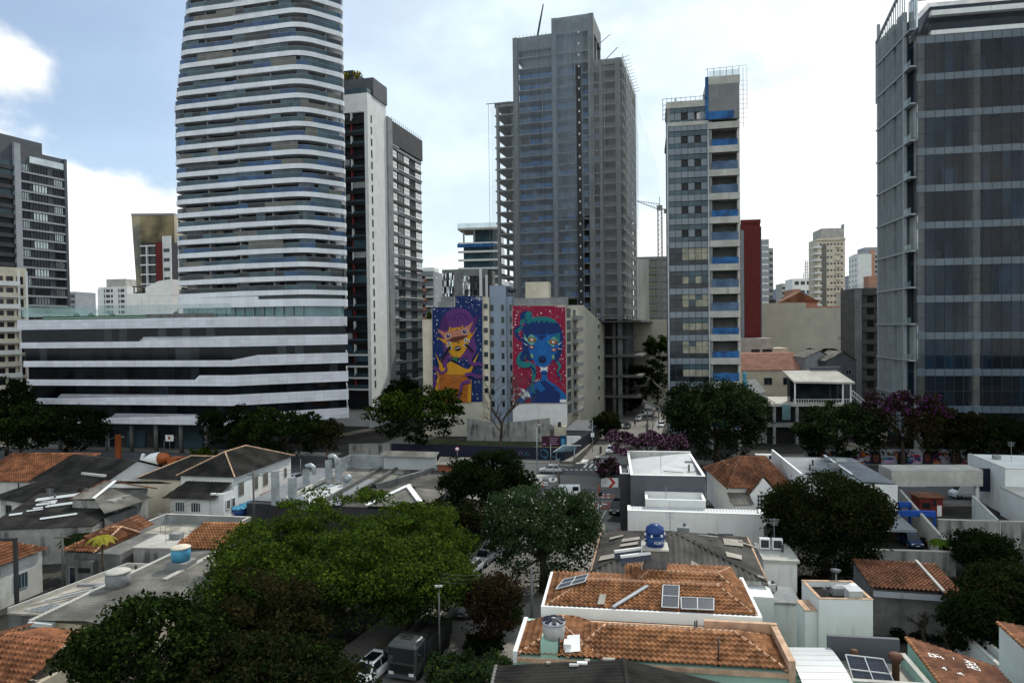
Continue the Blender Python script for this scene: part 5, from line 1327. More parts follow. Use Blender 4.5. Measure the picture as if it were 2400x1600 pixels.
def tank(label, loc, r, h, m, lid='same', ribs=0, base=None, group='roof water tanks', cat='water tank', stripes=False):
    t = thing('water_tank', label, cat, loc, 0, group)
    MB().lathe([(r * .9, 0), (r, h * .5), (r * .98, h)], n=22).build('tank_body', m, t)
    L = m if lid == 'same' else lid; 
    mb = MB().lathe([(r * 1.04, h), (r * 1.04, h + .08), (r * .85, h + .16), (r * .25, h + .30), (.05, h + .34)], n=22)
    if ribs:
        for k in range(ribs): a = 2 * math.pi * k / ribs; mb.bar((r * .25 * math.cos(a), r * .25 * math.sin(a), h + .33), (r * .98 * math.cos(a), r * .98 * math.sin(a), h + .16), .14 if not stripes else .26, .1, 1 if stripes else 0)
    mb.build('lid', [L, 'navy'], t)
    return t

# --- mint house with orange tiles
loc, rot, W, D = fr((1203, 1535), (1867, 1576), (1248, 1461), 5.8)
t = HM = thing('tiled_house', 'mint green house with ribbed orange tile roof nearest the bottom edge', 'house', loc, rot)
MB().box(0, W, 0, D + 1, 0, 5.75).build('wall', 'mint paint', t)
hip(t, .28, W * .33, .05, D, 5.8, .75, 'terracotta', rx0=W * .165, along='y', ry=(D * .62, D * .95))
hip(t, W * .20, W - .5, .0, D - .1, 5.8, .85, 'terracotta', rx0=W * .335, rx1=W * .82, ry=D * .66, name='main_roof')
MB().prism([(.0, -.15), (.28, -.15), (.28, D + .3), (.0, D + .3)], 5.4, 6.15).build('verge_parapet', 'white paint', t)
MB().box(W - .5, W - .1, -.2, D + .2, 5.3, 6.6).box(W * .72, W - .1, D - .1, D + .2, 5.8, 6.7).box(W * .2, W * .72, D + .4, D + .6, 5.6, 6.0).build('tile_topped_parapet', 'ridge mortar', t)
MB().box(.28, W - .5, -.22, -.02, 5.50, 5.76).build('gutter', 'ridge mortar', t)
hip(t, W * .3, W * .72, D + .6, D + 3.2, 5.2, .5, 'old terracotta', rx0=W * .34, rx1=W * .7, name='rear_roof')
b = hit(t, 1293, 1555, (0, .7, 0), (1, .7, 0), (0, .7, 1)); x = b.x
MB().box(x - .65, x + .45, .1, 1.6, 3.5, 6.75).build('tank_pedestal', 'mint paint', t)
for px, y0, y1 in ((1311, 1512, 1558), (1646, 1452, 1508), (1684, 1525, 1590), (1641, 1458, 1512)):
    b = hit(t, px, y1, (0, .3, 0), (1, .3, 0), (0, .3, 1)); MB().tube([(b.x, .3 if y1 > 1520 else D * .7, 5.6), (b.x, .3 if y1 > 1520 else D * .7, 5.6 + (y1 - y0) * .03)], .055, 6).build('vent_pipe', 'steel dark', t)
MB().poly([(x + .9, .2, 6.1), (x + 1.9, .3, 6.2), (x + 1.8, 1.5, 6.75), (x + 1.0, 1.4, 6.7)]).box(x + .8, x + 1.3, .5, 1.3, 6.0, 6.5).build('flashing_sheet', 'clean white', t)
p = Matrix.Rotation(R(rot), 3, 'Z') @ Vector((x + .15, .85, 6.78)) + Vector(loc)
tank('pale plastic tank with a dark striped conical lid on the mint pedestal', p, .74, .95, 'tank grey', 'car silver', 8, stripes=True)
# right side: white vault, terrace with panels
MB().prism([(W + .1, -2), (W + 2.9, -1.6), (W + 2.9, 3.2), (W + .1, 3.2)], 0, 5.0).build('side_wall', 'mint paint', t)
mb = MB()
for i in range(8):
    y0, y1 = -2.2 + i * .72, -2.2 + (i + .95) * .72; z = lambda y: 5.95 - .035 * (y - 1.2) ** 2
    mb.add([(W + .05, y0, z(y0)), (W + 3.0, y0 + .3, z(y0)), (W + 3.0, y1 + .3, z(y1)), (W + .05, y1, z(y1)), (W + .05, y0, z(y0) - .15), (W + 3.0, y0 + .3, z(y0) - .15)], [(0, 1, 2, 3), (0, 4, 5, 1)])
mb.build('vaulted_roof', 'white metal', t)
TX = W + 3.1
MB().box(TX, TX + 4.4, -.4, 3.9, 0, 4.9).build('terrace_wall', 'mint paint', t)
MB().box(TX + .2, TX + 4.2, -.2, 3.7, 4.92, 4.98).build('terrace_floor', 'roof concrete', t)
parapets(t, TX, TX + 4.4, -.4, 3.9, 4.9, .8, 'mint paint', .25, 'fr', 'pale concrete', 'terrace_parapet')
MB().box(TX - .2, TX + 4.2, 3.92, 4.2, 3.5, 6.5).build('terrace_back_wall', 'dark grey paint', t)
MB().lathe([(.22, 0), (.22, 1.5), (.45, 1.52), (.35, 1.75), (.08, 1.85)], (TX + 3.0, 1.3, 4.98), 12).lathe([(.25, 0), (.22, 1.0)], (TX + 1.2, 3.2, 4.98), 10).build('chimney', 'brown wood', t)
s = thing('solar_panel', 'framed two by two solar array leaning on the mint terrace', 'solar panel', Vector(loc) + Matrix.Rotation(R(rot), 3, 'Z') @ Vector((TX + .3, .1, 5.0)), rot, 'solar panels on the roofs')
panel(s, [(0, .2, .1), (2.3, -.1, .1), (2.1, 1.6, 1.1), (.0, 1.9, 1.1)], 2, 2)
s2 = MB().slope([(TX - 1.6, -3.6, 4.4), (TX + 4.5, -3.6, 4.4), (TX + 4.5, -1.3, 5.2), (TX - 1.6, -1.3, 5.2)], (1, 0, 0), **TILE).build('porch_roof', 'old terracotta', t)
MB().box(TX + 4.5, TX + 4.9, -3.8, -.4, 0, 5.5).build('porch_wall', 'mint paint', t)

# --- white house with panels
loc, rot, W, D = fr((1270, 1423), (1784, 1449), (1316, 1344), 6.4)
t = HW = thing('tiled_house', 'white house with orange tile roof behind broad white fascia, carrying solar panels', 'house', loc, rot)
MB().box(.2, W - .1, .25, D, 0, 6.2).build('wall', 'white paint', t)
hip(t, .25, W - .25, .1, D, 6.4, .72, 'terracotta', rx0=W * .20, rx1=W * .84, ry=D * .56)
hip(t, W * .40, W * .96, D * .5, D + 2.6, 6.5, .75, 'terracotta', rx0=W * .52, rx1=W * .86, ry=D * .86, name='rear_roof')
MB().box(-.05, W + .05, -.15, .1, 5.75, 6.55).box(-.05, .25, .1, D, 5.75, 6.55).box(W - .25, W + .05, .1, D + .4, 5.2, 6.6).build('fascia', 'clean white', t)
MB().box(W - .3, W + .02, -.12, D, 0, 5.75).build('side_wall', 'mint paint', t)
pl = ((0, .1, 6.52), (1, .1, 6.52), (0, D * .56, 7.25))
a, b = hit(t, 1437, 1428, *pl), hit(t, 1518, 1378, *pl); up = Vector((0, 0, .2)); MB().bar(a + up, b + up, .28, .10).build('valley_flashing', 'galvanised', t)
q = [hit(t, *p, *pl) for p in ((1400, 1421), (1416, 1421), (1421, 1398), (1406, 1397))]; MB().poly([p + Vector((0, -.03, .2)) for p in q]).build('skylight', 'patch sheet', t)
solar('upright pair of solar cells on the front tile slope', t, ((1551, 1430), (1590, 1432), (1592, 1380), (1554, 1378)), pl, 1, 2)
solar('flat lying pair of solar cells beside the upright panel', t, ((1597, 1434), (1673, 1437), (1673, 1410), (1596, 1407)), pl, 2, 1)
ll = ((.25, 0, 6.5), (.25, 1, 6.5), (W * .20, D * .56, 7.22))
solar('long solar panel on the shaded left hip of the white house', t, ((1304, 1388), (1372, 1370), (1380, 1352), (1322, 1365)), ll, 2, 2)
# dark pedestal with tank, solar heater boards
b = hit(t, 1540, 1362, (0, D * .9, 0), (1, D * .9, 0), (0, D * .9, 1))
MB().box(b.x - 1.0, b.x + .8, D * .9, D * .9 + 1.8, 5, 8.85).build('tank_pedestal', 'grey wall', t)
MB().box(b.x - 1.15, b.x + .95, D * .9 - .15, D * .9 + 1.95, 8.86, 9.0).build('tank_plinth', 'pale concrete', t)
p = Matrix.Rotation(R(rot), 3, 'Z') @ Vector((b.x - .1, D * .9 + .95, 9.0)) + Vector(loc)
tk = tank('dark blue plastic tank with white lettering on a concrete plinth', p, .80, .78, 'tank blue')
MB().lathe([(.72, .95), (.76, 1.15), (.70, 1.5), (.45, 1.62), (.42, 1.72), (.1, 1.78)]).build('upper_tank', 'tank blue', tk)
for i in range(6): a = i * 1.05; MB().box(-.08, .08, -.06, .06, .86, 1.05).build('lid_clip', 'clean white', tk, (.78 * math.cos(a), .78 * math.sin(a), 0), a)
cu = bpy.data.curves.new('lettering', 'FONT'); cu.body = 'FORTLEV'; cu.size = .30; cu.extrude = .004; cu.align_x = 'CENTER'
tmp = bpy.data.objects.new('lettering', cu); COL.objects.link(tmp); bpy.context.view_layer.update()
me = bpy.data.meshes.new_from_object(tmp.evaluated_get(bpy.context.evaluated_depsgraph_get())); bpy.data.objects.remove(tmp)
for vv in me.vertices:
    a = R(-62) + vv.co.x / .80; vv.co = ((.815 + vv.co.z) * math.cos(a), (.815 + vv.co.z) * math.sin(a), .32 + vv.co.y)
me.materials.clear(); me.materials.append(MATS['clean white']); place(me, 'lettering', tk)
for x0, y0 in ((-3.4, .2), (-2.9, -1.0)):
    s = MB().add([(b.x + x0, D * .9 + y0, 8.0), (b.x + x0 + 2.4, D * .9 + y0 + .3, 8.3), (b.x + x0 + 2.4, D * .9 + y0 + .9, 8.65), (b.x + x0, D * .9 + y0 + .6, 8.35)], [(0, 1, 2, 3)]).bar((b.x + x0, D * .9 + y0 + .6, 8.4), (b.x + x0 + 2.4, D * .9 + y0 + .9, 8.7), .2, .2, 1).build('heater_board', ['solar cell', 'clean white'], t)
MB().tube([(b.x - 1.2, D * .9, 6.5), (b.x - 1.2, D * .9, 9.6), (b.x - .8, D * .9 + .5, 9.7)], .05, 5).build('water_pipe', 'clean white', t)

# --- big dark corrugated roof
loc, rot, W, D = fr((1385, 1342), (1798, 1366), (1428, 1248), 4.8)
t = HB = thing('corrugated_house', 'house under a big dark corrugated hip roof with pale patched sheets', 'house', loc, rot)
MB().box(.4, W - .4, .5, D - .4, 0, 4.75).build('wall', 'white paint', t)
rx, ry = W * .50, D * .50
hip(t, 0, W, 0, D, 4.85, 2.1, 'fibre cement', rx0=rx - .2, rx1=rx + .4, ry=ry, k=dict(rib=.5, amp=.16, row=0), cap=None)
mb = MB()
for a, b in (((0, 0, 4.9), (rx, ry, 7.0)), ((W, 0, 4.9), (rx, ry, 7.0)), ((0, D, 4.9), (rx, ry, 7.0)), ((W, D, 4.9), (rx, ry, 7.0))): mb.tube([a, b], .13, 5)
mb.build('ridge_cap', 'fibre cement', t)
lp = ((0, 0, 4.95), (0, D, 4.95), (rx, ry, 7.05)); rp = ((W, 0, 4.95), (W, D, 4.95), (rx, ry, 7.05)); fp = ((0, 0, 4.95), (W, 0, 4.95), (rx, ry, 7.05))
for pts, pn in ((((1430, 1263), (1462, 1256), (1460, 1260), (1428, 1268)), lp), (((1459, 1266), (1500, 1261), (1498, 1268), (1456, 1274)), lp), (((1455, 1279), (1497, 1272), (1494, 1279), (1452, 1285)), lp), (((1408, 1307), (1490, 1291), (1488, 1302), (1402, 1318)), lp),
                (((1729, 1270), (1777, 1286), (1778, 1289), (1730, 1274)), rp), (((1694, 1265), (1740, 1269), (1742, 1284), (1698, 1280)), rp), (((1700, 1296), (1738, 1305), (1739, 1315), (1704, 1308)), rp), (((1620, 1317), (1644, 1330), (1646, 1343), (1619, 1343)), fp), (((1775, 1350), (1790, 1355), (1793, 1361), (1776, 1356)), fp)):
    MB().poly([hit(t, *p, *pn) + Vector((0, 0, .19)) for p in pts]).build('patched_sheet', 'patch sheet', t)
for x in (0, W): MB().tube([(x, 0, 4.95), (x, D, 4.95)], .1, 5).build('verge_trim', 'ridge mortar', t)
MB().box(W - 2.9, W + .2, -2.2, .45, 0, 4.4).build('annex', 'white paint', t)

# --- long white building and dark grey box behind it
loc, rot, W, D = fr((1471, 1196), (1790, 1206), (1482, 1183), 5.4)
t = thing('white_flat_building', 'long low white building with white ribbed roof behind a bright parapet', 'building', loc, rot)
MB().box(0, W, 0, D, 0, 4.9).build('wall', 'white paint', t); parapets(t, 0, W, 0, D, 4.9, .5, 'white paint', .3, 'flr', 'clean white')
MB().slope([(.35, .35, 4.95), (W - .35, .35, 4.95), (W - .35, D - .1, 5.3), (.35, D - .1, 5.2)], (1, 0, 0), .35, .06, 0).build('ribbed_roof', 'white metal', t)
x1 = W * .6
MB().box(W * .14, x1, D - .05, D + 4, 0, 5.6).build('rear_block', 'white paint', t); parapets(t, W * .14, x1, D - .05, D + 4, 5.6, .55, 'white paint', .25, 'flrb', 'clean white', 'rear_parapet')
wins(t, W, D, (('front', W * .24, 2.3, 1.9, 1.0), ('front', W * .66, 2.1, 1.9, 1.1)), glass='teal glass', bars=0)
MB().tube([(W * .30, D + .6, 6), (W * .30, D + .6, 7.6)], .04, 5).build('aerial', 'frame grey', t)
loc, rot, W, D = fr((1478, 1113), (1653, 1116), (1494, 1060), 8.2)
t = thing('grey_box_building', 'plain dark grey box building with white parapet rim beside the crossing', 'building', loc, rot)
MB().box(0, W, 0, D, 0, 7.3).build('wall', 'dark grey paint', t); parapets(t, 0, W, 0, D, 7.3, .9, 'dark grey paint', .28, 'flr', 'clean white')
parapets(t, 0, W, D - .3, D + .05, 7.3, 1.1, 'pale concrete', .3, 'b', 'clean white', 'rear_parapet')
MB().add([(.28, .28, 7.35), (W - .28, .28, 7.35), (W - .28, D - .3, 8.3), (.28, D - .3, 7.4)], [(0, 1, 2, 3)]).build('roof', 'white metal', t)
MB().box(-1.25, -.02, 2.2, 7.2, 0, 7.6).build('side_block', 'charcoal', t); parapets(t, -1.25, -.02, 2.2, 7.2, 7.6, .3, 'charcoal', .15, 'flr', 'clean white', 'side_parapet')
MB().box(W - .01, W + .06, .3, D, 0, 7.2).build('side_wall', 'white paint', t)

# --- brown tiled house with white gable
loc, rot, W, D = fr((1704, 1146), (1862, 1146), (1722, 1096), 4.9)
t = thing('gabled_house', 'white gabled house with steep brown tile roof left of the mango tree', 'house', loc, rot)
MB().box(.5, W - .3, .5, D, 0, 4.9).build('wall', 'white paint', t)
hip(t, 0, W, 0, D, 4.9, 3.2, 'old terracotta', rx0=W * .40, rx1=W * .78, ry=D * .45, cap='old terracotta')
gx = W * .54
MB().prism([(gx - 1.9, -.7), (gx + 1.6, -.7), (gx + 1.6, .6), (gx - 1.9, .6)], 0, 4.4).add([(gx - 1.9, -.7, 4.4), (gx + 1.6, -.7, 4.4), (gx - .15, -.7, 6.5), (gx - .15, 2.6, 6.5)], [(0, 1, 2), (0, 2, 3), (1, 3, 2)]).build('gable', 'clean white', t)
mb = MB().slope([(gx - 2.1, -.8, 4.35), (gx - .15, -.8, 6.65), (gx - .15, 3, 6.65), (gx - 2.1, .8, 4.35)], (0, 1, 0), **TILE).slope([(gx - .15, -.8, 6.65), (gx + 1.8, -.8, 4.35), (gx + 1.8, .8, 4.35), (gx - .15, 3, 6.65)], (0, 1, 0), **TILE)
mb.build('gable_roof', 'old terracotta', t)
place(winmesh(2.0, 2.2, 'clean white', 'window glass', bars=4, rows=4), 'window', t, (gx - 1.1, -.72, 2.2))
MB().box(.2, gx - 2.0, -2.2, .5, 0, 3.3).build('lean_to', 'white paint', t); MB().slope([(.0, -2.5, 3.4), (gx - 1.95, -2.5, 3.4), (gx - 1.95, .4, 4.3), (.0, .4, 4.3)], (1, 0, 0), **SHEET).build('lean_to_roof', 'pale fibre', t)
place(winmesh(2.0, .8, 'clean white', 'window glass', bars=0, rows=3), 'window', t, (.8, -2.2, 2.0))
MB().box(.3, .7, 1.2, 1.7, 6, 8).build('chimney', 'old terracotta', t)
# --- long building with grey metal roof
p = Vector(G(2104, 1134, 6.8)); rot = -9; d = Vector(dirv(rot)); W, D = 11.3, 17.5
t = thing('metal_roof_building', 'white building with long grey metal roof and brown slatted lower wall behind the mango tree', 'building', (*(p - d * W), 0), rot)
MB().box(0, W, 0, D, 3.4, 6.7).build('wall', 'white paint', t); MB().box(.1, W - .05, .1, D, 0, 3.4).build('lower_wall', 'brown cladding', t)
MB().slope([(.0, .0, 6.75), (W * .62, .0, 6.75), (W * .62, D, 7.2), (.0, D, 7.2)], (0, 1, 0), .5, .04, 0).slope([(W * .64, .0, 6.95), (W, .0, 6.75), (W, D, 7.1), (W * .64, D, 7.25)], (0, 1, 0), .4, .05, 0).build('roof', 'metal roof', t)
MB().box(-.3, -.02, 0, D, 5.6, 7.9).build('side_parapet', 'white paint', t); MB().bar((W * .63, 4, 7.15), (W * .63, D - 1, 7.35), .3, .08).build('roof_flashing', 'clean white', t)
MB().slope([(W - 6.2, -4.6, 2.3), (W + .4, -4.6, 2.3), (W - .1, .0, 3.2), (W - 5.2, .0, 3.2)], (1, 0, 0), .4, .04, 0).build('carport_roof', 'metal roof', t)
MB().box(W - 6.2, W + .4, -4.75, -4.6, 2.1, 2.45).build('carport_gutter', 'galvanised', t)
for y, x1 in ((9.5, 2.6), (5.0, 3.4), (.6, 4.6)):
    f = thing('blue_portal', ('rearmost of the three blue portal frames over the driveway', 'middle one of the three blue portal frames over the driveway', 'front and largest of the three blue portal frames over the driveway')[(9.5, 5.0, .6).index(y)], 'portal frame', Vector((*(p - d * W), 0)) + Matrix.Rotation(R(rot), 3, 'Z') @ Vector((W + .1, y, 0)), rot, 'blue portal frames over the driveway')
    MB().box(0, x1, 0, .5, 2.6, 3.3).build('beam', 'sign blue', f); MB().box(x1 - .25, x1, .1, .4, 0, 2.6).build('post', 'sign blue', f)
def wallrun(label, pts, h, m, th=.25, cap='pale concrete', name='boundary_wall', cat='wall', group=None):
    o = pts[0]; t = thing(name, label, cat, (*o, 0), 0, group); q = [(p[0] - o[0], p[1] - o[1]) for p in pts]
    MB().wall(q, 0, h, th).build('wall', m, t)
    if cap: MB().wall(q, h, h + .08, th + .06).build('coping', cap, t)
    return t
wallrun('beige wall with pale coping along the driveway of the blue portals', [G(2107, 1148, 3), G(2226, 1283, 3)], 3, 'beige paint')
wallrun('mossy white wall behind the low tile roof at right', [G(2000, 1288, 2.6), G(2240, 1294, 2.6)], 2.6, 'stained wall', .3)
wallrun('tall grey rain streaked wall behind the round shrub at the right edge', [G(2200, 1218, 3.2), G(2420, 1224, 3.2)], 3.2, 'stained wall', .3)
wallrun('white side wall of the sunken yard running towards the avenue', [G(2345, 1222, 3.2), G(2283, 1162, 3.2)], 3.2, 'white paint')
a = AT(2090, 1098, 100)
t = thing('white_canopy_beam', 'broad white canopy fascia over the yard beside the dark navy panel', 'canopy', (a.x, 100, 0), -3); W = 12.8
MB().box(0, W, 0, 4, 3.35, 5.7).build('fascia', 'pale concrete', t); MB().box(.4, .8, .5, .9, 0, 3.35).box(W - .7, W - .2, .5, 1, 0, 3.35).build('post', 'white paint', t)
t = thing('navy_panel_wall', 'dark navy panel wall between the white canopy and the white house', 'wall', (a.x + W + .1, 100.6, 0), -3)
MB().box(0, 3.5, 0, .4, 2.3, 5.6).box(0, .2, .05, .3, 0, 2.3).box(3.2, 3.4, .05, .3, 0, 2.3).build('panel', 'navy', t)
o = G(2206, 1209)
t = thing('guard_booth', 'small dark red guard booth with white door panel in the yard', 'booth', (o[0] - 3.1, o[1] - .2, 0), -4)
MB().box(0, 3.1, 0, 2.4, 0, 2.7).build('wall', 'oxide red', t); MB().box(-.4, 3.4, -.4, 2.6, 2.7, 2.85).build('roof', 'old terracotta', t)
MB().box(2.3, 2.9, -.05, 0, .1, 1.6).build('door', 'clean white', t); wins(t, 3.1, 2.4, (('front', .2, 1.1, 1.3, 1.0), ('front', 1.7, 1.5, .5, .9)), 'oxide red', bars=0); MB().box(.1, 1.6, -.06, 0, .2, .7).build('notice_board', 'clean white', t)
o = G(2356, 1100, 6.4)
t = thing('white_house', 'white windowless house cut by the right edge above the yard', 'house', (*o, 0), -12)
MB().box(0, 9, 0, 12, 0, 6.4).build('wall', 'white paint', t); parapets(t, 0, 9, 0, 12, 6.4, .1, 'white paint', .25, 'flr', 'pale concrete')
MB().box(-.6, 9, -9, -.02, 0, 3.9).build('front_wing', 'white paint', t); MB().box(-.7, 9, -9.1, -.05, 3.9, 4.05).build('wing_roof', 'pale concrete', t)
# --- white annexes in the middle right
o = G(1790, 1312, 4.6)
t = thing('white_annex', 'white cube annex with flat slab and two air conditioners beside the dark corrugated roof', 'building', (*o, 0), -10)
MB().box(0, 3.0, 0, 5, 0, 4.5).build('wall', 'white paint', t); MB().box(-.12, 3.2, -.3, 5, 4.5, 4.75).build('roof_slab', 'pale concrete', t)
for x in (.1, 1.3):
    f = thing('air_conditioner', 'white air conditioner box on the annex slab, %s of the pair' % ('nearer the dark roof' if x < 1 else 'nearer the mango tree'), 'air conditioner', Vector((*o, 4.75)) + Matrix.Rotation(R(-10), 3, 'Z') @ Vector((x, 2.6, 0)), -10, 'air conditioners on the annex')
    MB().box(0, .95, 0, .45, .1, 1.15).build('casing', 'clean white', f); MB().box(.1, .85, -.03, 0, .25, 1.0).build('grille', 'charcoal', f); MB().box(0, .1, 0, .4, 0, .1).box(.85, .95, 0, .4, 0, .1).build('foot', 'frame grey', f)
o = G(1772, 1409, 3.9)
t = thing('concrete_annex', 'grey white annex with bare concrete slab and metal gate below the cube', 'building', (*o, 0), -10)
MB().box(0, 3.5, 0, 3.6, 0, 3.8).build('wall', 'white paint', t); MB().box(-.05, 3.55, -.15, 3.6, 3.8, 4.0).build('roof_slab', 'concrete', t)
mb = MB()
for i in range(7): mb.box(.1 + i * .14, .13 + i * .14, -1.2, -1.16, 0, 2.6)
mb.box(.05, 1.1, -1.2, -1.15, 2.5, 2.6).box(.05, 1.1, -1.2, -1.15, 1.2, 1.26).build('gate', 'steel dark', t)
loc, rot, W, D = fr((1920, 1403), (2046, 1405), (1912, 1360), 6.1)
t = thing('white_terrace_house', 'square white annex with dark roof terrace edged in terracotta', 'house', loc, rot)
MB().box(0, W, 0, D, 0, 5.6).build('wall', 'white paint', t); parapets(t, 0, W, 0, D, 5.6, .5, 'white paint', .18, 'flrb', 'ridge mortar')
MB().box(.2, W - .2, .2, D - .2, 5.61, 5.66).build('terrace_floor', 'dark fibre', t)
MB().box(-.9, -.02, .4, 2.4, 0, 5.0).build('side_block', 'white paint', t); MB().box(-.95, -.02, .35, 2.4, 5.0, 5.1).build('side_coping', 'ridge mortar', t)
MB().box(-.05, W + .05, -.35, -.02, 0, 1.5).build('plinth', 'dark grey paint', t); MB().box(-1.9, -.5, -1.4, -.4, 0, 2.1).build('gate_pier', 'white paint', t)
MB().lathe([(.02, 0), (.3, .09), (.42, .26)], (.0, 0, 0), 14).build('satellite_dish', 'dark grey paint', t, (W * .72, D + .4, 6.6)); MB().tube([(W * .72, D + .3, 5), (W * .72, D + .3, 6.7)], .05, 5).build('dish_mast', 'frame grey', t)
tt = thing('water_tank', 'square white tank with domed lid on the dark terrace', 'water tank', Vector(loc) + Matrix.Rotation(R(rot), 3, 'Z') @ Vector((W * .60, .35, 5.66)), rot, 'roof water tanks')
MB().box(0, 1.0, 0, 1.0, 0, .95).build('tank_body', 'tank grey', tt); MB().add([(-.05, -.05, .95), (1.05, -.05, .95), (1.05, 1.05, .95), (-.05, 1.05, .95), (.3, .3, 1.3), (.7, .3, 1.3), (.7, .7, 1.3), (.3, .7, 1.3)], [(0, 1, 5, 4), (1, 2, 6, 5), (2, 3, 7, 6), (3, 0, 4, 7), (4, 5, 6, 7)]).build('lid', 'clean white', tt)
loc, rot, W, D = fr((2040, 1381), (2262, 1396), (2032, 1323), 4.1)
t = thing('tiled_house', 'low dark orange tile roof split by a white flashing under the mossy wall', 'house', loc, rot)
MB().box(.2, W - .2, .5, D, 0, 4.0).build('wall', 'grey wall', t)
MB().slope([(0, 0, 4.15), (W * .76, 0, 4.15), (W * .76, D, 4.5), (0, D, 4.5)], (1, 0, 0), **TILE).slope([(W * .78, -.6, 4.0), (W, -.6, 4.0), (W, D, 4.45), (W * .78, D, 4.45)], (1, 0, 0), **TILE).build('roof', 'old terracotta', t)
MB().bar((W * .77, -.2, 4.45), (W * .77, D, 4.8), .22, .16).build('flashing', 'pale concrete', t)
mb = MB().box(.2, W * .75, -.12, -.06, 3.6, 4.05)
for i in range(24): mb.lathe([(.1, 0), (.1, .05)], (.4 + i * W * .73 / 24, -.09, 3.56), 6)
mb.build('valance', 'grey paint', t)
# --- bottom right
def rside(label, far_px, z, W, L, wallm, drop, m='old terracotta'):
    p = G(*far_px, z); t = thing('tiled_house', label, 'house', (*p, 0), -13)
    MB().box(.05, W - .2, -L, -.1, 0, z - drop).add([(.05, -L, z - drop), (.05, -.1, z - drop), (.05, -.1, z - .05), (.05, -L, z - .05), (W - .2, -.1, z - drop), (W - .2, -L, z - drop)], [(3, 2, 1, 0), (1, 2, 4)]).build('wall', wallm, t)
    r = MB().slope([(0, -L, z), (0, 0, z), (W, 0, z - drop), (W, -L, z - drop)], (0, 1, 0), **TILE).build('roof', m, t); cp = MB()
    for i in range(int(L / .38)): cp.tube([(0, -i * .38, z + .08), (0, -i * .38 - .36, z + .1)], [.13, .11], 6)
    cp.build('ridge_cap', 'terracotta', r); return t, W, z, drop
t, W, z, dr = rside('orange tile roof with whitewashed patches on a mint wall at the bottom right', (2124, 1497), 6.0, 5.2, 14, 'mint paint', 1.5)
pl = ((0, 0, z + .1), (0, -1, z + .1), (W, 0, z - dr + .1))
for q in (((2174, 1533), (2200, 1537), (2214, 1548), (2178, 1541)), ((2258, 1547), (2285, 1557), (2300, 1576), (2268, 1568)), ((2206, 1565), (2216, 1567), (2220, 1574), (2208, 1571)), ((2238, 1575), (2256, 1581), (2262, 1587), (2244, 1582)), ((2230, 1543), (2236, 1545), (2236, 1549), (2230, 1547))):
    MB().poly([hit(t, *p, *pl) + Vector((0, 0, .12)) for p in q]).build('whitewash_patch', 'clean white', t)
rside('white house with brown tile roof cut by the right edge at the bottom', (2338, 1461), 6.4, 8, 12, 'white paint', 1.2)
wallrun('white yard wall leading away between the tile roofs at the bottom right', [G(2395, 1600, 2.4), G(2245, 1468, 2.4)], 2.4, 'white paint')
wallrun('second pale yard wall just behind the white one at the bottom right', [G(2420, 1590, 2.6), G(2262, 1455, 2.6)], 2.6, 'white paint')
# --- dark roof across the bottom
p = AT(1461, 1545, 40.2); a = AT(1161, 1573, 40.2); b = AT(1735, 1600, 40.2)
t = thing('corrugated_house', 'blackened corrugated gable roof cut by the bottom edge', 'house', (p.x, 40.2, 0), -5)
xl, xr, L = a.x - p.x, b.x - p.x, 9
MB().slope([(xl, -L, a.z), (xl, 0, a.z), (0, 0, p.z), (0, -L, p.z)], (0, 1, 0), .38, .12, 0).slope([(xr, -L, b.z), (xr, 0, b.z), (0, 0, p.z), (0, -L, p.z)], (0, 1, 0), .38, .12, 0).build('roof', 'dark fibre', t)
MB().tube([(0, 0, p.z + .05), (0, -L, p.z + .05)], .14, 6).build('ridge_cap', 'dark fibre', t); MB().tube([(xl, 0, a.z), (xl, -L, a.z)], .12, 6).build('verge_trim', 'grey wall', t)
MB().prism([(xl + .5, -L), (xr - .5, -L), (xr - .5, -.5), (xl + .5, -.5)], 0, [a.z - .3, b.z - .3, b.z - .3, a.z - .3]).build('wall', 'grey wall', t)
for x, y, w, m in ((xl * .42, -.7, .55, 'tank grey'), (xl * .30, -.25, .3, 'patch sheet'), (-1.2, -.2, .7, 'patch sheet'), (xl * .60, -.3, .25, 'patch sheet'), (xl * .36, -.5, .6, 'clean white')): MB().box(x, x + w, y, y + .22, p.z + (a.z - p.z) * x / xl + .10, p.z + (a.z - p.z) * x / xl + .2).build('loose_slat', m, t)

# ================================================================ left foreground
loc = G(548, 1117, 7.0); rot = -11
t = thing('white_two_storey_house', 'white two storey house with dark hip roof and shuttered windows along its side', 'house', (*loc, 0), rot)
W, D = 8.2, 15.5
MB().box(-W, 0, 0, D, 0, 6.9).build('wall', 'white paint', t); hip(t, -W - .4, .45, -.45, D + .4, 6.95, 2.6, 'dark fibre', along='y', ry=(4.2, 9.5), k=dict(rib=.24, amp=.045, row=.42, step=.02))
MB().box(-W - 6.6, -W, .4, 11, 0, 6.2).build('wing_wall', 'cream paint', t); hip(t, -W - 7.2, -W + 2.2, .0, 11.4, 6.25, 2.3, 'dark fibre', rx0=-W - 2.4, rx1=-W + 2.1, k=dict(rib=.24, amp=.045, row=.42, step=.02), name='wing_roof')
MB().box(-W + .2, -2.0, -2.6, 0, 0, 4.4).build('porch_wall', 'white paint', t)
MB().slope([(-W - .6, -3.2, 4.5), (-.9, -3.2, 4.5), (-.3, .0, 6.2), (-W + 1.0, .0, 6.2)], (1, 0, 0), .5, .10, 0).build('porch_roof', 'dark fibre', t)
for x in (-W + 1.0, -W + 3.4): place(winmesh(1.5, 1.4, 'clean white', 'grey glass' if x < -W + 2 else 'window glass', bars=3), 'window', t, (x, -2.62, 2.6))
MB().box(-W + 3.6, -W + 4.7, -3.0, -2.62, 1.5, 2.2).build('window_air_conditioner', 'clean white', t)
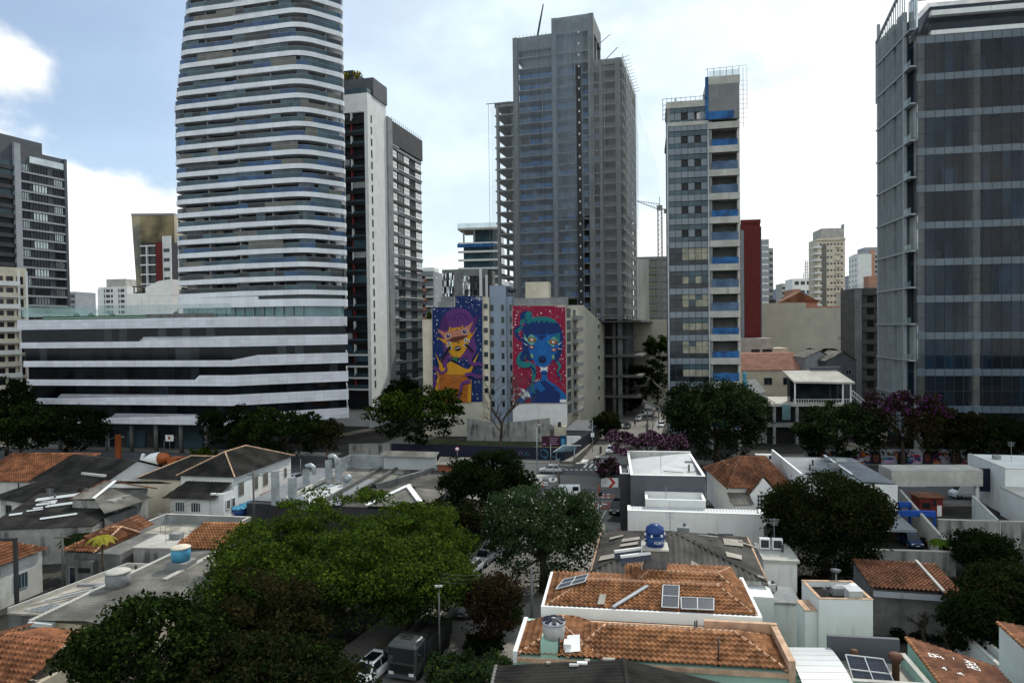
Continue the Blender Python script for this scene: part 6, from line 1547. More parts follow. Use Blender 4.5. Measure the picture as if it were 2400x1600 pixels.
for y, z, w, h in ((-1.9, 3.0, .9, 1.3), (-.8, 3.2, .9, 1.3)): MB().box(-2.02, -1.98, y, y + w, z, z + h).build('shutter', 'patch sheet', t)
MB().box(-2.0, -.02, -2.4, 0, 0, 5.2).build('stair_wall', 'white paint', t)
for y in (-1.9, -.7): place(winmesh(.9, 1.3, 'clean white', 'olive glass', bars=0), 'window', t, (0, y, 2.9), math.pi / 2)
for y, w, h in ((1.0, 1.3, 1.9), (4.6, 1.3, 1.9), (7.3, 1.3, 1.9), (10.3, .7, 1.5), (13.4, .7, 1.5)): place(winmesh(w, h, 'patch sheet', 'olive glass', bars=3), 'window', t, (0, y, 4.0), math.pi / 2)
MB().slope([(.02, 6.2, 2.9), (1.3, 6.2, 2.5), (1.3, 9.2, 2.5), (.02, 9.2, 2.9)], (0, 1, 0), **TILE).build('side_awning', 'old terracotta', t)
wallrun('white yard wall with a rail beside the row of blue tanks', [G(536, 1210, 2.6), G(672, 1146, 2.6)], 2.6, 'white paint')
for i, (px, py) in enumerate(((560, 1196), (577, 1189), (594, 1182), (611, 1176), (668, 1161))):
    o = G(px, py + 14, 2.0); tank('blue ribbed tank along the white wall, %s' % ('nearest of the row to the umbrella tree', 'second in the row from the umbrella tree', 'third in the row from the umbrella tree', 'fourth in the row from the umbrella tree', 'standing apart from the row by the ducts')[i], (o[0], o[1], 2.0), .95, 1.1, 'tank blue', 'tank light blue', 8, group='blue tanks along the white wall')
mb = MB().box(-.5, 7, -1.2, 1.6, 1.6, 2.0)
t = thing('tank_platform', 'low concrete ledge under the row of blue tanks', 'platform', (*G(548, 1212, 2), 0), 62); mb.box(0, 12, -1.1, 1.2, 0, 1.6).build('ledge', 'grey wall', t)
# dark roofed house group
a, b = Vector(G(70, 1126, 5.9)), Vector(G(243, 1141, 5.9)); rot = math.degrees(math.atan2(b.y - a.y, b.x - a.x)) - 4; W = (b - a).length
t = thing('dark_roofed_house', 'white house under stacked black tile roofs with a white gable end', 'house', (*a, 0), rot)
D = 13; K = dict(rib=.24, amp=.045, row=.42, step=.02)
MB().box(.3, W - .4, .3, D, 0, 5.8).add([(W - .4, .3, 5.8), (W - .4, D, 5.8), (W - .4, D * .5, 8.4)], [(0, 1, 2)]).build('wall', 'white paint', t)
MB().slope([(0, -.2, 5.85), (W, -.2, 5.85), (W, D * .5, 8.6), (0, D * .5, 8.6)], (1, 0, 0), m=0, **K).slope([(W, D + .2, 5.85), (0, D + .2, 5.85), (0, D * .5, 8.6), (W, D * .5, 8.6)], (1, 0, 0), m=0, **K).build('roof', 'dark fibre', t)
MB().box(-.8, W * .72, -4.2, .28, 0, 4.3).build('front_wall', 'aged white', t); MB().slope([(-1.4, -4.8, 4.35), (W * .86, -4.8, 4.35), (W * .80, .0, 5.9), (1.6, .0, 5.9)], (1, 0, 0), m=0, **K).build('front_roof', 'dark fibre', t)
place(winmesh(1.2, 1.2, 'dark grey paint', 'black', bars=1), 'window', t, (1.6, -4.2, 2.4)); MB().box(W * .55, W * .9, 2.2, 2.5, 6.9, 7.2).build('roof_flashing', 'pale concrete', t)
a, b = Vector(G(-60, 1128, 5.4)), Vector(G(92, 1128, 5.4)); W = (b - a).length
t = thing('tiled_house', 'cream house with a broad brown orange tile roof at the left edge', 'house', (*a, 0), -6)
MB().box(0, W, .3, 12, 0, 5.3).build('wall', 'aged white', t)
MB().slope([(-.3, -.3, 5.4), (W + .4, -.3, 5.4), (W + 5, 7.5, 8.2), (-.3, 7.5, 8.2)], (1, 0, 0), **TILE).build('roof', 'brown terracotta', t)
MB().box(W - .9, W + 2.2, -.1, .3, 1.8, 4.6).build('shutter', 'dark grey paint', t); MB().tube([(W - 2.6, -.3, 5.3), (W - 2.8, -.1, 4.6), (W - 2.8, -.1, .5)], .09, 6).build('downpipe', 'charcoal', t)
# stained house
a = Vector(G(168, 1169, 6.2)); t = thing('stained_house', 'rain stained grey house with pale corrugated roof in front of the black roofed house', 'house', (*a, 0), -4)
MB().box(0, 5.6, .1, 7, 0, 6.0).build('wall', 'stained wall', t)
MB().slope([(-.2, -.1, 6.2), (3.0, -.1, 6.2), (3.0, 4.2, 7.5), (1.6, 4.2, 7.5)], (1, 0, 0), m=0, **SHEET).slope([(3.0, -.1, 6.3), (3.0, 4.2, 7.55), (8.6, 4.2, 6.5), (6.4, -3.0, 4.6)], (.3, 1, 0), m=0, **SHEET).slope([(1.6, 4.2, 7.5), (8.6, 4.2, 6.5), (8.6, 7.5, 5.8), (0, 7.5, 6.2)], (1, 0, 0), m=0, **SHEET).build('roof', 'pale fibre', t)
MB().bar((3.0, -.2, 6.35), (3.0, 4.1, 7.6), .4, .1).build('ridge_sheet', 'clean white', t); MB().tube([(-.2, -.1, 6.25), (1.6, 4.2, 7.6), (8.6, 4.2, 6.6)], .09, 5).build('ridge_cap', 'old terracotta', t)
MB().prism([(3.0, -.2), (6.2, -2.8), (6.6, 3), (5.5, 3)], 0, 4.5).build('side_wall', 'grey wall', t)
# broken dark roof with bright sheets at the left edge
a = Vector(G(-40, 1240, 4.4)); t = thing('workshop', 'black roofed workshop with loose bright metal sheets at the left edge', 'workshop', (*a, 0), 6)
MB().box(0, 12, 0, 12, 0, 4.2).build('wall', 'stained wall', t); MB().slope([(-.2, -.2, 4.3), (12.2, -.2, 4.3), (12.2, 12, 5.8), (-.2, 12, 5.8)], (1, 0, 0), .4, .05, 0).build('roof', 'dark fibre', t)
for x, y, w, l in ((1.0, 8.5, 6.5, .9), (2.0, 6.9, 2.0, .5), (2.3, 5.8, 2.0, .3), (2.0, 5.0, 1.7, .25), (.6, 3.8, 1.2, .5), (5.0, 2.2, 3.6, .45), (3.6, 6.2, 4.2, .7), (2.2, 7.7, 1.6, .4)):
    z = 4.45 + y * .125; MB().add([(x, y, z), (x + w, y + w * .35, z + w * .04), (x + w * .95, y + l + w * .35, z + .05 + w * .04 + l * .125), (x - .2, y + l, z + .05 + l * .125)], [(0, 1, 2, 3)]).build('loose_sheet', 'white metal', t)
# flat concrete roof
loc, rot, W, D = fr((284, 1258), (500, 1268), (345, 1214), 4.0)
t = thing('flat_roofed_house', 'house with a sunken flat concrete roof ringed by a grey parapet', 'house', loc, rot)
MB().box(0, W, .6, D, 0, 3.3).build('wall', 'grey wall', t); MB().box(.0, W, -.2, D, 3.3, 3.5).build('roof_slab', 'roof concrete', t); parapets(t, 0, W, -.2, D + .2, 3.5, 1.1, 'concrete', .25, 'blr', 'pale concrete'); MB().box(-.02, W, -.25, -.2, 2.9, 3.55).build('slab_edge', 'concrete', t)
# stained white wall with small orange roof
loc, rot, W, D = fr((312, 1280), (480, 1292), (330, 1268), 4.6)
t = thing('stained_house', 'small house with blackened white wall and short orange tile roof beside the blue tank', 'house', loc, -6)
W = 9; MB().box(0, W, 0, 4.5, 0, 4.4).build('wall', 'stained wall', t); MB().box(-.1, W * .55, -.1, 4.5, 4.4, 4.55).build('roof_slab', 'pale concrete', t)
MB().slope([(W * .50, -.3, 4.5), (W + 1.2, -.3, 4.5), (W + 1.8, 4.2, 6.0), (W * .62, 4.2, 6.0)], (1, 0, 0), **TILE).build('roof', 'terracotta', t)
# tile roofs at left
loc, rot, W, D = fr((141, 1294), (220, 1297), (190, 1262), 4.3)
t = thing('tiled_house', 'small house with a stepped orange tile roof behind the little palm', 'house', loc, rot)
MB().box(.2, W + 2.6, .4, D + 3, 0, 4.2).build('wall', 'grey wall', t)
hip(t, 0, W, 0, D + 2.5, 4.35, 1.5, 'brown terracotta', rx0=W * .8, rx1=W - .01, ry=D * .9); MB().slope([(W, 1.0, 4.5), (W, D + 5, 4.5), (W - 2.2, D + 5, 5.6), (W - 2.2, 1.0, 5.6)], (0, 1, 0), **TILE).build('rear_roof', 'old terracotta', t)
wins(t, W, D, (('front', 1.0, .9, .9, 2.0),), 'grey paint', bars=0); MB().box(1.9, W + .1, -.3, .38, 0, 3.6).build('garage_front', 'grey wall', t); MB().box(2.3, W - .2, -.34, -.3, 2.4, 2.9).build('opening', 'black', t)
a = Vector(G(113, 1288, 4.3)); t = thing('tiled_house', 'white walled house with ribbed orange tile roof running off the left edge', 'house', (*a, 0), -13)
MB().box(-9, -.4, -14, -.4, 0, 4.2).build('wall', 'aged white', t); MB().slope([(0, -15, 4.3), (0, 0, 4.3), (-4.6, -3.5, 6.3), (-4.6, -15, 6.3)], (0, 1, 0), **TILE).slope([(0, 0, 4.3), (-9.2, 0, 4.3), (-4.6, -3.5, 6.3)], (1, 0, 0), **TILE).build('roof', 'brown terracotta', t)
for y in (-3.6, -8): place(winmesh(1.5, 1.6, 'frame grey', 'grey glass', bars=3), 'window', t, (-.4, y, 1.2), math.pi / 2)
# flat roofs with concrete tank
a, b = Vector(G(20, 1436, 3.5)), Vector(G(238, 1402, 3.5)); c = Vector(G(162, 1338, 3.5))
t = thing('flat_roofed_house', 'low house with pale weathered flat roof strewn with loose poles', 'house', (*a, 0), -8)
W, D = 9.2, 11.5
MB().prism([(0, 0), (W - 1.5, 0), (W, 5), (W, D), (2.4, D)], 0, 3.4).build('wall', 'grey wall', t); MB().prism([(-.1, -.1), (W - 1.4, -.1), (W + .1, 5), (W + .1, D), (2.3, D)], 3.4, 3.55).build('roof_slab', 'roof concrete', t)
MB().wall([(W - .2, D), (2.3, D), (-.1, 0)], 3.55, 3.95, .18).build('parapet', 'pale concrete', t); MB().bar((1.2, 6.2, 3.6), (W, 7.2, 3.6), .35, .3).build('roof_curb', 'concrete', t)
g = random.Random(2)
for i in range(8): x, y = g.uniform(.6, 2.6), g.uniform(1.2, 3.5); MB().bar((x, y, 3.62 + i * .03), (x + 2.2, y + 2.4, 3.66 + i * .03), .09).build('loose_pole', 'pale concrete' if i % 2 else 'white metal', t)
mb = MB()
for i in range(5): mb.bar((1.2 + i * .5, .4, 3.62), (2.6 + i * .5, 1.8, 3.62), .06).bar((1.2 + i * .35, .4 + i * .35, 3.66), (3.2 + i * .35, .4 + i * .35, 3.66), .06)
mb.build('metal_grille', 'galvanised', t)
p = G(259, 1408, 3.5); tank('round grey concrete tank with flat lid on the weathered flat roof', (p[0], p[1] + 1.2, 4.3), 1.02, 1.35, 'concrete', 'pale concrete', group='roof water tanks')
s = thing('tank_plinth', 'dark block plinth under the round concrete tank', 'plinth', (p[0] - .95, p[1] + .2, 3.56), -8); MB().box(0, 1.9, 0, 2.0, 0, .74).build('plinth_block', 'dark concrete', s)
a = Vector(G(72, 1456, 4.2)); t = thing('corrugated_house', 'cream house with a long flat grey roof edged by a white strip', 'house', (*a, 0), 0); vd = Vector((.20, .98))
q = lambda s_, w_: (vd * s_ + Vector((.98, -.20)) * w_)
Q = lambda s_, w_, z: (*q(s_, w_), z)
MB().prism([q(.6, .9).to_tuple(), q(.6, 10).to_tuple(), q(19, 10).to_tuple(), q(19, .9).to_tuple()], 0, 4.0).build('wall', 'cream paint', t)
MB().slope([Q(0, 0, 4.2), Q(19.5, 0, 4.2), Q(19.5, 5, 4.5), Q(0, 5, 4.5)], (*vd, 0), m=0, **SHEET).slope([Q(19.5, 10, 4.1), Q(0, 10, 4.1), Q(0, 5, 4.5), Q(19.5, 5, 4.5)], (*vd, 0), m=0, **SHEET).build('roof', 'pale fibre', t)
MB().bar(Q(0, -.05, 4.25), Q(19.5, -.05, 4.25), .4, .12).bar(Q(9, 5, 4.62), Q(19.5, 5, 4.62), .5, .12).build('edge_strip', 'pale concrete', t); MB().bar(Q(-.05, 0, 4.1), Q(-.05, 2.2, 4.1), .5, .3).build('gutter', 'white metal', t)
MB().box(2.2, 2.8, .05, .2, 1.4, 3.6).build('opening', 'black', t)
p = G(414, 1336, 4.5); s = thing('tank_plinth', 'grey block plinth under the light blue tank', 'plinth', (p[0] - 1, p[1], 4.3), -8); MB().box(0, 2.0, 0, 1.8, 0, .85).build('plinth_block', 'concrete', s)
tank('light blue tank with a pale worn lid beside the blackened white wall', (p[0], p[1] + .9, 5.16), .88, 1.2, 'tank light blue', 'cream paint', group='roof water tanks')
a = Vector(G(150, 1520, 5.6)); t = thing('tiled_house', 'dark orange ribbed tile roof in the bottom left corner', 'house', (*a, 0), -14)
MB().box(-8, 0, -9, 3, 0, 4.2).build('wall', 'cream paint', t); MB().slope([(-5.2, 0, 5.9), (.2, 0, 5.9), (1.8, -10, 3.0), (-9, -10, 3.0)], (1, 0, 0), **TILE).slope([(-5.2, 0, 5.9), (-9, -10, 3.0), (-10, 3, 4.4), (-5.2, 2.5, 5.2)], (.3, 1, 0), **TILE).slope([(.2, 0, 5.9), (-5.2, 0, 5.9), (-5.2, 3.2, 5.0), (.4, 3.2, 5.0)], (1, 0, 0), **TILE).build('roof', 'brown terracotta', t)
# ================================================================ workshops with ducts
a = Vector(G(992, 1188, 4.4)); rot = -12; W, D = 25, 20
t = IW = thing('workshop_building', 'workshop range with patchwork low roofs, a white ribbed screen and brick lean-tos', 'workshop', (*(a - Vector(dirv(rot)) * W), 0), rot)
MB().box(0, W, 0, D, 0, 3.9).build('wall', 'charcoal', t)
for x0, x1, y0, y1, z0, z1, m, rib in ((0, 5.5, 1, D, 4.0, 4.6, 'metal roof', .5), (5.7, 11, 0, D * .55, 4.1, 4.2, 'white metal', .6), (5.7, 15.3, D * .55, D, 4.2, 4.9, 'pale fibre', .3), (11.2, 13.6, 0, D * .8, 4.1, 4.5, 'metal roof', .5), (15.4, W, 8.5, D, 4.0, 4.9, 'fibre cement', .35), (13.8, 17.5, 0, 8, 4.0, 4.6, 'fibre cement', .35)):
    MB().slope([(x0, y0, z0), (x1, y0, z0), (x1, y1, z1), (x0, y1, z1)], (1, 0, 0), rib, .05, 0).build('roof', m, t)
hip(t, 17.4, W + .3, -.3, 9, 4.3, 1.6, 'pale fibre', k=dict(rib=.35, amp=.06, row=0), cap=None, name='hip_roof')
mb = MB()
for p_, q_ in (((17.4, -.3), (21.2, 4.3)), ((W + .3, -.3), (21.4, 4.3))): mb.bar((*p_, 4.42), (*q_, 6.0), .7, .12)
mb.bar((21.3, 4.3, 6.0), (21.3, 5.2, 6.0), .5, .1).build('ridge_sheet', 'clean white', t)
for x in (5.6, 11.1, 13.7): MB().bar((x, .5, 4.5), (x, D, 5.0), .35, .5).build('roof_curb', 'dark concrete' if x > 6 else 'pale concrete', t)
MB().prism([(15.2, 8), (15.6, 8), (20.2, D), (19.6, D)], 4.0, 5.3).build('roof_upstand', 'grey wall', t)
mb = MB(); y = D - .3
for i in range(30): mb.box(11.6 + i * .29, 11.78 + i * .29, y - .06, y, 4.6, 7.0, 0)
mb.box(11.5, 20.3, y, y + .15, 4.4, 7.05, 0).build('ribbed_screen', 'white metal', t); MB().slope([(11.2, y - .8, 7.05), (20.5, y - .8, 7.05), (20.5, y + 1.0, 7.6), (11.2, y + 1.0, 7.6)], (1, 0, 0), .3, .05, 0).build('screen_roof', 'pale fibre', t)
mb = MB()
for i in range(9): mb.box(6.0, 11.4, y - .05, y + .02, 4.7 + i * .27, 4.9 + i * .27).box(5.95, 6.02, y - 4.5, y, 4.7 + i * .27, 4.9 + i * .27)
mb.build('louvre_screen', 'galvanised', t)
for x0, x1 in ((20.7, 23.2), (23.5, 27.3)): MB().box(x0, x1, y - .5, y + 1.6, 3.0, 5.9).build('brick_wall', 'brick red', t); MB().slope([(x0 - .3, y - 1.0, 6.0), (x1 + .3, y - 1.0, 6.0), (x1 + .3, y + 1.8, 6.7), (x0 - .3, y + 1.8, 6.7)], (1, 0, 0), .3, .05, 0).build('lean_to_roof', 'pale fibre', t)
MB().box(18, 23.5, -2.8, -.1, 0, 2.4).build('front_shed', 'charcoal', t); MB().box(21.6, 23.2, -2.95, -2.85, .2, 2.6).build('gate', 'white metal', t)
def duct(label, px, y0, y1, Y, w=.75, elbow=None):
    b, c = AT(px, y1, Y), AT(px, y0, Y); s = thing('duct', label, 'duct', (b.x, Y, b.z), -12, 'metal ducts on the workshop roof')
    mb = MB().box(-w / 2, w / 2, -w / 2, w / 2, 0, c.z - b.z)
    for i in range(int((c.z - b.z) / 1.0)): mb.box(-w / 2 - .05, w / 2 + .05, -w / 2 - .05, w / 2 + .05, .7 + i, .76 + i)
    mb.build('shaft', 'galvanised', s)
    if elbow == 'u': MB().tube([(0, 0, c.z - b.z - .1), (.1, 0, c.z - b.z + .5), (.7, 0, c.z - b.z + .7), (1.2, 0, c.z - b.z + .4), (1.25, 0, c.z - b.z - .6)], .34, 8).build('elbow', 'galvanised', s)
    if elbow == 'drum': MB().lathe([(.62, 0), (.62, .8)], n=16).box(-.62, .62, -1.0, 0, 0, .8).build('fan_drum', 'galvanised', s, (1.6, 0, .7)).rotation_euler = (math.pi / 2, 0, 0)
duct('tall square duct standing before the side windows of the white two storey house', 646, 1103, 1182, 88)
duct('second tall square duct with a round fan drum at its foot', 686, 1118, 1182, 88, .8, 'drum')
duct('short duct with a bent top beside the parked car', 718, 1100, 1136, 100, .7, 'u')
duct('duct with a bent top before the louvred screen', 771, 1078, 1130, 102, .75, 'u')
duct('plain duct with a fan drum beside the white ribbed screen', 794, 1074, 1130, 102, .75, 'drum')
# ================================================================ trees
def leafcloud(rg, cents, rads, n, size, up=.55, flat=.62):
    """n leaf-sized quads gathered in clumps"""
    k = rg.integers(0, len(cents), n); c = cents[k]; r = rads[k]
    p = rg.normal(size=(n, 3)); p /= np.linalg.norm(p, axis=1)[:, None]
    p *= (rg.random(n) ** .45)[:, None]; p[:, 2] *= flat
    pos = c + p * r[:, None]
    nrm = rg.normal(size=(n, 3)) * .75 + p * .5; nrm[:, 2] += up; nrm /= np.linalg.norm(nrm, axis=1)[:, None]
    a = np.cross(nrm, rg.normal(size=(n, 3))); a /= np.linalg.norm(a, axis=1)[:, None] + 1e-9; b = np.cross(nrm, a)
    s = size * (.6 + .8 * rg.random(n))[:, None]
    a *= s * .62; b *= s * .38
    v = np.stack([pos - a, pos - b + nrm * s * .08, pos + a, pos + b + nrm * s * .08], 1).reshape(-1, 3)
    return v
def leafmesh(name, parts):
    """parts = [(verts, material)]"""
    V = np.concatenate([p[0] for p in parts]).astype('f'); nq = len(V) // 4
    me = bpy.data.meshes.new(name); me.vertices.add(len(V)); me.vertices.foreach_set('co', V.ravel())
    me.loops.add(nq * 4); me.loops.foreach_set('vertex_index', np.arange(nq * 4, dtype='i'))
    me.polygons.add(nq); me.polygons.foreach_set('loop_start', np.arange(0, nq * 4, 4, dtype='i')); me.polygons.foreach_set('loop_total', np.full(nq, 4, 'i'))
    mi = np.concatenate([np.full(len(p[0]) // 4, i, 'i') for i, p in enumerate(parts)]); me.polygons.foreach_set('material_index', mi)
    for p in parts: me.materials.append(MATS[p[1]])
    me.update(); me.validate(); return me
def tree(name, label, x, y, top, bot, rx, ry, mats, n, leaf, seed, clump=1.2, trunk=.3, tz=0, dome=False, bark='bark', group='street and garden trees', flower=None, lumps=7, cat='tree', flat=.62, core=.45, lean=0, gaps=.0, per=70):
    rg = np.random.default_rng(seed); t = thing(name, label, cat, (x, y, tz), 0, group)
    H = top - tz; zb = max(.6, bot - tz); rz = (H - zb) / 2; cz = zb + rz
    if dome: rz = H - zb; cz = zb
    ell = [(0, 0, cz, rx, ry, rz)]
    for i in range(lumps):
        a = 2 * math.pi * (i + rg.random() * .7) / lumps; e = rg.uniform(-.15, .75); q = rg.uniform(.30, .46)
        ell.append((rx * .68 * math.cos(a), ry * .68 * math.sin(a), cz + rz * .62 * e, rx * q, ry * q, rz * q * 1.1))
    cs, rs = [], []
    vol = max(10, int(n / per)); w = np.array([e[3] * e[4] + e[3] * e[5] for e in ell]); w /= w.sum()
    while len(cs) < vol:
        e = ell[rg.choice(len(ell), p=w)]; p = rg.normal(size=3); p /= np.linalg.norm(p)
        if dome and p[2] < 0: p[2] *= -.25
        if p[2] < -.7 and rg.random() < .35: continue
        if gaps and math.sin(p[0] * 5 + seed) * math.sin(p[1] * 6 + p[2] * 4) > 1 - gaps: continue
        r = core + (1 - core) * rg.random() ** .5
        cs.append([e[0] + p[0] * e[3] * r, e[1] + p[1] * e[4] * r, e[2] + p[2] * e[5] * r]); rs.append(clump * rg.uniform(.6, 1.35))
    cs, rs = np.array(cs), np.array(rs)
    cs[:, 2] = np.maximum(cs[:, 2], .4)
    main = leafcloud(rg, cs, rs, int(n * .62), leaf, flat=flat)
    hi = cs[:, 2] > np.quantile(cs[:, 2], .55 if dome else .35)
    second = leafcloud(rg, cs[hi], rs[hi] * .95, int(n * .38), leaf * .9, flat=flat)  # second leaf colour on upper clumps paints in the light on crowns
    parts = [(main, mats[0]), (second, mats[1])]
    place(leafmesh('crown', parts), 'crown', t)
    if flower:
        m, frac, qz = flower; hh = cs[:, 2] > np.quantile(cs[:, 2], qz)
        place(leafmesh('blossom', [(leafcloud(rg, cs[hh], rs[hh] * 1.05, int(n * frac), leaf * .7, flat=flat), m)]), 'blossom', t)
    mb = MB(); th = max(zb + rz * .25, H * .35)
    mb.tube([(0, 0, -.1), (.1 + lean * .3, 0, th * .5), (lean, .05, th)], [trunk * 1.25, trunk, trunk * .75], 8)
    for i in rg.choice(len(cs), min(len(cs), 14), replace=False):
        c = cs[i] * (.72 if dome else .9); m_ = Vector((lean + c[0] * .4, c[1] * .4, th + (c[2] - th) * .55)); mb.tube([(lean, .05, th * .92), m_, c.tolist()], [trunk * .5, trunk * .3, trunk * .1], 5)
    mb.build('trunk', bark, t); return t
def tree_at(name, label, px, Y, hw, ptop, pbot, mats, n, leaf, seed, depth=1.0, **kw):
    c = AT(px, ptop, Y); b = AT(px, pbot, Y); r = hw * Y / FPX
    return tree(name, label, c.x, Y, c.z, max(b.z, .8), r, r * depth, mats, n, leaf, seed, **kw)
BR, MI, DK, CO, OL, BN = 'leaf bright', 'leaf mid', 'leaf dark', 'leaf cool', 'leaf olive', 'leaf brown'
x = AT(790, 1200, 64).x
tree('umbrella_tree', 'huge flat topped bright green tree spreading over the street in the lower middle', x, 64, 12.0, 3.4, 11.2, 10.2, (MI, BR), 95000, .25, 21, clump=1.35, trunk=.5, dome=True, lumps=18, core=.86, flat=.42, per=110)  # bright upper leaves paint in the light on the dome
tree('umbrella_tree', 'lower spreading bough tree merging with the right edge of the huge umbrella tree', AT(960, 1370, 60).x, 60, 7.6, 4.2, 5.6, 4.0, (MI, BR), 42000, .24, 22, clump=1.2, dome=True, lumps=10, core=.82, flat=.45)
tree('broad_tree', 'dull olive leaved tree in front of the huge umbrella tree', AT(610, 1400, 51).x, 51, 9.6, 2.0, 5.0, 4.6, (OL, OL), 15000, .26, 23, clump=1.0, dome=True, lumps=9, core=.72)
tree('broad_tree', 'dark glossy tree filling the bottom left corner beside the dark orange tile roof', AT(350, 1400, 46).x, 46, 9.4, 1.5, 5.0, 4.5, (DK, MI), 20000, .27, 24, clump=.9, lumps=11, core=.6)
tree('broad_tree', 'dark tree at the bottom edge between the bottom left corner and the white car', AT(640, 1500, 43.5).x, 43.5, 7.6, 1.0, 6.2, 3.4, (DK, OL), 18000, .25, 25, clump=.9, lumps=10, core=.6)
tree('broad_tree', 'small dark tree at the bottom edge left of the white car', AT(722, 1545, 46).x, 46, 6.0, .8, 2.2, 2.2, (DK, MI), 8000, .25, 26, clump=.8, lumps=7)
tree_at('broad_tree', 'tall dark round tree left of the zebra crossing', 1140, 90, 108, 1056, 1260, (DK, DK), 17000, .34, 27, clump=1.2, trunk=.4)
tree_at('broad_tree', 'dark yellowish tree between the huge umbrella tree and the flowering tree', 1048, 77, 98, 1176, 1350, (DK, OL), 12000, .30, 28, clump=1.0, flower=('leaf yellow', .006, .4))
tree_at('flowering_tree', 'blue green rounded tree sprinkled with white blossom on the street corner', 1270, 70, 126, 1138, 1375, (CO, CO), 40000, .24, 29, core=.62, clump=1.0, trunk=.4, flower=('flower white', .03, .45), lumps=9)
tree_at('street_tree', 'small reddish brown tree over the kerb beyond the dump truck', 1150, 58, 64, 1328, 1500, (BN, OL), 7000, .24, 30, clump=.8, trunk=.25)
tree_at('broad_tree', 'wide dark green tree standing before the navy mural', 975, 148, 112, 905, 1040, (DK, BR), 14000, .46, 31, clump=1.6, trunk=.42, depth=.8, lumps=9, flat=.45)  # bright leaf colour up high paints in its lit top
tree_at('broad_tree', 'massive dark round tree right of the street in front of the narrow office block', 1678, 130, 122, 884, 1092, (DK, CO), 36000, .38, 32, clump=1.5, trunk=.6, lumps=11)
tree_at('mango_tree', 'dense round mango tree between the gabled house and the blue portals', 1933, 72, 124, 1110, 1345, (DK, OL), 60000, .24, 33, clump=1.15, trunk=.45, lumps=14, core=.78)
tree_at('flowering_tree', 'purple flowering tree at the crossing behind the dark grey box building', 1515, 124, 92, 1008, 1075, (BN, DK), 5500, .36, 34, clump=1.0, flower=('flower mauve', .9, .1), lumps=8, core=.5)
tree_at('flowering_tree', 'small purple flowering tree leaning over the kerb by the red chevron banner', 1424, 117, 32, 1072, 1140, (BN, DK), 2000, .32, 35, clump=.7, trunk=.15, flower=('flower mauve', .5, .1))
tree_at('flowering_tree', 'tall tree topped with magenta blossom before the glass office tower', 2115, 130.5, 96, 908, 1085, (OL, BN), 9000, .44, 36, clump=1.4, trunk=.35, flower=('flower purple', .15, .70), core=.4)
for i, (lab, px, Y, hw, pt, pb, m, n) in enumerate((
        ('dark tree left of the magenta topped tree', 1960, 130.5, 96, 942, 1090, (DK, CO), 14000), ('dark low tree at the right edge before the glass office tower', 2345, 129.5, 92, 970, 1088, (DK, DK), 12000),
        ('dark tree between the magenta topped tree and the right edge', 2235, 130, 66, 955, 1088, (DK, BN), 9000),
        ('dark feathery tree before the right end of the striped podium', 660, 141, 108, 955, 1072, (DK, MI), 13000), ('broad dark tree before the middle of the striped podium', 545, 143, 72, 950, 1072, (DK, DK), 9000),
        ('thin airy tree at the street corner right of the podium', 765, 140, 32, 985, 1060, (OL, OL), 2500),
        ('dark tree before the left end of the striped podium', 165, 141, 85, 948, 1060, (DK, DK), 11000), ('dark tree hanging low at the left edge', 45, 137, 80, 950, 1062, (DK, MI), 10000),
        ('tall dark tree at the left edge before the cream block', 12, 150, 62, 880, 1040, (DK, DK), 8000))):
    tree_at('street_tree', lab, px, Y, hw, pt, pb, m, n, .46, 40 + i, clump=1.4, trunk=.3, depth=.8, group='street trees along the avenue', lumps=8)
for i, (lab, px, Y, hw, pt, pb, m, n) in enumerate((
        ('small dark street tree beside the long wall at the start of the far street', 1421, 165, 30, 968, 1038, (DK, OL), 4500), ('dark tree overhanging the far street beside the netted tower', 1512, 212, 58, 838, 960, (DK, DK), 7000),
        ('bushy tree rising before the blank beige wall left of the narrow block', 1540, 222, 34, 785, 865, (DK, MI), 4500), ('dark tree at the foot of the netted tower', 1462, 215, 42, 915, 985, (DK, DK), 4500),
        ('dark tree before the foot of the black balcony tower', 945, 175, 42, 885, 965, (DK, DK), 4500), ('tall tree left of the dark concrete frame', 1990, 205, 14, 768, 830, (DK, DK), 1500),
        ('round bush on the lot behind the low tile roof', 1905, 200, 15, 815, 850, (DK, DK), 1200))):
    tree_at('street_tree', lab, px, Y, hw, pt, pb, m, n, .5, 60 + i, clump=1.4, trunk=.3, group='trees between the buildings')
for i, (lab, px, Y, hw, pt, pb, m, n) in enumerate((
        ('round dark shrub tree before the streaked wall at right', 2300, 73, 72, 1248, 1400, (DK, DK), 13000), ('dark tree crowding the right edge above the brown tile roof', 2380, 58, 110, 1318, 1520, (DK, OL), 22000),
        ('low dark tree beside the yard wall at the bottom right', 2285, 54, 62, 1385, 1530, (DK, DK), 11000))):
    tree_at('garden_tree', lab, px, Y, hw, pt, pb, m, n, .26, 70 + i, clump=.9, trunk=.2)
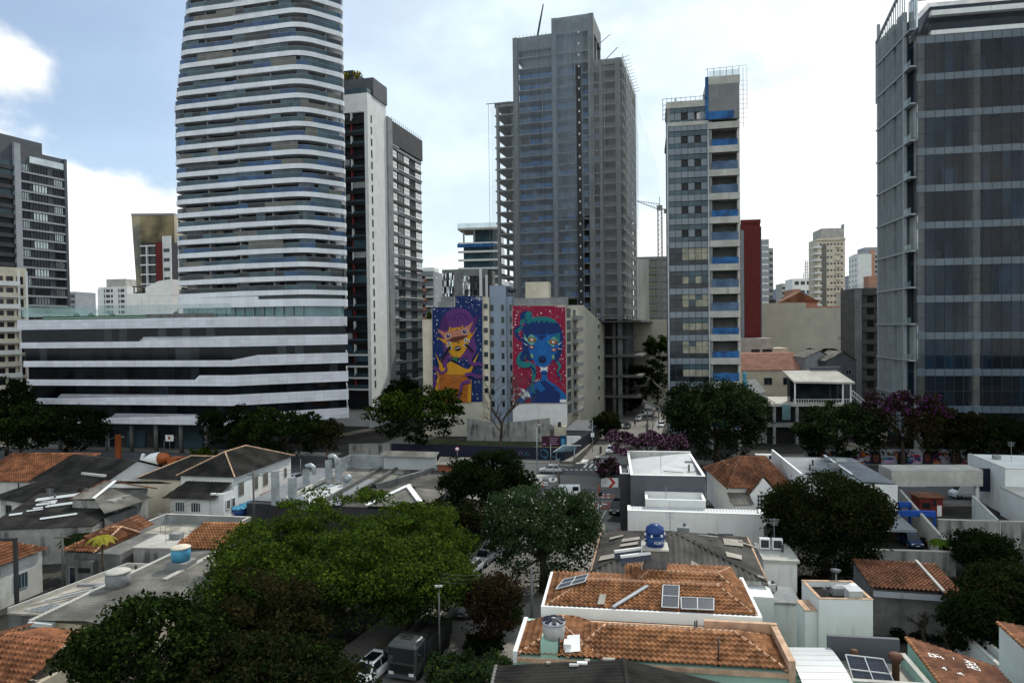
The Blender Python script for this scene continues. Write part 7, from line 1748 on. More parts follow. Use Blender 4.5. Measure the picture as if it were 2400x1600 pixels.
def bare(name, label, px, Y, ptop, pbase, spread, seed, levels=5, bark='grey bark', cat='bare tree', r0=.34, fork=.28):
    b = G(px, pbase) if Y is None else (AT(px, pbase, Y).x, Y); Yb = b[1]
    H = AT(px, ptop, Yb).z; g = random.Random(seed); t = thing(name, label, cat, (*b, 0), 0, 'leafless trees'); mb = MB(); tw = MB()
    def grow(p, d, L, r, k):
        m = p + d * L * .5 + Vector((g.uniform(-.08, .08), g.uniform(-.08, .08), .02)) * L; e = p + d * L + Vector((g.uniform(-.1, .1), g.uniform(-.1, .1), .05)) * L
        (mb if k > 2 else tw).tube([p, m, e], [r, r * .82, r * .62], 6 if k > 2 else 3, cap=False)
        if k == 0: return
        for i in range(3 if k < levels else 4):
            a = g.uniform(0, 6.28); s = g.uniform(.45, .95) * spread
            nd = (d + Vector((math.cos(a) * s, math.sin(a) * s, g.uniform(-.1, .25)))).normalized(); grow(e if i else m, nd, L * g.uniform(.58, .80), r * .56, k - 1)
    grow(Vector((0, 0, -.1)), Vector((.02, 0, 1)), H * fork, r0, levels)
    mb.build('trunk', bark, t); tw.build('twig', bark, t); return t
bare('bare_tree', 'tall leafless tree on the lot between the two murals', 1172, None, 905, 1060, .95, 5, 6, 'bark', r0=.42, fork=.42)
bare('bare_shrub', 'tangled leafless shrub below the low tile roof at right', 2165, None, 1400, 1500, 1.5, 8, 6, 'bark', 'shrub', .24, .24)
bare('bare_shrub', 'leafless twiggy shrub beside the tangled one nearer the yard wall', 2225, None, 1440, 1530, 1.5, 9, 6, 'bark', 'shrub', .22, .24)
def palm(label, px, Y, ptop, base_z, n=12, L=1.8, mats='leaf mid', seed=1):
    c = AT(px, ptop, Y); g = random.Random(seed); t = thing('palm_tree', label, 'palm', (c.x, Y, base_z), 0, 'palms'); h = c.z - base_z; mb = MB()
    for i in range(n):
        a = 6.283 * i / n + g.uniform(-.2, .2); d = Vector((math.cos(a), math.sin(a), 0)); s = Vector((-d.y, d.x, 0)); pts = [Vector((0, 0, h)) + d * L * f + Vector((0, 0, L * (.55 * f - .95 * f * f) + g.uniform(-.04, .04))) for f in (0, .25, .5, .75, 1)]
        for j in range(4):
            for sg in (1, -1):
                w0, w1 = (.05 if j == 0 else .34 * L / 1.8), (.34 if j < 3 else .03) * L / 1.8
                mb.add([pts[j], pts[j] + s * sg * w0 - Vector((0, 0, .16 * w0 * 3)), pts[j + 1] + s * sg * w1 - Vector((0, 0, .16 * w1 * 3)), pts[j + 1]], [(0, 1, 2, 3)])
    mb.build('frond', mats, t); MB().tube([(0, 0, 0), (.08, 0, h * .5), (0, 0, h)], [.16, .12, .1], 7).build('trunk', 'bark', t)
palm('small yellow green palm beside the stepped orange tile roof', 238, 70, 1258, 0, 11, 1.5, 'leaf yellow', 1)
palm('dark low palm clump under the stained grey house', 185, 77, 1255, 0, 12, 2.2, 'leaf dark', 2)
palm('yellowish palm at the end of the blue portal driveway', 2203, 74.5, 1266, 0, 12, 1.3, 'leaf bright', 3)
palm('palm before the blank beige wall', 1944, 200, 818, 8, 11, 3.2, 'leaf dark', 4)
# low planting
def bush(label, px, py, rx, ry, h, mats, n, seed, leaf=.22, flower=None, base=0):
    p = G(px, py, base); rg = np.random.default_rng(seed); t = thing('shrub', label, 'shrub', (*p, base), 0, 'garden shrubs'); k = max(6, n // 80)
    cs = np.stack([rg.uniform(-rx, rx, k), rg.uniform(-ry, ry, k), rg.uniform(.25, 1, k) * h], 1); rs = rg.uniform(.35, .7, k)
    pr = [(leafcloud(rg, cs, rs, n, leaf), mats)]
    if flower: pr.append((leafcloud(rg, cs, rs * 1.1, n // 12, leaf, up=1), flower))
    place(leafmesh('foliage', pr), 'foliage', t)
bush('pale spiky garden bed below the mint house at the bottom edge', 1100, 1592, 3.0, 1.8, 1.4, CO, 9000, 1, .26, 'leaf bright')
bush('low hedge strip on the verge beside the small reddish brown tree', 1195, 1455, .8, 2.2, .9, MI, 2500, 2)
bush('dark shrubs at the foot of the lamp post beside the dump truck', 1135, 1530, 1.4, 1.6, 1.2, DK, 3500, 3)
bush('low green bushes left of the shuttered cream house', 20, 1195, 3.0, 1.2, 1.2, MI, 2500, 4)
bush('brownish bushes behind the red chevron banner', 1428, 1118, 1.6, .8, 1.8, BN, 1800, 5, .3)
bush('low shrubs along the black hoarding of the lot', 1060, 1082, 4.0, .6, .8, DK, 1800, 6, .3)
bush('bright green bush between the white two storey house and the podium trees', 480, 1078, 2.4, 1.0, 2.4, BR, 2500, 7, .3)
bush('dark creeper on the ground between the bottom right houses', 2085, 1590, 1.0, 4.0, .8, DK, 4500, 8)
bush('dark undergrowth below the mango tree and dish mast', 1875, 1395, 2.2, 2.2, 1.4, DK, 4500, 9)
bush('undergrowth under the tangled leafless shrub', 2150, 1480, 3.5, 2.2, .7, DK, 5000, 10)
# ================================================================ vehicles
def car_parts(t, paint, L=4.1, W=1.72, H=1.46, kind='hatch', front_on=False):
    """a car pointing along +x, wheels on z = 0"""
    h = W / 2; zs = H * .60
    if kind == 'suv': ca = (-.47, .24, -.40, .10)
    elif kind == 'van': ca = (-.49, .36, -.47, .24)
    elif kind == 'sedan': ca = (-.36, .26, -.22, .08)
    else: ca = (-.46, .26, -.34, .09)
    st = [(-.5, .34, zs * .80, .80), (-.485, .25, zs * .96, .92), (-.40, .20, zs, .99), (-.1, .20, zs, 1.0), (.22, .20, zs * .99, .99), (.30, .20, zs * .95, .98), (.42, .21, zs * .83, .92), (.485, .26, zs * .74, .84), (.5, .34, zs * .62, .74)]
    if kind == 'van': st[-4:] = [(.36, .20, zs * .99, .99), (.44, .21, zs * .88, .95), (.485, .26, zs * .78, .9), (.5, .34, zs * .6, .84)]
    vs, fs = [], []
    for x, z0, z1, w in st:
        for y, z in ((-.86, z0), (-1, z0 + (z1 - z0) * .3), (-1, z0 + (z1 - z0) * .72), (-.88, z1), (.88, z1), (1, z0 + (z1 - z0) * .72), (1, z0 + (z1 - z0) * .3), (.86, z0)): vs.append((x * L, y * h * w, z))
    for i in range(len(st) - 1):
        for k in range(8): fs.append((i * 8 + k, i * 8 + (k + 1) % 8, (i + 1) * 8 + (k + 1) % 8, (i + 1) * 8 + k))
    fs += [list(range(8))[::-1], list(range((len(st) - 1) * 8, len(st) * 8))]
    mb = MB().add(vs, [f[::-1] for f in fs])
    b0, b1, t0, t1 = (c * L for c in ca); wb, wt = h * .88, h * .70
    C = [(b0, -wb, zs - .02), (b1, -wb, zs - .03), (b1, wb, zs - .03), (b0, wb, zs - .02), (t0, -wt, H), (t1, -wt, H), (t1, wt, H), (t0, wt, H)]
    mb.add(C, [(4, 5, 6, 7), (0, 1, 5, 4), (1, 2, 6, 5), (2, 3, 7, 6), (3, 0, 4, 7)])
    o = mb.build('body', paint, t)
    bv = o.modifiers.new('bevel', 'BEVEL'); bv.width = .06; bv.segments = 2; bv.limit_method = 'ANGLE'
    V = [Vector(c) for c in C]
    def glass(name, q, m=.10, split=1):
        a, b, c, d = (V[i] for i in q); n = (b - a).cross(d - a).normalized() * .012
        P = lambda u, v: a * (1 - u) * (1 - v) + b * u * (1 - v) + c * u * v + d * (1 - u) * v + n
        for i in range(split):
            u0, u1 = m / 2 + (1 - m) * i / split + (.015 if i else 0), m / 2 + (1 - m) * (i + 1) / split - .015
            if kind == 'van' and name == 'side_window' and i < split - 1: continue
            MB().add([P(u0, .10), P(u1, .10), P(u1, .88), P(u0, .88)], [(0, 1, 2, 3)]).build(name, 'window glass', t)
    glass('side_window', (0, 1, 5, 4), .10, 2 if kind != 'van' else 3); glass('side_window', (2, 3, 7, 6), .10, 2 if kind != 'van' else 3); glass('windscreen', (1, 2, 6, 5)); glass('rear_window', (3, 0, 4, 7), .14)
    r = H * .215
    for x in (-.31, .31):
        for y in (-1, 1):
            w = MB().lathe([(r * .62, -.09), (r, -.09), (r, .09), (r * .62, .09)], n=16).build('wheel', 'rubber', t, (x * L, y * (h - .10), r)); w.rotation_euler = (math.pi / 2, 0, 0)
            MB().lathe([(r * .05, -.095), (r * .6, -.095), (r * .6, .095), (r * .05, .095)], n=12).build('rim', 'galvanised', w)
    for y in (-1, 1):
        MB().box(L * .462, L * .490, y * h * .60 - .17, y * h * .60 + .17, zs * .66, zs * .80).build('headlight', 'clean white', t)
        MB().box(-L * .502, -L * .475, y * h * .72 - .10, y * h * .72 + .10, zs * .72, zs * .98).build('tail_light', 'red paint', t)
        MB().box(L * .20, L * .23, y * h * .98 - .02 + y * .08, y * h * .98 + .02 + y * .12, zs * .98, zs * 1.10).build('wing_mirror', paint, t)
    MB().box(L * .498, L * .508, -.22, .22, .42, .53).build('number_plate', 'white paint', t); MB().box(L * .492, L * .504, -h * .5, h * .5, .56, .66).build('grille', 'black', t)
    if kind == 'suv': MB().box(t0 + .5, t1 - .25, -wt + .15, wt - .15, H - .005, H + .012).build('sunroof', 'dark glass', t)
def car(label, px, py, head, paint, name='parked_car', cat='car', group='cars in the streets', **kw):
    """px, py = ground under its middle in the photo; head = heading in degrees"""
    x, y = G(px, py); t = thing(name, label, cat, (x, y, .02), head, group); car_parts(t, paint, **kw); return t
SD = math.degrees(math.atan2(43, 15))      # heading of the street, away from us
car('silver hatchback crossing the junction before the black hoarding', 1291, 1107, 173, 'car silver', 'hatchback')
car('white taxi with red markings waiting at the far zebra crossing', 1432, 1060, SD + 180, 'car white', 'taxi', kind='sedan')
car('black car coming down the far street', 1470, 1003, SD + 180, 'car black')
car('silver car in the far street, nearer of the two beside the pedestrian', 1497, 985, SD + 180, 'car silver')
car('white car close behind the silver one in the far street', 1506, 974, SD + 180, 'car white')
car('pale car with lit headlamps under the pale canopy', 1549, 1000, SD + 182, 'car white')
car('black off-roader parked beside the dark grey box building', 1446, 1200, SD + 180, 'car black', kind='suv', L=4.3, W=1.8, H=1.7)
car('white van glimpsed behind the blossoming tree at the junction', 1327, 1166, 176, 'car white', 'van', 'van', kind='van', L=4.6, W=1.8, H=2.0)
car('white car with dark panoramic roof parked at the bottom edge beside the dump truck', 866, 1592, 250, 'car white', kind='suv', L=4.3, W=1.78, H=1.58)
car('silver car parked in shade under the huge umbrella tree', 1102, 1345, SD + 178, 'car silver')
car('grey car in shade behind the silver one under the trees', 1137, 1318, SD + 178, 'car grey', kind='suv', H=1.6)
car('dark car half hidden beside the small reddish brown tree', 1098, 1434, SD + 180, 'car grey', kind='sedan')
car('dark blue car parked under the front blue portal', 2134, 1276, 262, 'car blue', L=4.2)
car('white delivery van parked beyond the white canopy', 2264, 1166, 178, 'car white', 'van', 'van', kind='van', L=4.6, W=1.85, H=2.0)
car('white hatchback parked right of the delivery van', 2310, 1164, 0, 'car white')
car('white car showing only its roof beyond the white canopy', 2165, 1134, 0, 'car white', kind='sedan', L=4.5)
car('silver car parked by the louvred screen of the workshop', 696, 1127, SD, 'car silver')
car('red car waiting on the avenue before the painted wall', 2280, 1098, 180, 'car red')
car('white minibus under the round tree by the painted wall', 1786, 1092, 170, 'car white', 'van', 'van', kind='van', L=5.2, W=1.9, H=2.3)
# dump truck
x, y = G(940, 1612); t = thing('dump_truck', 'grey dump truck with a dark cab front and open tipper body at the bottom edge', 'truck', (x + .5, y + 2.6, .02), 252, 'lorries')
mb = MB().box(.0, 1.9, -1.2, 1.2, .55, 2.75).add([(0, -1.15, 2.75), (1.85, -1.15, 2.75), (1.85, 1.15, 2.75), (0, 1.15, 2.75), (.1, -1.0, 2.98), (1.6, -1.0, 2.98), (1.6, 1.0, 2.98), (.1, 1.0, 2.98)], [(4, 5, 6, 7), (0, 1, 5, 4), (1, 2, 6, 5), (2, 3, 7, 6), (3, 0, 4, 7)])
mb.build('cab', 'truck grey', t).modifiers.new('bevel', 'BEVEL').width = .08
MB().box(1.88, 1.93, -1.08, 1.08, 1.55, 2.6).build('windscreen', 'window glass', t); MB().box(1.88, 1.95, -1.0, 1.0, .75, 1.35).build('grille', 'black', t); MB().box(.5, 1.1, -.45, .45, 2.96, 3.02).build('roof_hatch', 'black', t)
for s in (-1, 1): MB().box(.5, 1.5, s * 1.21 - .02, s * 1.21 + .02, 1.6, 2.5).build('side_window', 'window glass', t); MB().box(1.7, 1.85, s * 1.45 - .12, s * 1.45 + .12, 1.7, 2.3).build('wing_mirror', 'black', t); MB().box(1.9, 1.98, s * .85 - .2, s * .85 + .2, .6, .82).build('headlight', 'clean white', t)
MB().box(1.86, 2.02, -1.2, 1.2, .38, .6).build('bumper', 'dark grey paint', t); MB().box(-5.2, 0, -.5, .5, .6, .95).build('chassis', 'black', t)
mb = MB().box(-5.2, -.25, -1.2, 1.2, 1.0, 1.1).box(-5.2, -.25, -1.2, -1.1, 1.1, 2.3).box(-5.2, -.25, 1.1, 1.2, 1.1, 2.3).box(-.35, -.25, -1.1, 1.1, 1.1, 2.9).box(-5.2, -5.1, -1.1, 1.1, 1.1, 2.2)
for i in range(6):
    for s in (-1, 1): mb.box(-5.0 + i * .9, -4.9 + i * .9, s * 1.22 - .03, s * 1.22 + .03, 1.05, 2.3)
mb.build('tipper_body', 'steel dark', t); MB().add([(-5, -1, 1.6), (-.5, -1, 1.9), (-.5, 1, 1.8), (-5, 1, 1.5), (-2.8, 0, 2.2)], [(0, 1, 4), (1, 2, 4), (2, 3, 4), (3, 0, 4)]).build('load', 'yard', t)
for x_ in (1.0, -3.2, -4.4):
    for s in (-1, 1):
        w = MB().lathe([(.3, -.15), (.5, -.15), (.5, .15), (.3, .15)], n=16).build('wheel', 'rubber', t, (x_, s * 1.0, .5)); w.rotation_euler = (math.pi / 2, 0, 0)
# mixer truck
x, y = G(372, 1106); t = thing('concrete_mixer', 'white and orange concrete mixer truck on the avenue behind the white two storey house', 'truck', (x, y, .02), -14, 'lorries')
MB().box(-3.5, 4, -1.1, 1.1, .7, 1.1).build('chassis', 'charcoal', t); MB().box(3.0, 5.0, -1.2, 1.2, .7, 3.0).build('cab', 'orange paint', t); MB().box(4.98, 5.03, -1.0, 1.0, 1.9, 2.8).build('windscreen', 'window glass', t)
d_ = MB().lathe([(.5, -3.6), (1.25, -1.6), (1.35, 0), (1.25, .6)], n=16).lathe([(1.25, .6), (1.0, 1.8), (.4, 2.6)], n=16, m=1).build('drum', ['clean white', 'orange paint'], t, (0, 0, 2.5)); d_.rotation_euler = (0, R(82), 0)
MB().bar((-3.4, 0, 3.4), (-3.9, 0, 2.0), .5).build('chute', 'clean white', t)
for x_ in (4.0, -1.6, -2.8):
    for s in (-1, 1): w = MB().lathe([(.3, -.15), (.5, -.15), (.5, .15), (.3, .15)], n=14).build('wheel', 'rubber', t, (x_, s * 1.0, .5)); w.rotation_euler = (math.pi / 2, 0, 0)
x, y = G(1521, 974); t = thing('box_truck', 'white box truck at the far end of the street under the trees', 'truck', (x, y, .02), SD + 180, 'lorries')
MB().box(-5.2, .0, -1.2, 1.2, .9, 3.6).build('box_body', 'car white', t); MB().box(.1, 1.9, -1.1, 1.1, .5, 2.6).build('cab', 'car white', t); MB().box(1.88, 1.93, -1, 1, 1.5, 2.4).build('windscreen', 'window glass', t)
for x_ in (1.0, -3.8):
    for s in (-1, 1): w = MB().lathe([(.3, -.15), (.48, -.15), (.48, .15), (.3, .15)], n=14).build('wheel', 'rubber', t, (x_, s * .95, .48)); w.rotation_euler = (math.pi / 2, 0, 0)
# ================================================================ people
def person(label, loc, head, top='dark cloth', legs='dark cloth', pose='stand', hair='hair'):
    """one continuous skinned figure facing +x"""
    t = thing('person', label, 'person', loc, head, 'people')
    s = 0 if pose == 'stand' else (.16 if pose == 'walk' else 0)
    J = [(0, 0, .95, .13), (0, 0, 1.12, .14), (.01, 0, 1.36, .15), (.02, 0, 1.50, .06), (.03, 0, 1.56, .055), (.03, 0, 1.66, .095), (.03, 0, 1.76, .075)]
    E = [(0, 1), (1, 2), (2, 3), (3, 4), (4, 5), (5, 6)]
    def limb(root, pts):
        a = root
        for p in pts: J.append(p); E.append((a, len(J) - 1)); a = len(J) - 1
    for sd in (-1, 1):
        f = s * sd
        if pose == 'ride': limb(0, [(.05, .11 * sd, .92, .10), (.42, .17 * sd, .86, .075), (.36, .17 * sd, .42, .055), (.5, .17 * sd, .36, .045)]); limb(2, [(.02, .2 * sd, 1.40, .06), (.2, .28 * sd, 1.18, .048), (.46, .26 * sd, 1.12, .036), (.54, .25 * sd, 1.12, .032)])
        else: limb(0, [(.0, .10 * sd, .88, .10), (f * .7, .10 * sd, .50, .07), (f * 1.0 - .02, .10 * sd, .09, .048), (f + .16, .11 * sd, .05, .04)]); limb(2, [(0, .20 * sd, 1.42, .06), (-f * .3, .24 * sd, 1.14, .046), (-f * .6 + .06, .24 * sd, .90, .034), (-f * .6 + .10, .24 * sd, .82, .036)])
    me = bpy.data.meshes.new('body'); me.from_pydata([j[:3] for j in J], E, [])
    me.materials.append(MATS['skin']); o = place(me, 'body', t); o.modifiers.new('skin', 'SKIN')
    for i, j in enumerate(J): me.skin_vertices[0].data[i].radius = (j[3], j[3])
    me.skin_vertices[0].data[0].use_root = True
    o.modifiers.new('smooth', 'SUBSURF').levels = 1; o.modifiers['smooth'].render_levels = 2
    bpy.context.view_layer.update(); e = bpy.data.meshes.new_from_object(o.evaluated_get(bpy.context.evaluated_depsgraph_get()))
    o.modifiers.clear(); o.data = e; e.materials.clear()
    for m in ('skin', top, legs): e.materials.append(MATS[m])
    for p in e.polygons:
        c = p.center; p.material_index = 0 if c.z > 1.49 or (abs(c.y) > .2 and c.z < .87 and pose != 'ride') else (1 if c.z > .94 or abs(c.y) > .19 and pose != 'ride' else 2); p.use_smooth = True
    MB().lathe([(.100, -.06), (.112, 0), (.10, .07), (.04, .115)], (.015, 0, 1.70), 12).build('hair', hair, t)
    MB().lathe([(.0, 0), (.018, .02), (.0, .05)], (.13, 0, 1.64), 6).build('nose', 'skin', t)
    for sd in (-1, 1): MB().box(.112, .122, sd * .035 - .012, sd * .035 + .012, 1.675, 1.69).build('eye', 'black', t)
    return t
p = G(1418, 1281); person('person in black standing on the pavement beside the dark corrugated roof', (*p, .14), 200)
p = G(1488, 1000); person('person in dark clothes walking beside the cars in the far street', (*p, .03), 250, 'dark cloth', 'denim', 'walk')
p = G(1616, 790, 23); a = AT(1616, 771, 154); person('person seen through the lit window of the narrow office block', (a.x, 153.2, 43.9 - 5.07 * 4 + 1.45), 270, 'dark cloth', 'denim')
p = G(1408, 1062); m = thing('motorcycle', 'dark motorcycle beside the taxi at the zebra crossing', 'motorcycle', (*p, .02), SD + 180)
for x_ in (-.62, .66): w = MB().lathe([(.2, -.05), (.31, -.06), (.31, .06), (.2, .05)], n=16).build('wheel', 'rubber', m, (x_, 0, .31)); w.rotation_euler = (math.pi / 2, 0, 0)
MB().tube([(-.6, 0, .5), (-.2, 0, .78), (.25, 0, .84), (.5, 0, .72)], [.10, .14, .17, .08], 8).build('tank_and_seat', 'black', m); MB().tube([(.66, 0, .31), (.5, 0, .95)], .04, 6).tube([(.5, -.32, 1.02), (.48, 0, 1.0), (.5, .32, 1.02)], .025, 6).build('fork_and_handlebar', 'steel dark', m); MB().box(-.3, .3, -.14, .14, .3, .62).build('engine', 'galvanised', m)
person('motorcycle rider in dark clothes with a pale helmet', (*p, -.05), SD + 180, 'dark cloth', 'denim', 'ride', 'tank grey').location = (*(Vector(p) + Vector(dirv(SD)) * .12), -.06)
# ================================================================ poles, signs, cables
def pole(label, px, pb, pt, r=.09, m='galvanised', arm=None, name='street_lamp', cat='street lamp', Y=None):
    b = G(px, pb); h = AT(px, pt, b[1]).z; t = thing(name, label, cat, (*b, 0), 0, 'poles and lamps')
    MB().tube([(0, 0, 0), (0, 0, h)], [r, r * .7], 8).build('post', m, t)
    if arm: MB().tube([(0, 0, h), (arm[0] * .4, arm[1] * .4, h + .5), (arm[0], arm[1], h + .55)], r * .5, 6).build('arm', m, t); MB().box(arm[0] - .3, arm[0] + .3, arm[1] - .1, arm[1] + .1, h + .5, h + .62).build('lamp_head', 'tank grey', t)
    return t, h
pole('lamp post at the bottom between the dump truck and the garden bed', 1031, 1560, 1388, .09, 'dark concrete', (.0, -.1))
t, h = pole('utility pole with cables beneath the blossoming tree', 1247, 1452, 1330, .14, 'concrete', None, 'utility_pole', 'utility pole')
MB().box(-.9, .9, -.06, .06, h - .5, h - .38).build('crossarm', 'bark', t)
for lab, px, pb, pt, ar in (('tall thin lamp post on the junction corner before the black hoarding', 1259, 1110, 1002, (.5, 0)), ('thin post left of the silver hatchback roof', 1291, 1092, 1040, None), ('thin post standing on the rounded traffic island', 1297, 1124, 1085, (.8, 0)), ('post with a small white sign at the street corner', 1389, 1060, 984, None), ('thin post before the graffiti on the hoarding', 1347, 1092, 1048, None), ('dark thick post under the pale canopy', 1530, 1012, 952, None),
                              ('curved white lamp post before the orange totem', 256, 1062, 1030, (3.0, .3)), ('second curved white lamp post before the podium shopfronts', 385, 1058, 1032, (2.4, .3)), ('thin post behind the white ribbed screen', 899, 1078, 1048, None), ('thin post by the workshop louvres', 705, 1110, 1075, None)):
    t, h = pole(lab, px, pb, pt, .08, 'galvanised' if 'dark' not in lab else 'steel dark', ar)
    if 'white sign' in lab: MB().box(-.35, .35, -.05, 0, h * .48, h * .48 + .9).build('sign_plate', 'clean white', t)
t, h = pole('signal post with an orange head and a round black backed sign', 1405, 1199, 1136, .07, 'galvanised', None, 'traffic_signal', 'traffic signal')
MB().box(-.16, .16, -.15, .15, h - 1.1, h - .1).build('signal_head', 'orange paint', t); MB().lathe([(.33, -.02), (.33, .02)], n=18).build('sign_disc', 'black', t, (.1, -.1, h - 1.3)).rotation_euler = (math.pi / 2, 0, 0)
t, h = pole('round speed sign post before the navy mural tree', 1072, 1085, 1052, .05, 'galvanised', None, 'road_sign', 'road sign')
MB().lathe([(.45, -.02), (.45, .02)], n=20).lathe([(.34, .021), (.34, .03)], n=20, m=1).build('sign_disc', ['red paint', 'clean white'], t, (0, -.05, h)).rotation_euler = (math.pi / 2, 0, 0)
t, h = pole('small advertising sign on a pole before the podium shopfronts', 398, 1060, 1024, .06, 'galvanised', None, 'road_sign', 'road sign')
MB().box(-.9, .9, -.05, .05, h - .9, h + .5).build('sign_plate', 'clean white', t); MB().box(-.3, .2, -.07, -.05, h - .5, h + .2).build('sign_figure', 'orange paint', t)
b = G(1313, 1152); t = thing('leaning_post', 'short dark post leaning beside the white van', 'post', (*b, 0)); MB().tube([(0, 0, 0), (-.25, 0, 3.4)], .16, 8).build('post', 'bark', t)
for i, (lab, px, py) in enumerate((('orange cone on the pavement before the long low white building', 1449, 1256), ('red cone near the traffic islands', 1273, 1142))):
    b = G(px, py); t = thing('traffic_cone', lab, 'traffic cone', (*b, .14 if i == 0 else .02), 0, 'traffic cones'); MB().lathe([(.22, 0), (.17, .08), (.05, 1.0)], n=12).build('cone', 'red paint' if i else 'orange paint', t); MB().box(-.28, .28, -.28, .28, 0, .05).build('base', 'black', t); MB().lathe([(.145, .35), (.11, .55)], n=12).build('band', 'clean white', t)
a, b = Vector(G(1409, 1142)), Vector(G(1449, 1143)); W = (b - a).length
t = thing('chevron_banner', 'white construction banner with a big red chevron at the junction', 'banner', (*a, 0), math.degrees(math.atan2(b.y - a.y, b.x - a.x)))
MB().box(0, W, 0, .06, .1, 1.65).build('banner_sheet', 'white paint', t)
MB().prism([(0, 0), (1, 0), (1, .004), (0, .004)], 0, .001).add([(W * .42, -.006, .1), (W * .60, -.006, .1), (W * .85, -.006, .87), (W * .60, -.006, 1.65), (W * .42, -.006, 1.65), (W * .66, -.006, .87)], [(0, 1, 2, 5), (5, 2, 3, 4)]).build('chevron', 'red paint', t)
for x_ in (.02, W / 2, W): MB().tube([(x_, .1, 0), (x_, .1, 1.8)], .04, 6).build('stake', 'galvanised', t)
mb = MB()
for i in range(5): mb.box(.12, W * .38, -.008, -.004, .5 + i * .2, .56 + i * .2)
mb.build('small_print', 'grey paint', t)
# hoarding of the lot
HP = [(-35, 146.8), (-26, 147), (10.2, 139), (13, 145), (22, 172)]
t = thing('lot_hoarding', 'long black hoarding with teal graffiti round the grassy lot', 'hoarding', (*HP[0], 0)); q = [(p[0] - HP[0][0], p[1] - HP[0][1]) for p in HP]
MB().wall(q[1:], 0, 2.7, .12).build('panel', 'navy', t); MB().wall(q[:2], 0, 2.7, .5).build('end_wall', 'stained wall', t)
g = random.Random(6); dd = (Vector(q[2]) - Vector(q[1])).normalized(); nn = Vector((dd.y, -dd.x)); S_ = (Vector(q[2]) - Vector(q[1])).length; mb = MB()
for c, rr in ((S_ - 4.2, 1.0), (S_ - 4.0, .7), (S_ - 2.0, .6), (S_ - 1.2, .9), (S_ - 9, .35), (S_ - 8.2, .35), (S_ - 7.4, .35)):
    a0 = g.uniform(0, 6); pts = [Vector(q[1]) + dd * (c + rr * math.cos(a0 + k * .5)) + nn * .03 for k in range(11)]; mb.tube([(p.x, p.y, 1.35 + rr * .95 * math.sin(a0 + k * .5)) for k, p in enumerate(pts)], .05 if rr > .5 else .03, 4, g.choice((0, 0, 1)))
mb.build('graffiti', ['tank light blue', 'm lilac'], t)
a = AT(1270, 1030, 152); b = AT(1346, 1030, 152); z0, z1 = AT(1300, 1046, 152).z, AT(1300, 1021, 152).z; W = b.x - a.x
t = thing('billboard', 'maroon billboard with white lines of text and a blue picture panel above the hoarding', 'billboard', (a.x, 152, 0), -6)
MB().box(0, W * .56, 0, .2, z0, z1).build('maroon_panel', 'maroon', t); MB().box(W * .56, W * .76, 0, .2, z0 + .1, z1 + .1).build('picture_panel', 'blue glass', t); MB().box(W * .76, W * 1.2, .1, .3, z0 + .2, z1).build('white_panel', 'white paint', t); MB().box(W * .6, W * .70, -.02, 0, z0 + .3, z1 - .6).build('picture_tower', 'tank light blue', t)
mb = MB()
for i in range(4): mb.box(W * .24, W * (.5 - .03 * (i % 3)), -.02, 0, z1 - .55 - i * .42, z1 - .42 - i * .42)
mb.box(W * .03, W * .12, -.02, 0, z0 + .4, z0 + .7).build('text_line', 'm lilac', t)
for x_ in (.4, W * .5, W): MB().box(x_, x_ + .15, .2, .35, 0, z0).build('post', 'steel dark', t)
a = G(1296, 1090); t = thing('bus_shelter', 'bus shelter with a thin curved white roof before the hoarding', 'bus shelter', (*a, 0), -14)
MB().add([(0, .6, 2.5), (4.4, .6, 2.9), (4.4, 2.6, 3.6), (1.6, 2.6, 3.5), (0, .6, 2.42), (4.4, .6, 2.82), (4.4, 2.6, 3.52), (1.6, 2.6, 3.42)], [(0, 1, 2, 3), (7, 6, 5, 4), (0, 4, 5, 1), (1, 5, 6, 2), (2, 6, 7, 3), (3, 7, 4, 0)]).build('roof', 'grey glass', t); MB().tube([(0, .6, 2.5), (1.6, 2.6, 3.5), (5.2, 2.6, 3.6)], .08, 6).build('roof_rim', 'clean white', t)
for x_ in (.4, 3.9): MB().tube([(x_, 1.6, 0), (x_, 1.6, 2.9)], .06, 6).build('post', 'galvanised', t)
# cables across the near street
c = thing('cable', 'sagging overhead cables over the near street', 'cable', (0, 0, 0)); pp = [(*G(1031, 1560), 7.5), (*G(1247, 1452), 6.6), (*G(1440, 1200), 7.0)]
for k, off in enumerate((0, .35, .7)):
    mb = MB()
    for a, b in zip(pp, pp[1:]):
        a, b = Vector(a), Vector(b); mb.tube([a + (b - a) * (i / 10) + Vector((0, 0, -off - 1.1 * math.sin(math.pi * i / 10))) for i in range(11)], .022, 4)
    mb.build('wire', 'black', c)
# painted wall beyond the avenue
a = G(1880, 1086); t = thing('painted_wall', 'long wall painted with many coloured portraits along the far side of the avenue', 'wall', (a[0], 132.6, 0), -3); W = 62; H = 2.9
MB().box(0, W, 0, .25, 0, H).build('wall', 'grey paint', t)
mb = MB(); g = random.Random(12); ms = ['m orange', 'm crimson', 'm dark blue', 'm purple', 'm plum', 'm brown', 'm teal', 'm lilac', 'm dark blue', 'm brown', 'm brown', 'm black']
for i in range(420):
    x_, z_ = g.uniform(0, W - 1.6), g.uniform(.05, H - .7); w_, h_ = g.uniform(.25, 1.6), g.uniform(.15, .65); y_ = -.004 - i * .0004
    mb.add([(x_, y_, z_), (x_ + w_, y_, z_ + g.uniform(-.04, .2)), (x_ + w_ * g.uniform(.5, 1), y_, z_ + h_), (x_ + g.uniform(-.05, .2), y_, z_ + h_)], [(0, 1, 2, 3)], g.randrange(10))
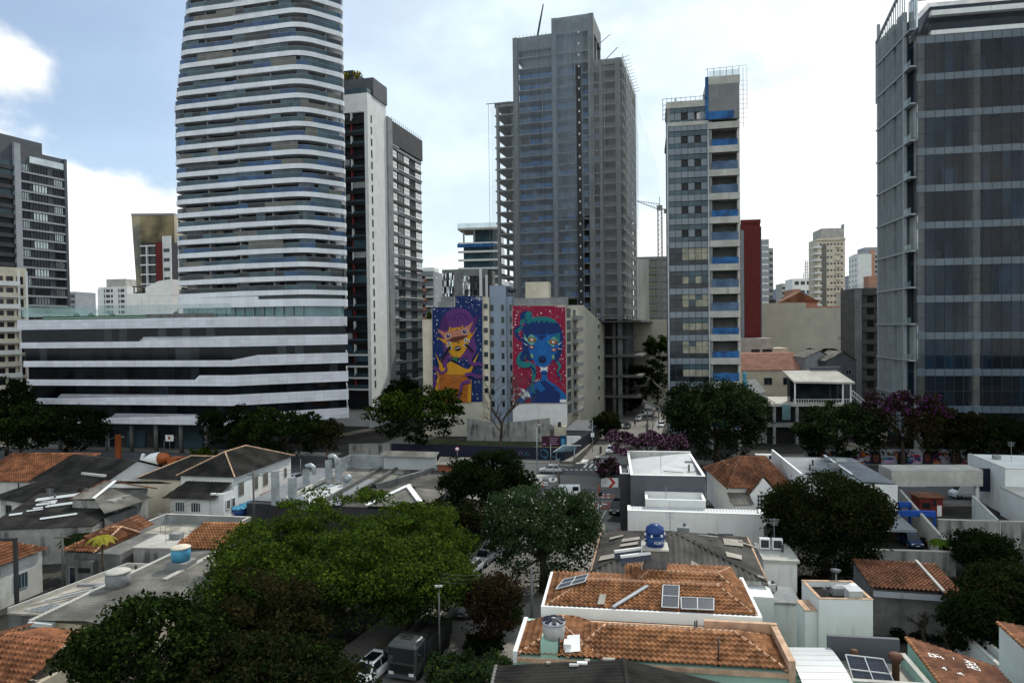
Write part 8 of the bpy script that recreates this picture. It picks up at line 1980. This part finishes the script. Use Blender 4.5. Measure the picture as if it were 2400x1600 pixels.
for i in range(12):
    x_ = 2.6 + i * 5.1 + g.uniform(-.6, .6); y_ = -.19 - i * .003
    mb.add([(x_ + 1.0 * math.sin(k_), y_, .04 + (H * .93) * max(0, 1 - abs(k_ / 1.5) ** 3.2)) for k_ in [-1.5 + j * .3 for j in range(11)]], [list(range(11))], 11)
    def ov(cx_, cz_, rx_, rz_, m_, dy): mb.add([(cx_ + rx_ * math.cos(k_ * .4488), y_ - dy, max(.02, min(H, cz_ + rz_ * math.sin(k_ * .4488)))) for k_ in range(14)], [list(range(14))], m_)
    ov(x_, 1.35, .55, .9, 10, .004)
    for s in (-1, 1): ov(x_ + s * .26, 1.55, .15, .09, 11, .008); ov(x_ + s * .26, 1.56, .06, .05, 7, .012)
    ov(x_, .85, .24, .09, 1, .008); ov(x_ - .02, 1.2, .08, .18, 10, .008)
mb.build('portrait_mural', ms, t)
# ================================================================ low buildings right of the narrow block
o = AT(1738, 868, 186); W = 23; z0 = o.z; z1 = AT(1760, 826, 195).z
t = thing('terracotta_hall', 'big low hall with pinkish terracotta tile roof before the blank beige wall', 'building', (o.x, 186, 0), -4)
MB().box(-1, W, .5, 18, 0, z0 - .1).build('wall', 'cream paint', t)
MB().slope([(-1.5, 0, z0), (W + .5, 0, z0), (W - 7, 9, z1), (-1.5, 9, z1)], (1, 0, 0), .4, .08, .6, .05).slope([(W + .5, 0, z0), (W + .5, 18, z0), (W - 7, 9, z1)], (0, 1, 0), .4, .08, .6, .05).slope([(W + .5, 18, z0), (-1.5, 18, z0), (-1.5, 9, z1), (W - 7, 9, z1)], (1, 0, 0), .4, .08, .6, .05).build('roof', 'pink terracotta', t)
for x_ in (4, 9): place(winmesh(2.2, 2.0, 'frame grey', 'window glass', bars=1), 'window', t, (x_ + 2, .48, z0 - 4))
o = AT(1736, 793, 206); t = thing('low_white_wing', 'low whitish wing with two dark windows at the foot of the blank beige wall', 'building', (o.x, 206, 0), -4)
MB().box(0, 9.5, 0, 8, 0, o.z).build('wall', 'pale concrete', t); MB().box(9.6, 14, .5, 8, 0, o.z - 3).build('side_wall', 'cream paint', t); wins(t, 9.5, 8, (('front', 3.0, o.z - 4.6, 2.6, 1.4), ('front', 6.2, o.z - 4.6, 2.9, 1.4)), 'frame grey', bars=0)
for i, (p0, p1, Y, ye, yr, m, lab) in enumerate(((1888, 1946, 182, 838, 822, 'pale fibre', 'grey house with a low pale roof beside the terracotta hall'), (1936, 2004, 176, 846, 824, 'dark grey paint', 'dark house with a pale gabled roof before the concrete frame'))):
    a, b = AT(p0, ye, Y), AT(p1, ye, Y); W = b.x - a.x; zr = AT(p0, yr, Y + 4).z
    t = thing('gabled_house', lab, 'house', (a.x, Y, 0), -5); MB().box(0, W, 0, 10, 0, a.z).add([(0, 0, a.z), (W, 0, a.z), (W * .55, 0, zr)], [(0, 1, 2)]).build('wall', 'grey paint' if i == 0 else 'dark grey paint', t)
    MB().slope([(-.3, -.4, a.z), (-.3, 10, a.z), (W * .55, 10, zr + .2), (W * .55, -.4, zr + .2)], (0, 1, 0), .5, .06, 0).slope([(W + .3, 10, a.z), (W + .3, -.4, a.z), (W * .55, -.4, zr + .2), (W * .55, 10, zr + .2)], (0, 1, 0), .5, .06, 0).build('roof', 'pale fibre', t)
    wins(t, W, 10, (('front', W * .3, a.z - 3.5, 1.4, 1.3), ('front', W * .65, a.z - 3.5, 1.4, 1.3)), 'frame grey', bars=1)
a = AT(1796, 946, 156); b = AT(2000, 946, 156); W = b.x - a.x; zf = a.z; zr = AT(1900, 884, 158).z
t = thing('terrace_building', 'unfinished concrete building with a white roofed terrace pavilion on top', 'building', (a.x, 156, 0), -5)
MB().box(-4, W * .86, 0, 16, zf - .6, zf).build('terrace_slab', 'pale concrete', t); MB().box(-2, W * .8, 2, 15, 0, zf - .6).build('inner_wall', 'black', t); MB().box(-3, W * .8, .2, 15, zf * .42, zf * .42 + .9).build('floor_slab', 'concrete', t)
for x_ in (-3.5, 1.5, 6.5, W * .8): MB().box(x_, x_ + .6, .1, .8, 0, zf - .6).build('column', 'concrete', t)
x0, x1 = W * .30, W * .94
MB().add([(x0, -.5, zr - .6), (x1 + .6, -.5, zr - .9), (x1 - 1, 6, zr + 1.4), (x0 - .6, 6, zr + 1.4), (x0, -.5, zr - 1.0), (x1 + .6, -.5, zr - 1.3), (x1 - 1, 6, zr + 1.0), (x0 - .6, 6, zr + 1.0)], [(0, 1, 2, 3), (7, 6, 5, 4), (0, 4, 5, 1), (1, 5, 6, 2), (2, 6, 7, 3), (3, 7, 4, 0)]).build('pavilion_roof', 'pale concrete', t)
for x_ in (x0 + .3, x1 - 1.9, x1 - .2): MB().box(x_, x_ + .25, .0, .25, zf, zr - .8).build('pavilion_post', 'clean white', t)
MB().box(x0 + .5, x1 - .5, 4, 6, zf, zr).build('pavilion_glazing', 'window glass', t); MB().box(x0 + 6, x1 + 0, 6.1, 7, zr + .4, zr + 2.2).build('roof_room', 'dark grey paint', t)
mb = MB()
for i in range(24): f = i / 23; mb.bar((x0 + (x1 - x0) * f, -.2, zf), (x0 + (x1 - x0) * f, -.2, zf + 1.0), .05)
mb.bar((x0, -.2, zf + 1.0), (x1 + .4, -.2, zf + 1.0), .08).bar((x1 + .2, 0, zf + 3.0), (x1 + 6.0, -.5, zf - 2.4), .12).bar((x1 + .2, 0, zf + 1.9), (x1 + 6.0, -.5, zf - 3.4), .12)
for i in range(12): f = i / 12; mb.bar((x1 + .2 + 5.8 * f, -.4 * f, zf + 1.9 - 5.3 * f), (x1 + .2 + 5.8 * f, -.4 * f, zf + 3.0 - 5.4 * f), .05)
mb.build('terrace_railing', 'clean white', t)
mb = MB().bar((-3.6, 1, zf + 3.0), (-.4, 3, zf + .4), .5, .3).bar((-1.2, .6, zf + 2.2), (2.0, .2, zf + .1), .25)
g = random.Random(3)
for i in range(14): x_, y_ = g.uniform(-3.5, 1), g.uniform(.3, 2); mb.box(x_, x_ + g.uniform(.3, .8), y_, y_ + .4, zf, zf + g.uniform(.1, .4))
mb.build('rubble', 'pale concrete', t); MB().box(3.4, 5.2, -.3, -.1, zf - 3.6, zf - .2).build('mesh_screen', 'teal glass', t)
o = AT(1737, 905, 158); t = thing('broken_slab_house', 'half demolished concrete house with a tipped slab at the foot of the narrow office block', 'building', (o.x, 158, 0), -8)
MB().box(0, 5.6, 0, 8, 0, o.z - 2.4).build('wall', 'concrete', t); MB().add([(0, 0, o.z - 2.3), (5.4, -.4, o.z - 1.2), (4.2, 5, o.z + 1.4), (0, 5, o.z + .5), (0, 0, o.z - 2.7), (5.4, -.4, o.z - 1.6), (4.2, 5, o.z + 1.0), (0, 5, o.z + .1)], [(0, 1, 2, 3), (7, 6, 5, 4), (0, 4, 5, 1), (1, 5, 6, 2), (2, 6, 7, 3), (3, 7, 4, 0)]).build('tipped_slab', 'concrete', t)
MB().lathe([(.5, 0), (.6, 1.0), (.35, 2.2), (.5, 3.2), (.2, 3.8)], (.9, .6, o.z - .6), 8).build('wrapped_bundle', 'tank light blue', t)

# ================================================================ roof clutter, each piece part of its building
def clutter(t, x0, x1, y0, y1, z, seed, n=3):
    g = random.Random(seed)
    for i in range(n):
        x, y, k = g.uniform(x0, x1), g.uniform(y0, y1), g.randrange(4)
        if k == 0:
            h = g.uniform(1.6, 3.2); mb = MB().tube([(x, y, z), (x, y, z + h)], .03, 4)
            for j in range(5): mb.bar((x - .5 + j * .04, y, z + h - .1 - j * .14), (x + .5 - j * .04, y, z + h - .1 - j * .14), .03)
            mb.build('aerial', 'frame grey', t)
        elif k == 1: MB().lathe([(.12, 0), (.12, .7), (.2, .72), (.02, .9)], (x, y, z), 8).build('vent_pipe', 'grey wall', t)
        elif k == 2: MB().box(x, x + g.uniform(.6, 1.4), y, y + g.uniform(.3, .9), z, z + g.uniform(.2, .7)).build('roof_box', g.choice(('concrete', 'tank grey', 'dark concrete')), t)
        else: MB().tube([(x, y, z + .1), (x + g.uniform(1, 3), y + g.uniform(-1, 1), z + .12)], .05, 5).build('pipe_run', g.choice(('white metal', 'grey wall', 'steel dark')), t)
def find(name, i=0): return COL.objects.get(name if not i else '%s.%03d' % (name, i))
for nm, i, a in (('flat_roofed_house', 0, (1, 9, 1, 6, 3.5)), ('flat_roofed_house', 1, (2, 8, 3, 10, 3.6)), ('workshop_building', 0, (1, 15, 3, 17, 4.5)), ('grey_box_building', 0, (2, 8, 3, 10, 7.7)), ('corrugated_house', 0, (5, 11, 6, 9, 6.4)),
                 ('white_terrace_house', 0, (.4, 3, .5, 3, 5.7)), ('white_annex', 0, (.3, 2.6, 1, 4.5, 4.8)), ('concrete_annex', 0, (.3, 3, .5, 3, 4.0)), ('white_house', 0, (1, 5, 1, 8, 6.5)), ('metal_roof_building', 0, (1, 10, 3, 14, 7.1)), ('stained_house', 1, (1, 4, 1, 4, 4.6)), ('workshop', 0, (1, 10, 4, 10, 5.2)),
                 ('mural_building', 0, (1, 8, 8, 14, 31)), ('terrace_building', 0, (6, 14, 8, 14, 9)), ('podium_building', 0, (-40, -5, 12, 20, 30.3)), ('narrow_office_block', 0, (1, 7, 3, 9, 77))):
    t = find(nm, i)
    if t: clutter(t, *a, seed=len(nm) * 7 + i, n=6 if a[1] - a[0] > 4 else 3)
# more cables over the roofs at left and along the street
for lab, pts in (('overhead cable pair between the roofs of the left houses', [(-46, 70, 6.5), (-34, 90, 8.5), (-25, 112, 7.5)]), ('overhead cable pair along the kerb of the far street', [(27, 140, 7), (38, 180, 7.2), (52, 230, 7)])):
    c = thing('cable', lab, 'cable', (0, 0, 0))
    for off in (0, .5):
        mb = MB()
        for a, b in zip(pts, pts[1:]): a, b = Vector(a), Vector(b); mb.tube([a + (b - a) * (i / 8) + Vector((0, 0, -off - .9 * math.sin(math.pi * i / 8))) for i in range(9)], .02, 4)
        mb.build('wire', 'black', c)
for i, (lab, p, h) in enumerate((('utility pole on the plot left of the small palm', (-46, 70), 6.8), ('utility pole behind the stained grey house', (-34, 90), 8.8), ('utility pole by the workshop louvres', (-25, 112), 7.8), ('utility pole at the near corner of the far street', (27, 140), 7.3), ('utility pole halfway along the far street', (38, 180), 7.5))):
    t = thing('utility_pole', lab, 'utility pole', (*p, 0), 0, 'poles and lamps'); MB().tube([(0, 0, 0), (0, 0, h)], [.15, .11], 7).build('post', 'dark concrete', t); MB().box(-.8, .8, -.05, .05, h - .6, h - .5).build('crossarm', 'bark', t)
o = G(40, 1432); t = thing('dark_post', 'black steel post frame at the left edge beside the weathered flat roof', 'post', (*o, 0)); MB().box(-.15, .15, -.15, .15, 0, 7.2).box(-6, -.15, -.1, .1, 6.9, 7.2).build('post', 'steel dark', t)
# yard planting and low walls between the left and right houses
for i, (lab, x, y, rx, ry, h, m) in enumerate((('dark bushes in the gap beside the weathered flat roof', -33.5, 72, 2.2, 3, 2.2, 'leaf dark'), ('dark bushes under the small palm', -43, 74, 2.4, 1.6, 1.6, 'leaf dark'), ('bushes between the stained house and the white two storey house', -45.5, 88, 2.2, 1.6, 1.8, 'leaf dark'), ('dark bushes in the yard behind the square white annex', 28, 60, 2.0, 3.0, 2.4, 'leaf dark'), ('bushes along the yard wall between the bottom right houses', 30, 51, 2.2, 3.5, 1.4, 'leaf olive'),
        ('dark shrubs under the mango tree towards the corrugated house', 27.5, 66, 2.0, 2.4, 2.0, 'leaf dark'), ('weeds at the edge of the sunken yard', 52, 84, 3.5, 1.0, .5, 'leaf olive'), ('dark bushes behind the gabled house', 36, 108, 5, 2, 3.0, 'leaf dark'))):
    rg = np.random.default_rng(90 + i); t = thing('shrub', lab, 'shrub', (x, y, 0), 0, 'garden shrubs'); k = 40
    cs = np.stack([rg.uniform(-rx, rx, k), rg.uniform(-ry, ry, k), rg.uniform(.2, 1, k) * h], 1); place(leafmesh('foliage', [(leafcloud(rg, cs, rg.uniform(.35, .8, k), 3200, .22), m)]), 'foliage', t)
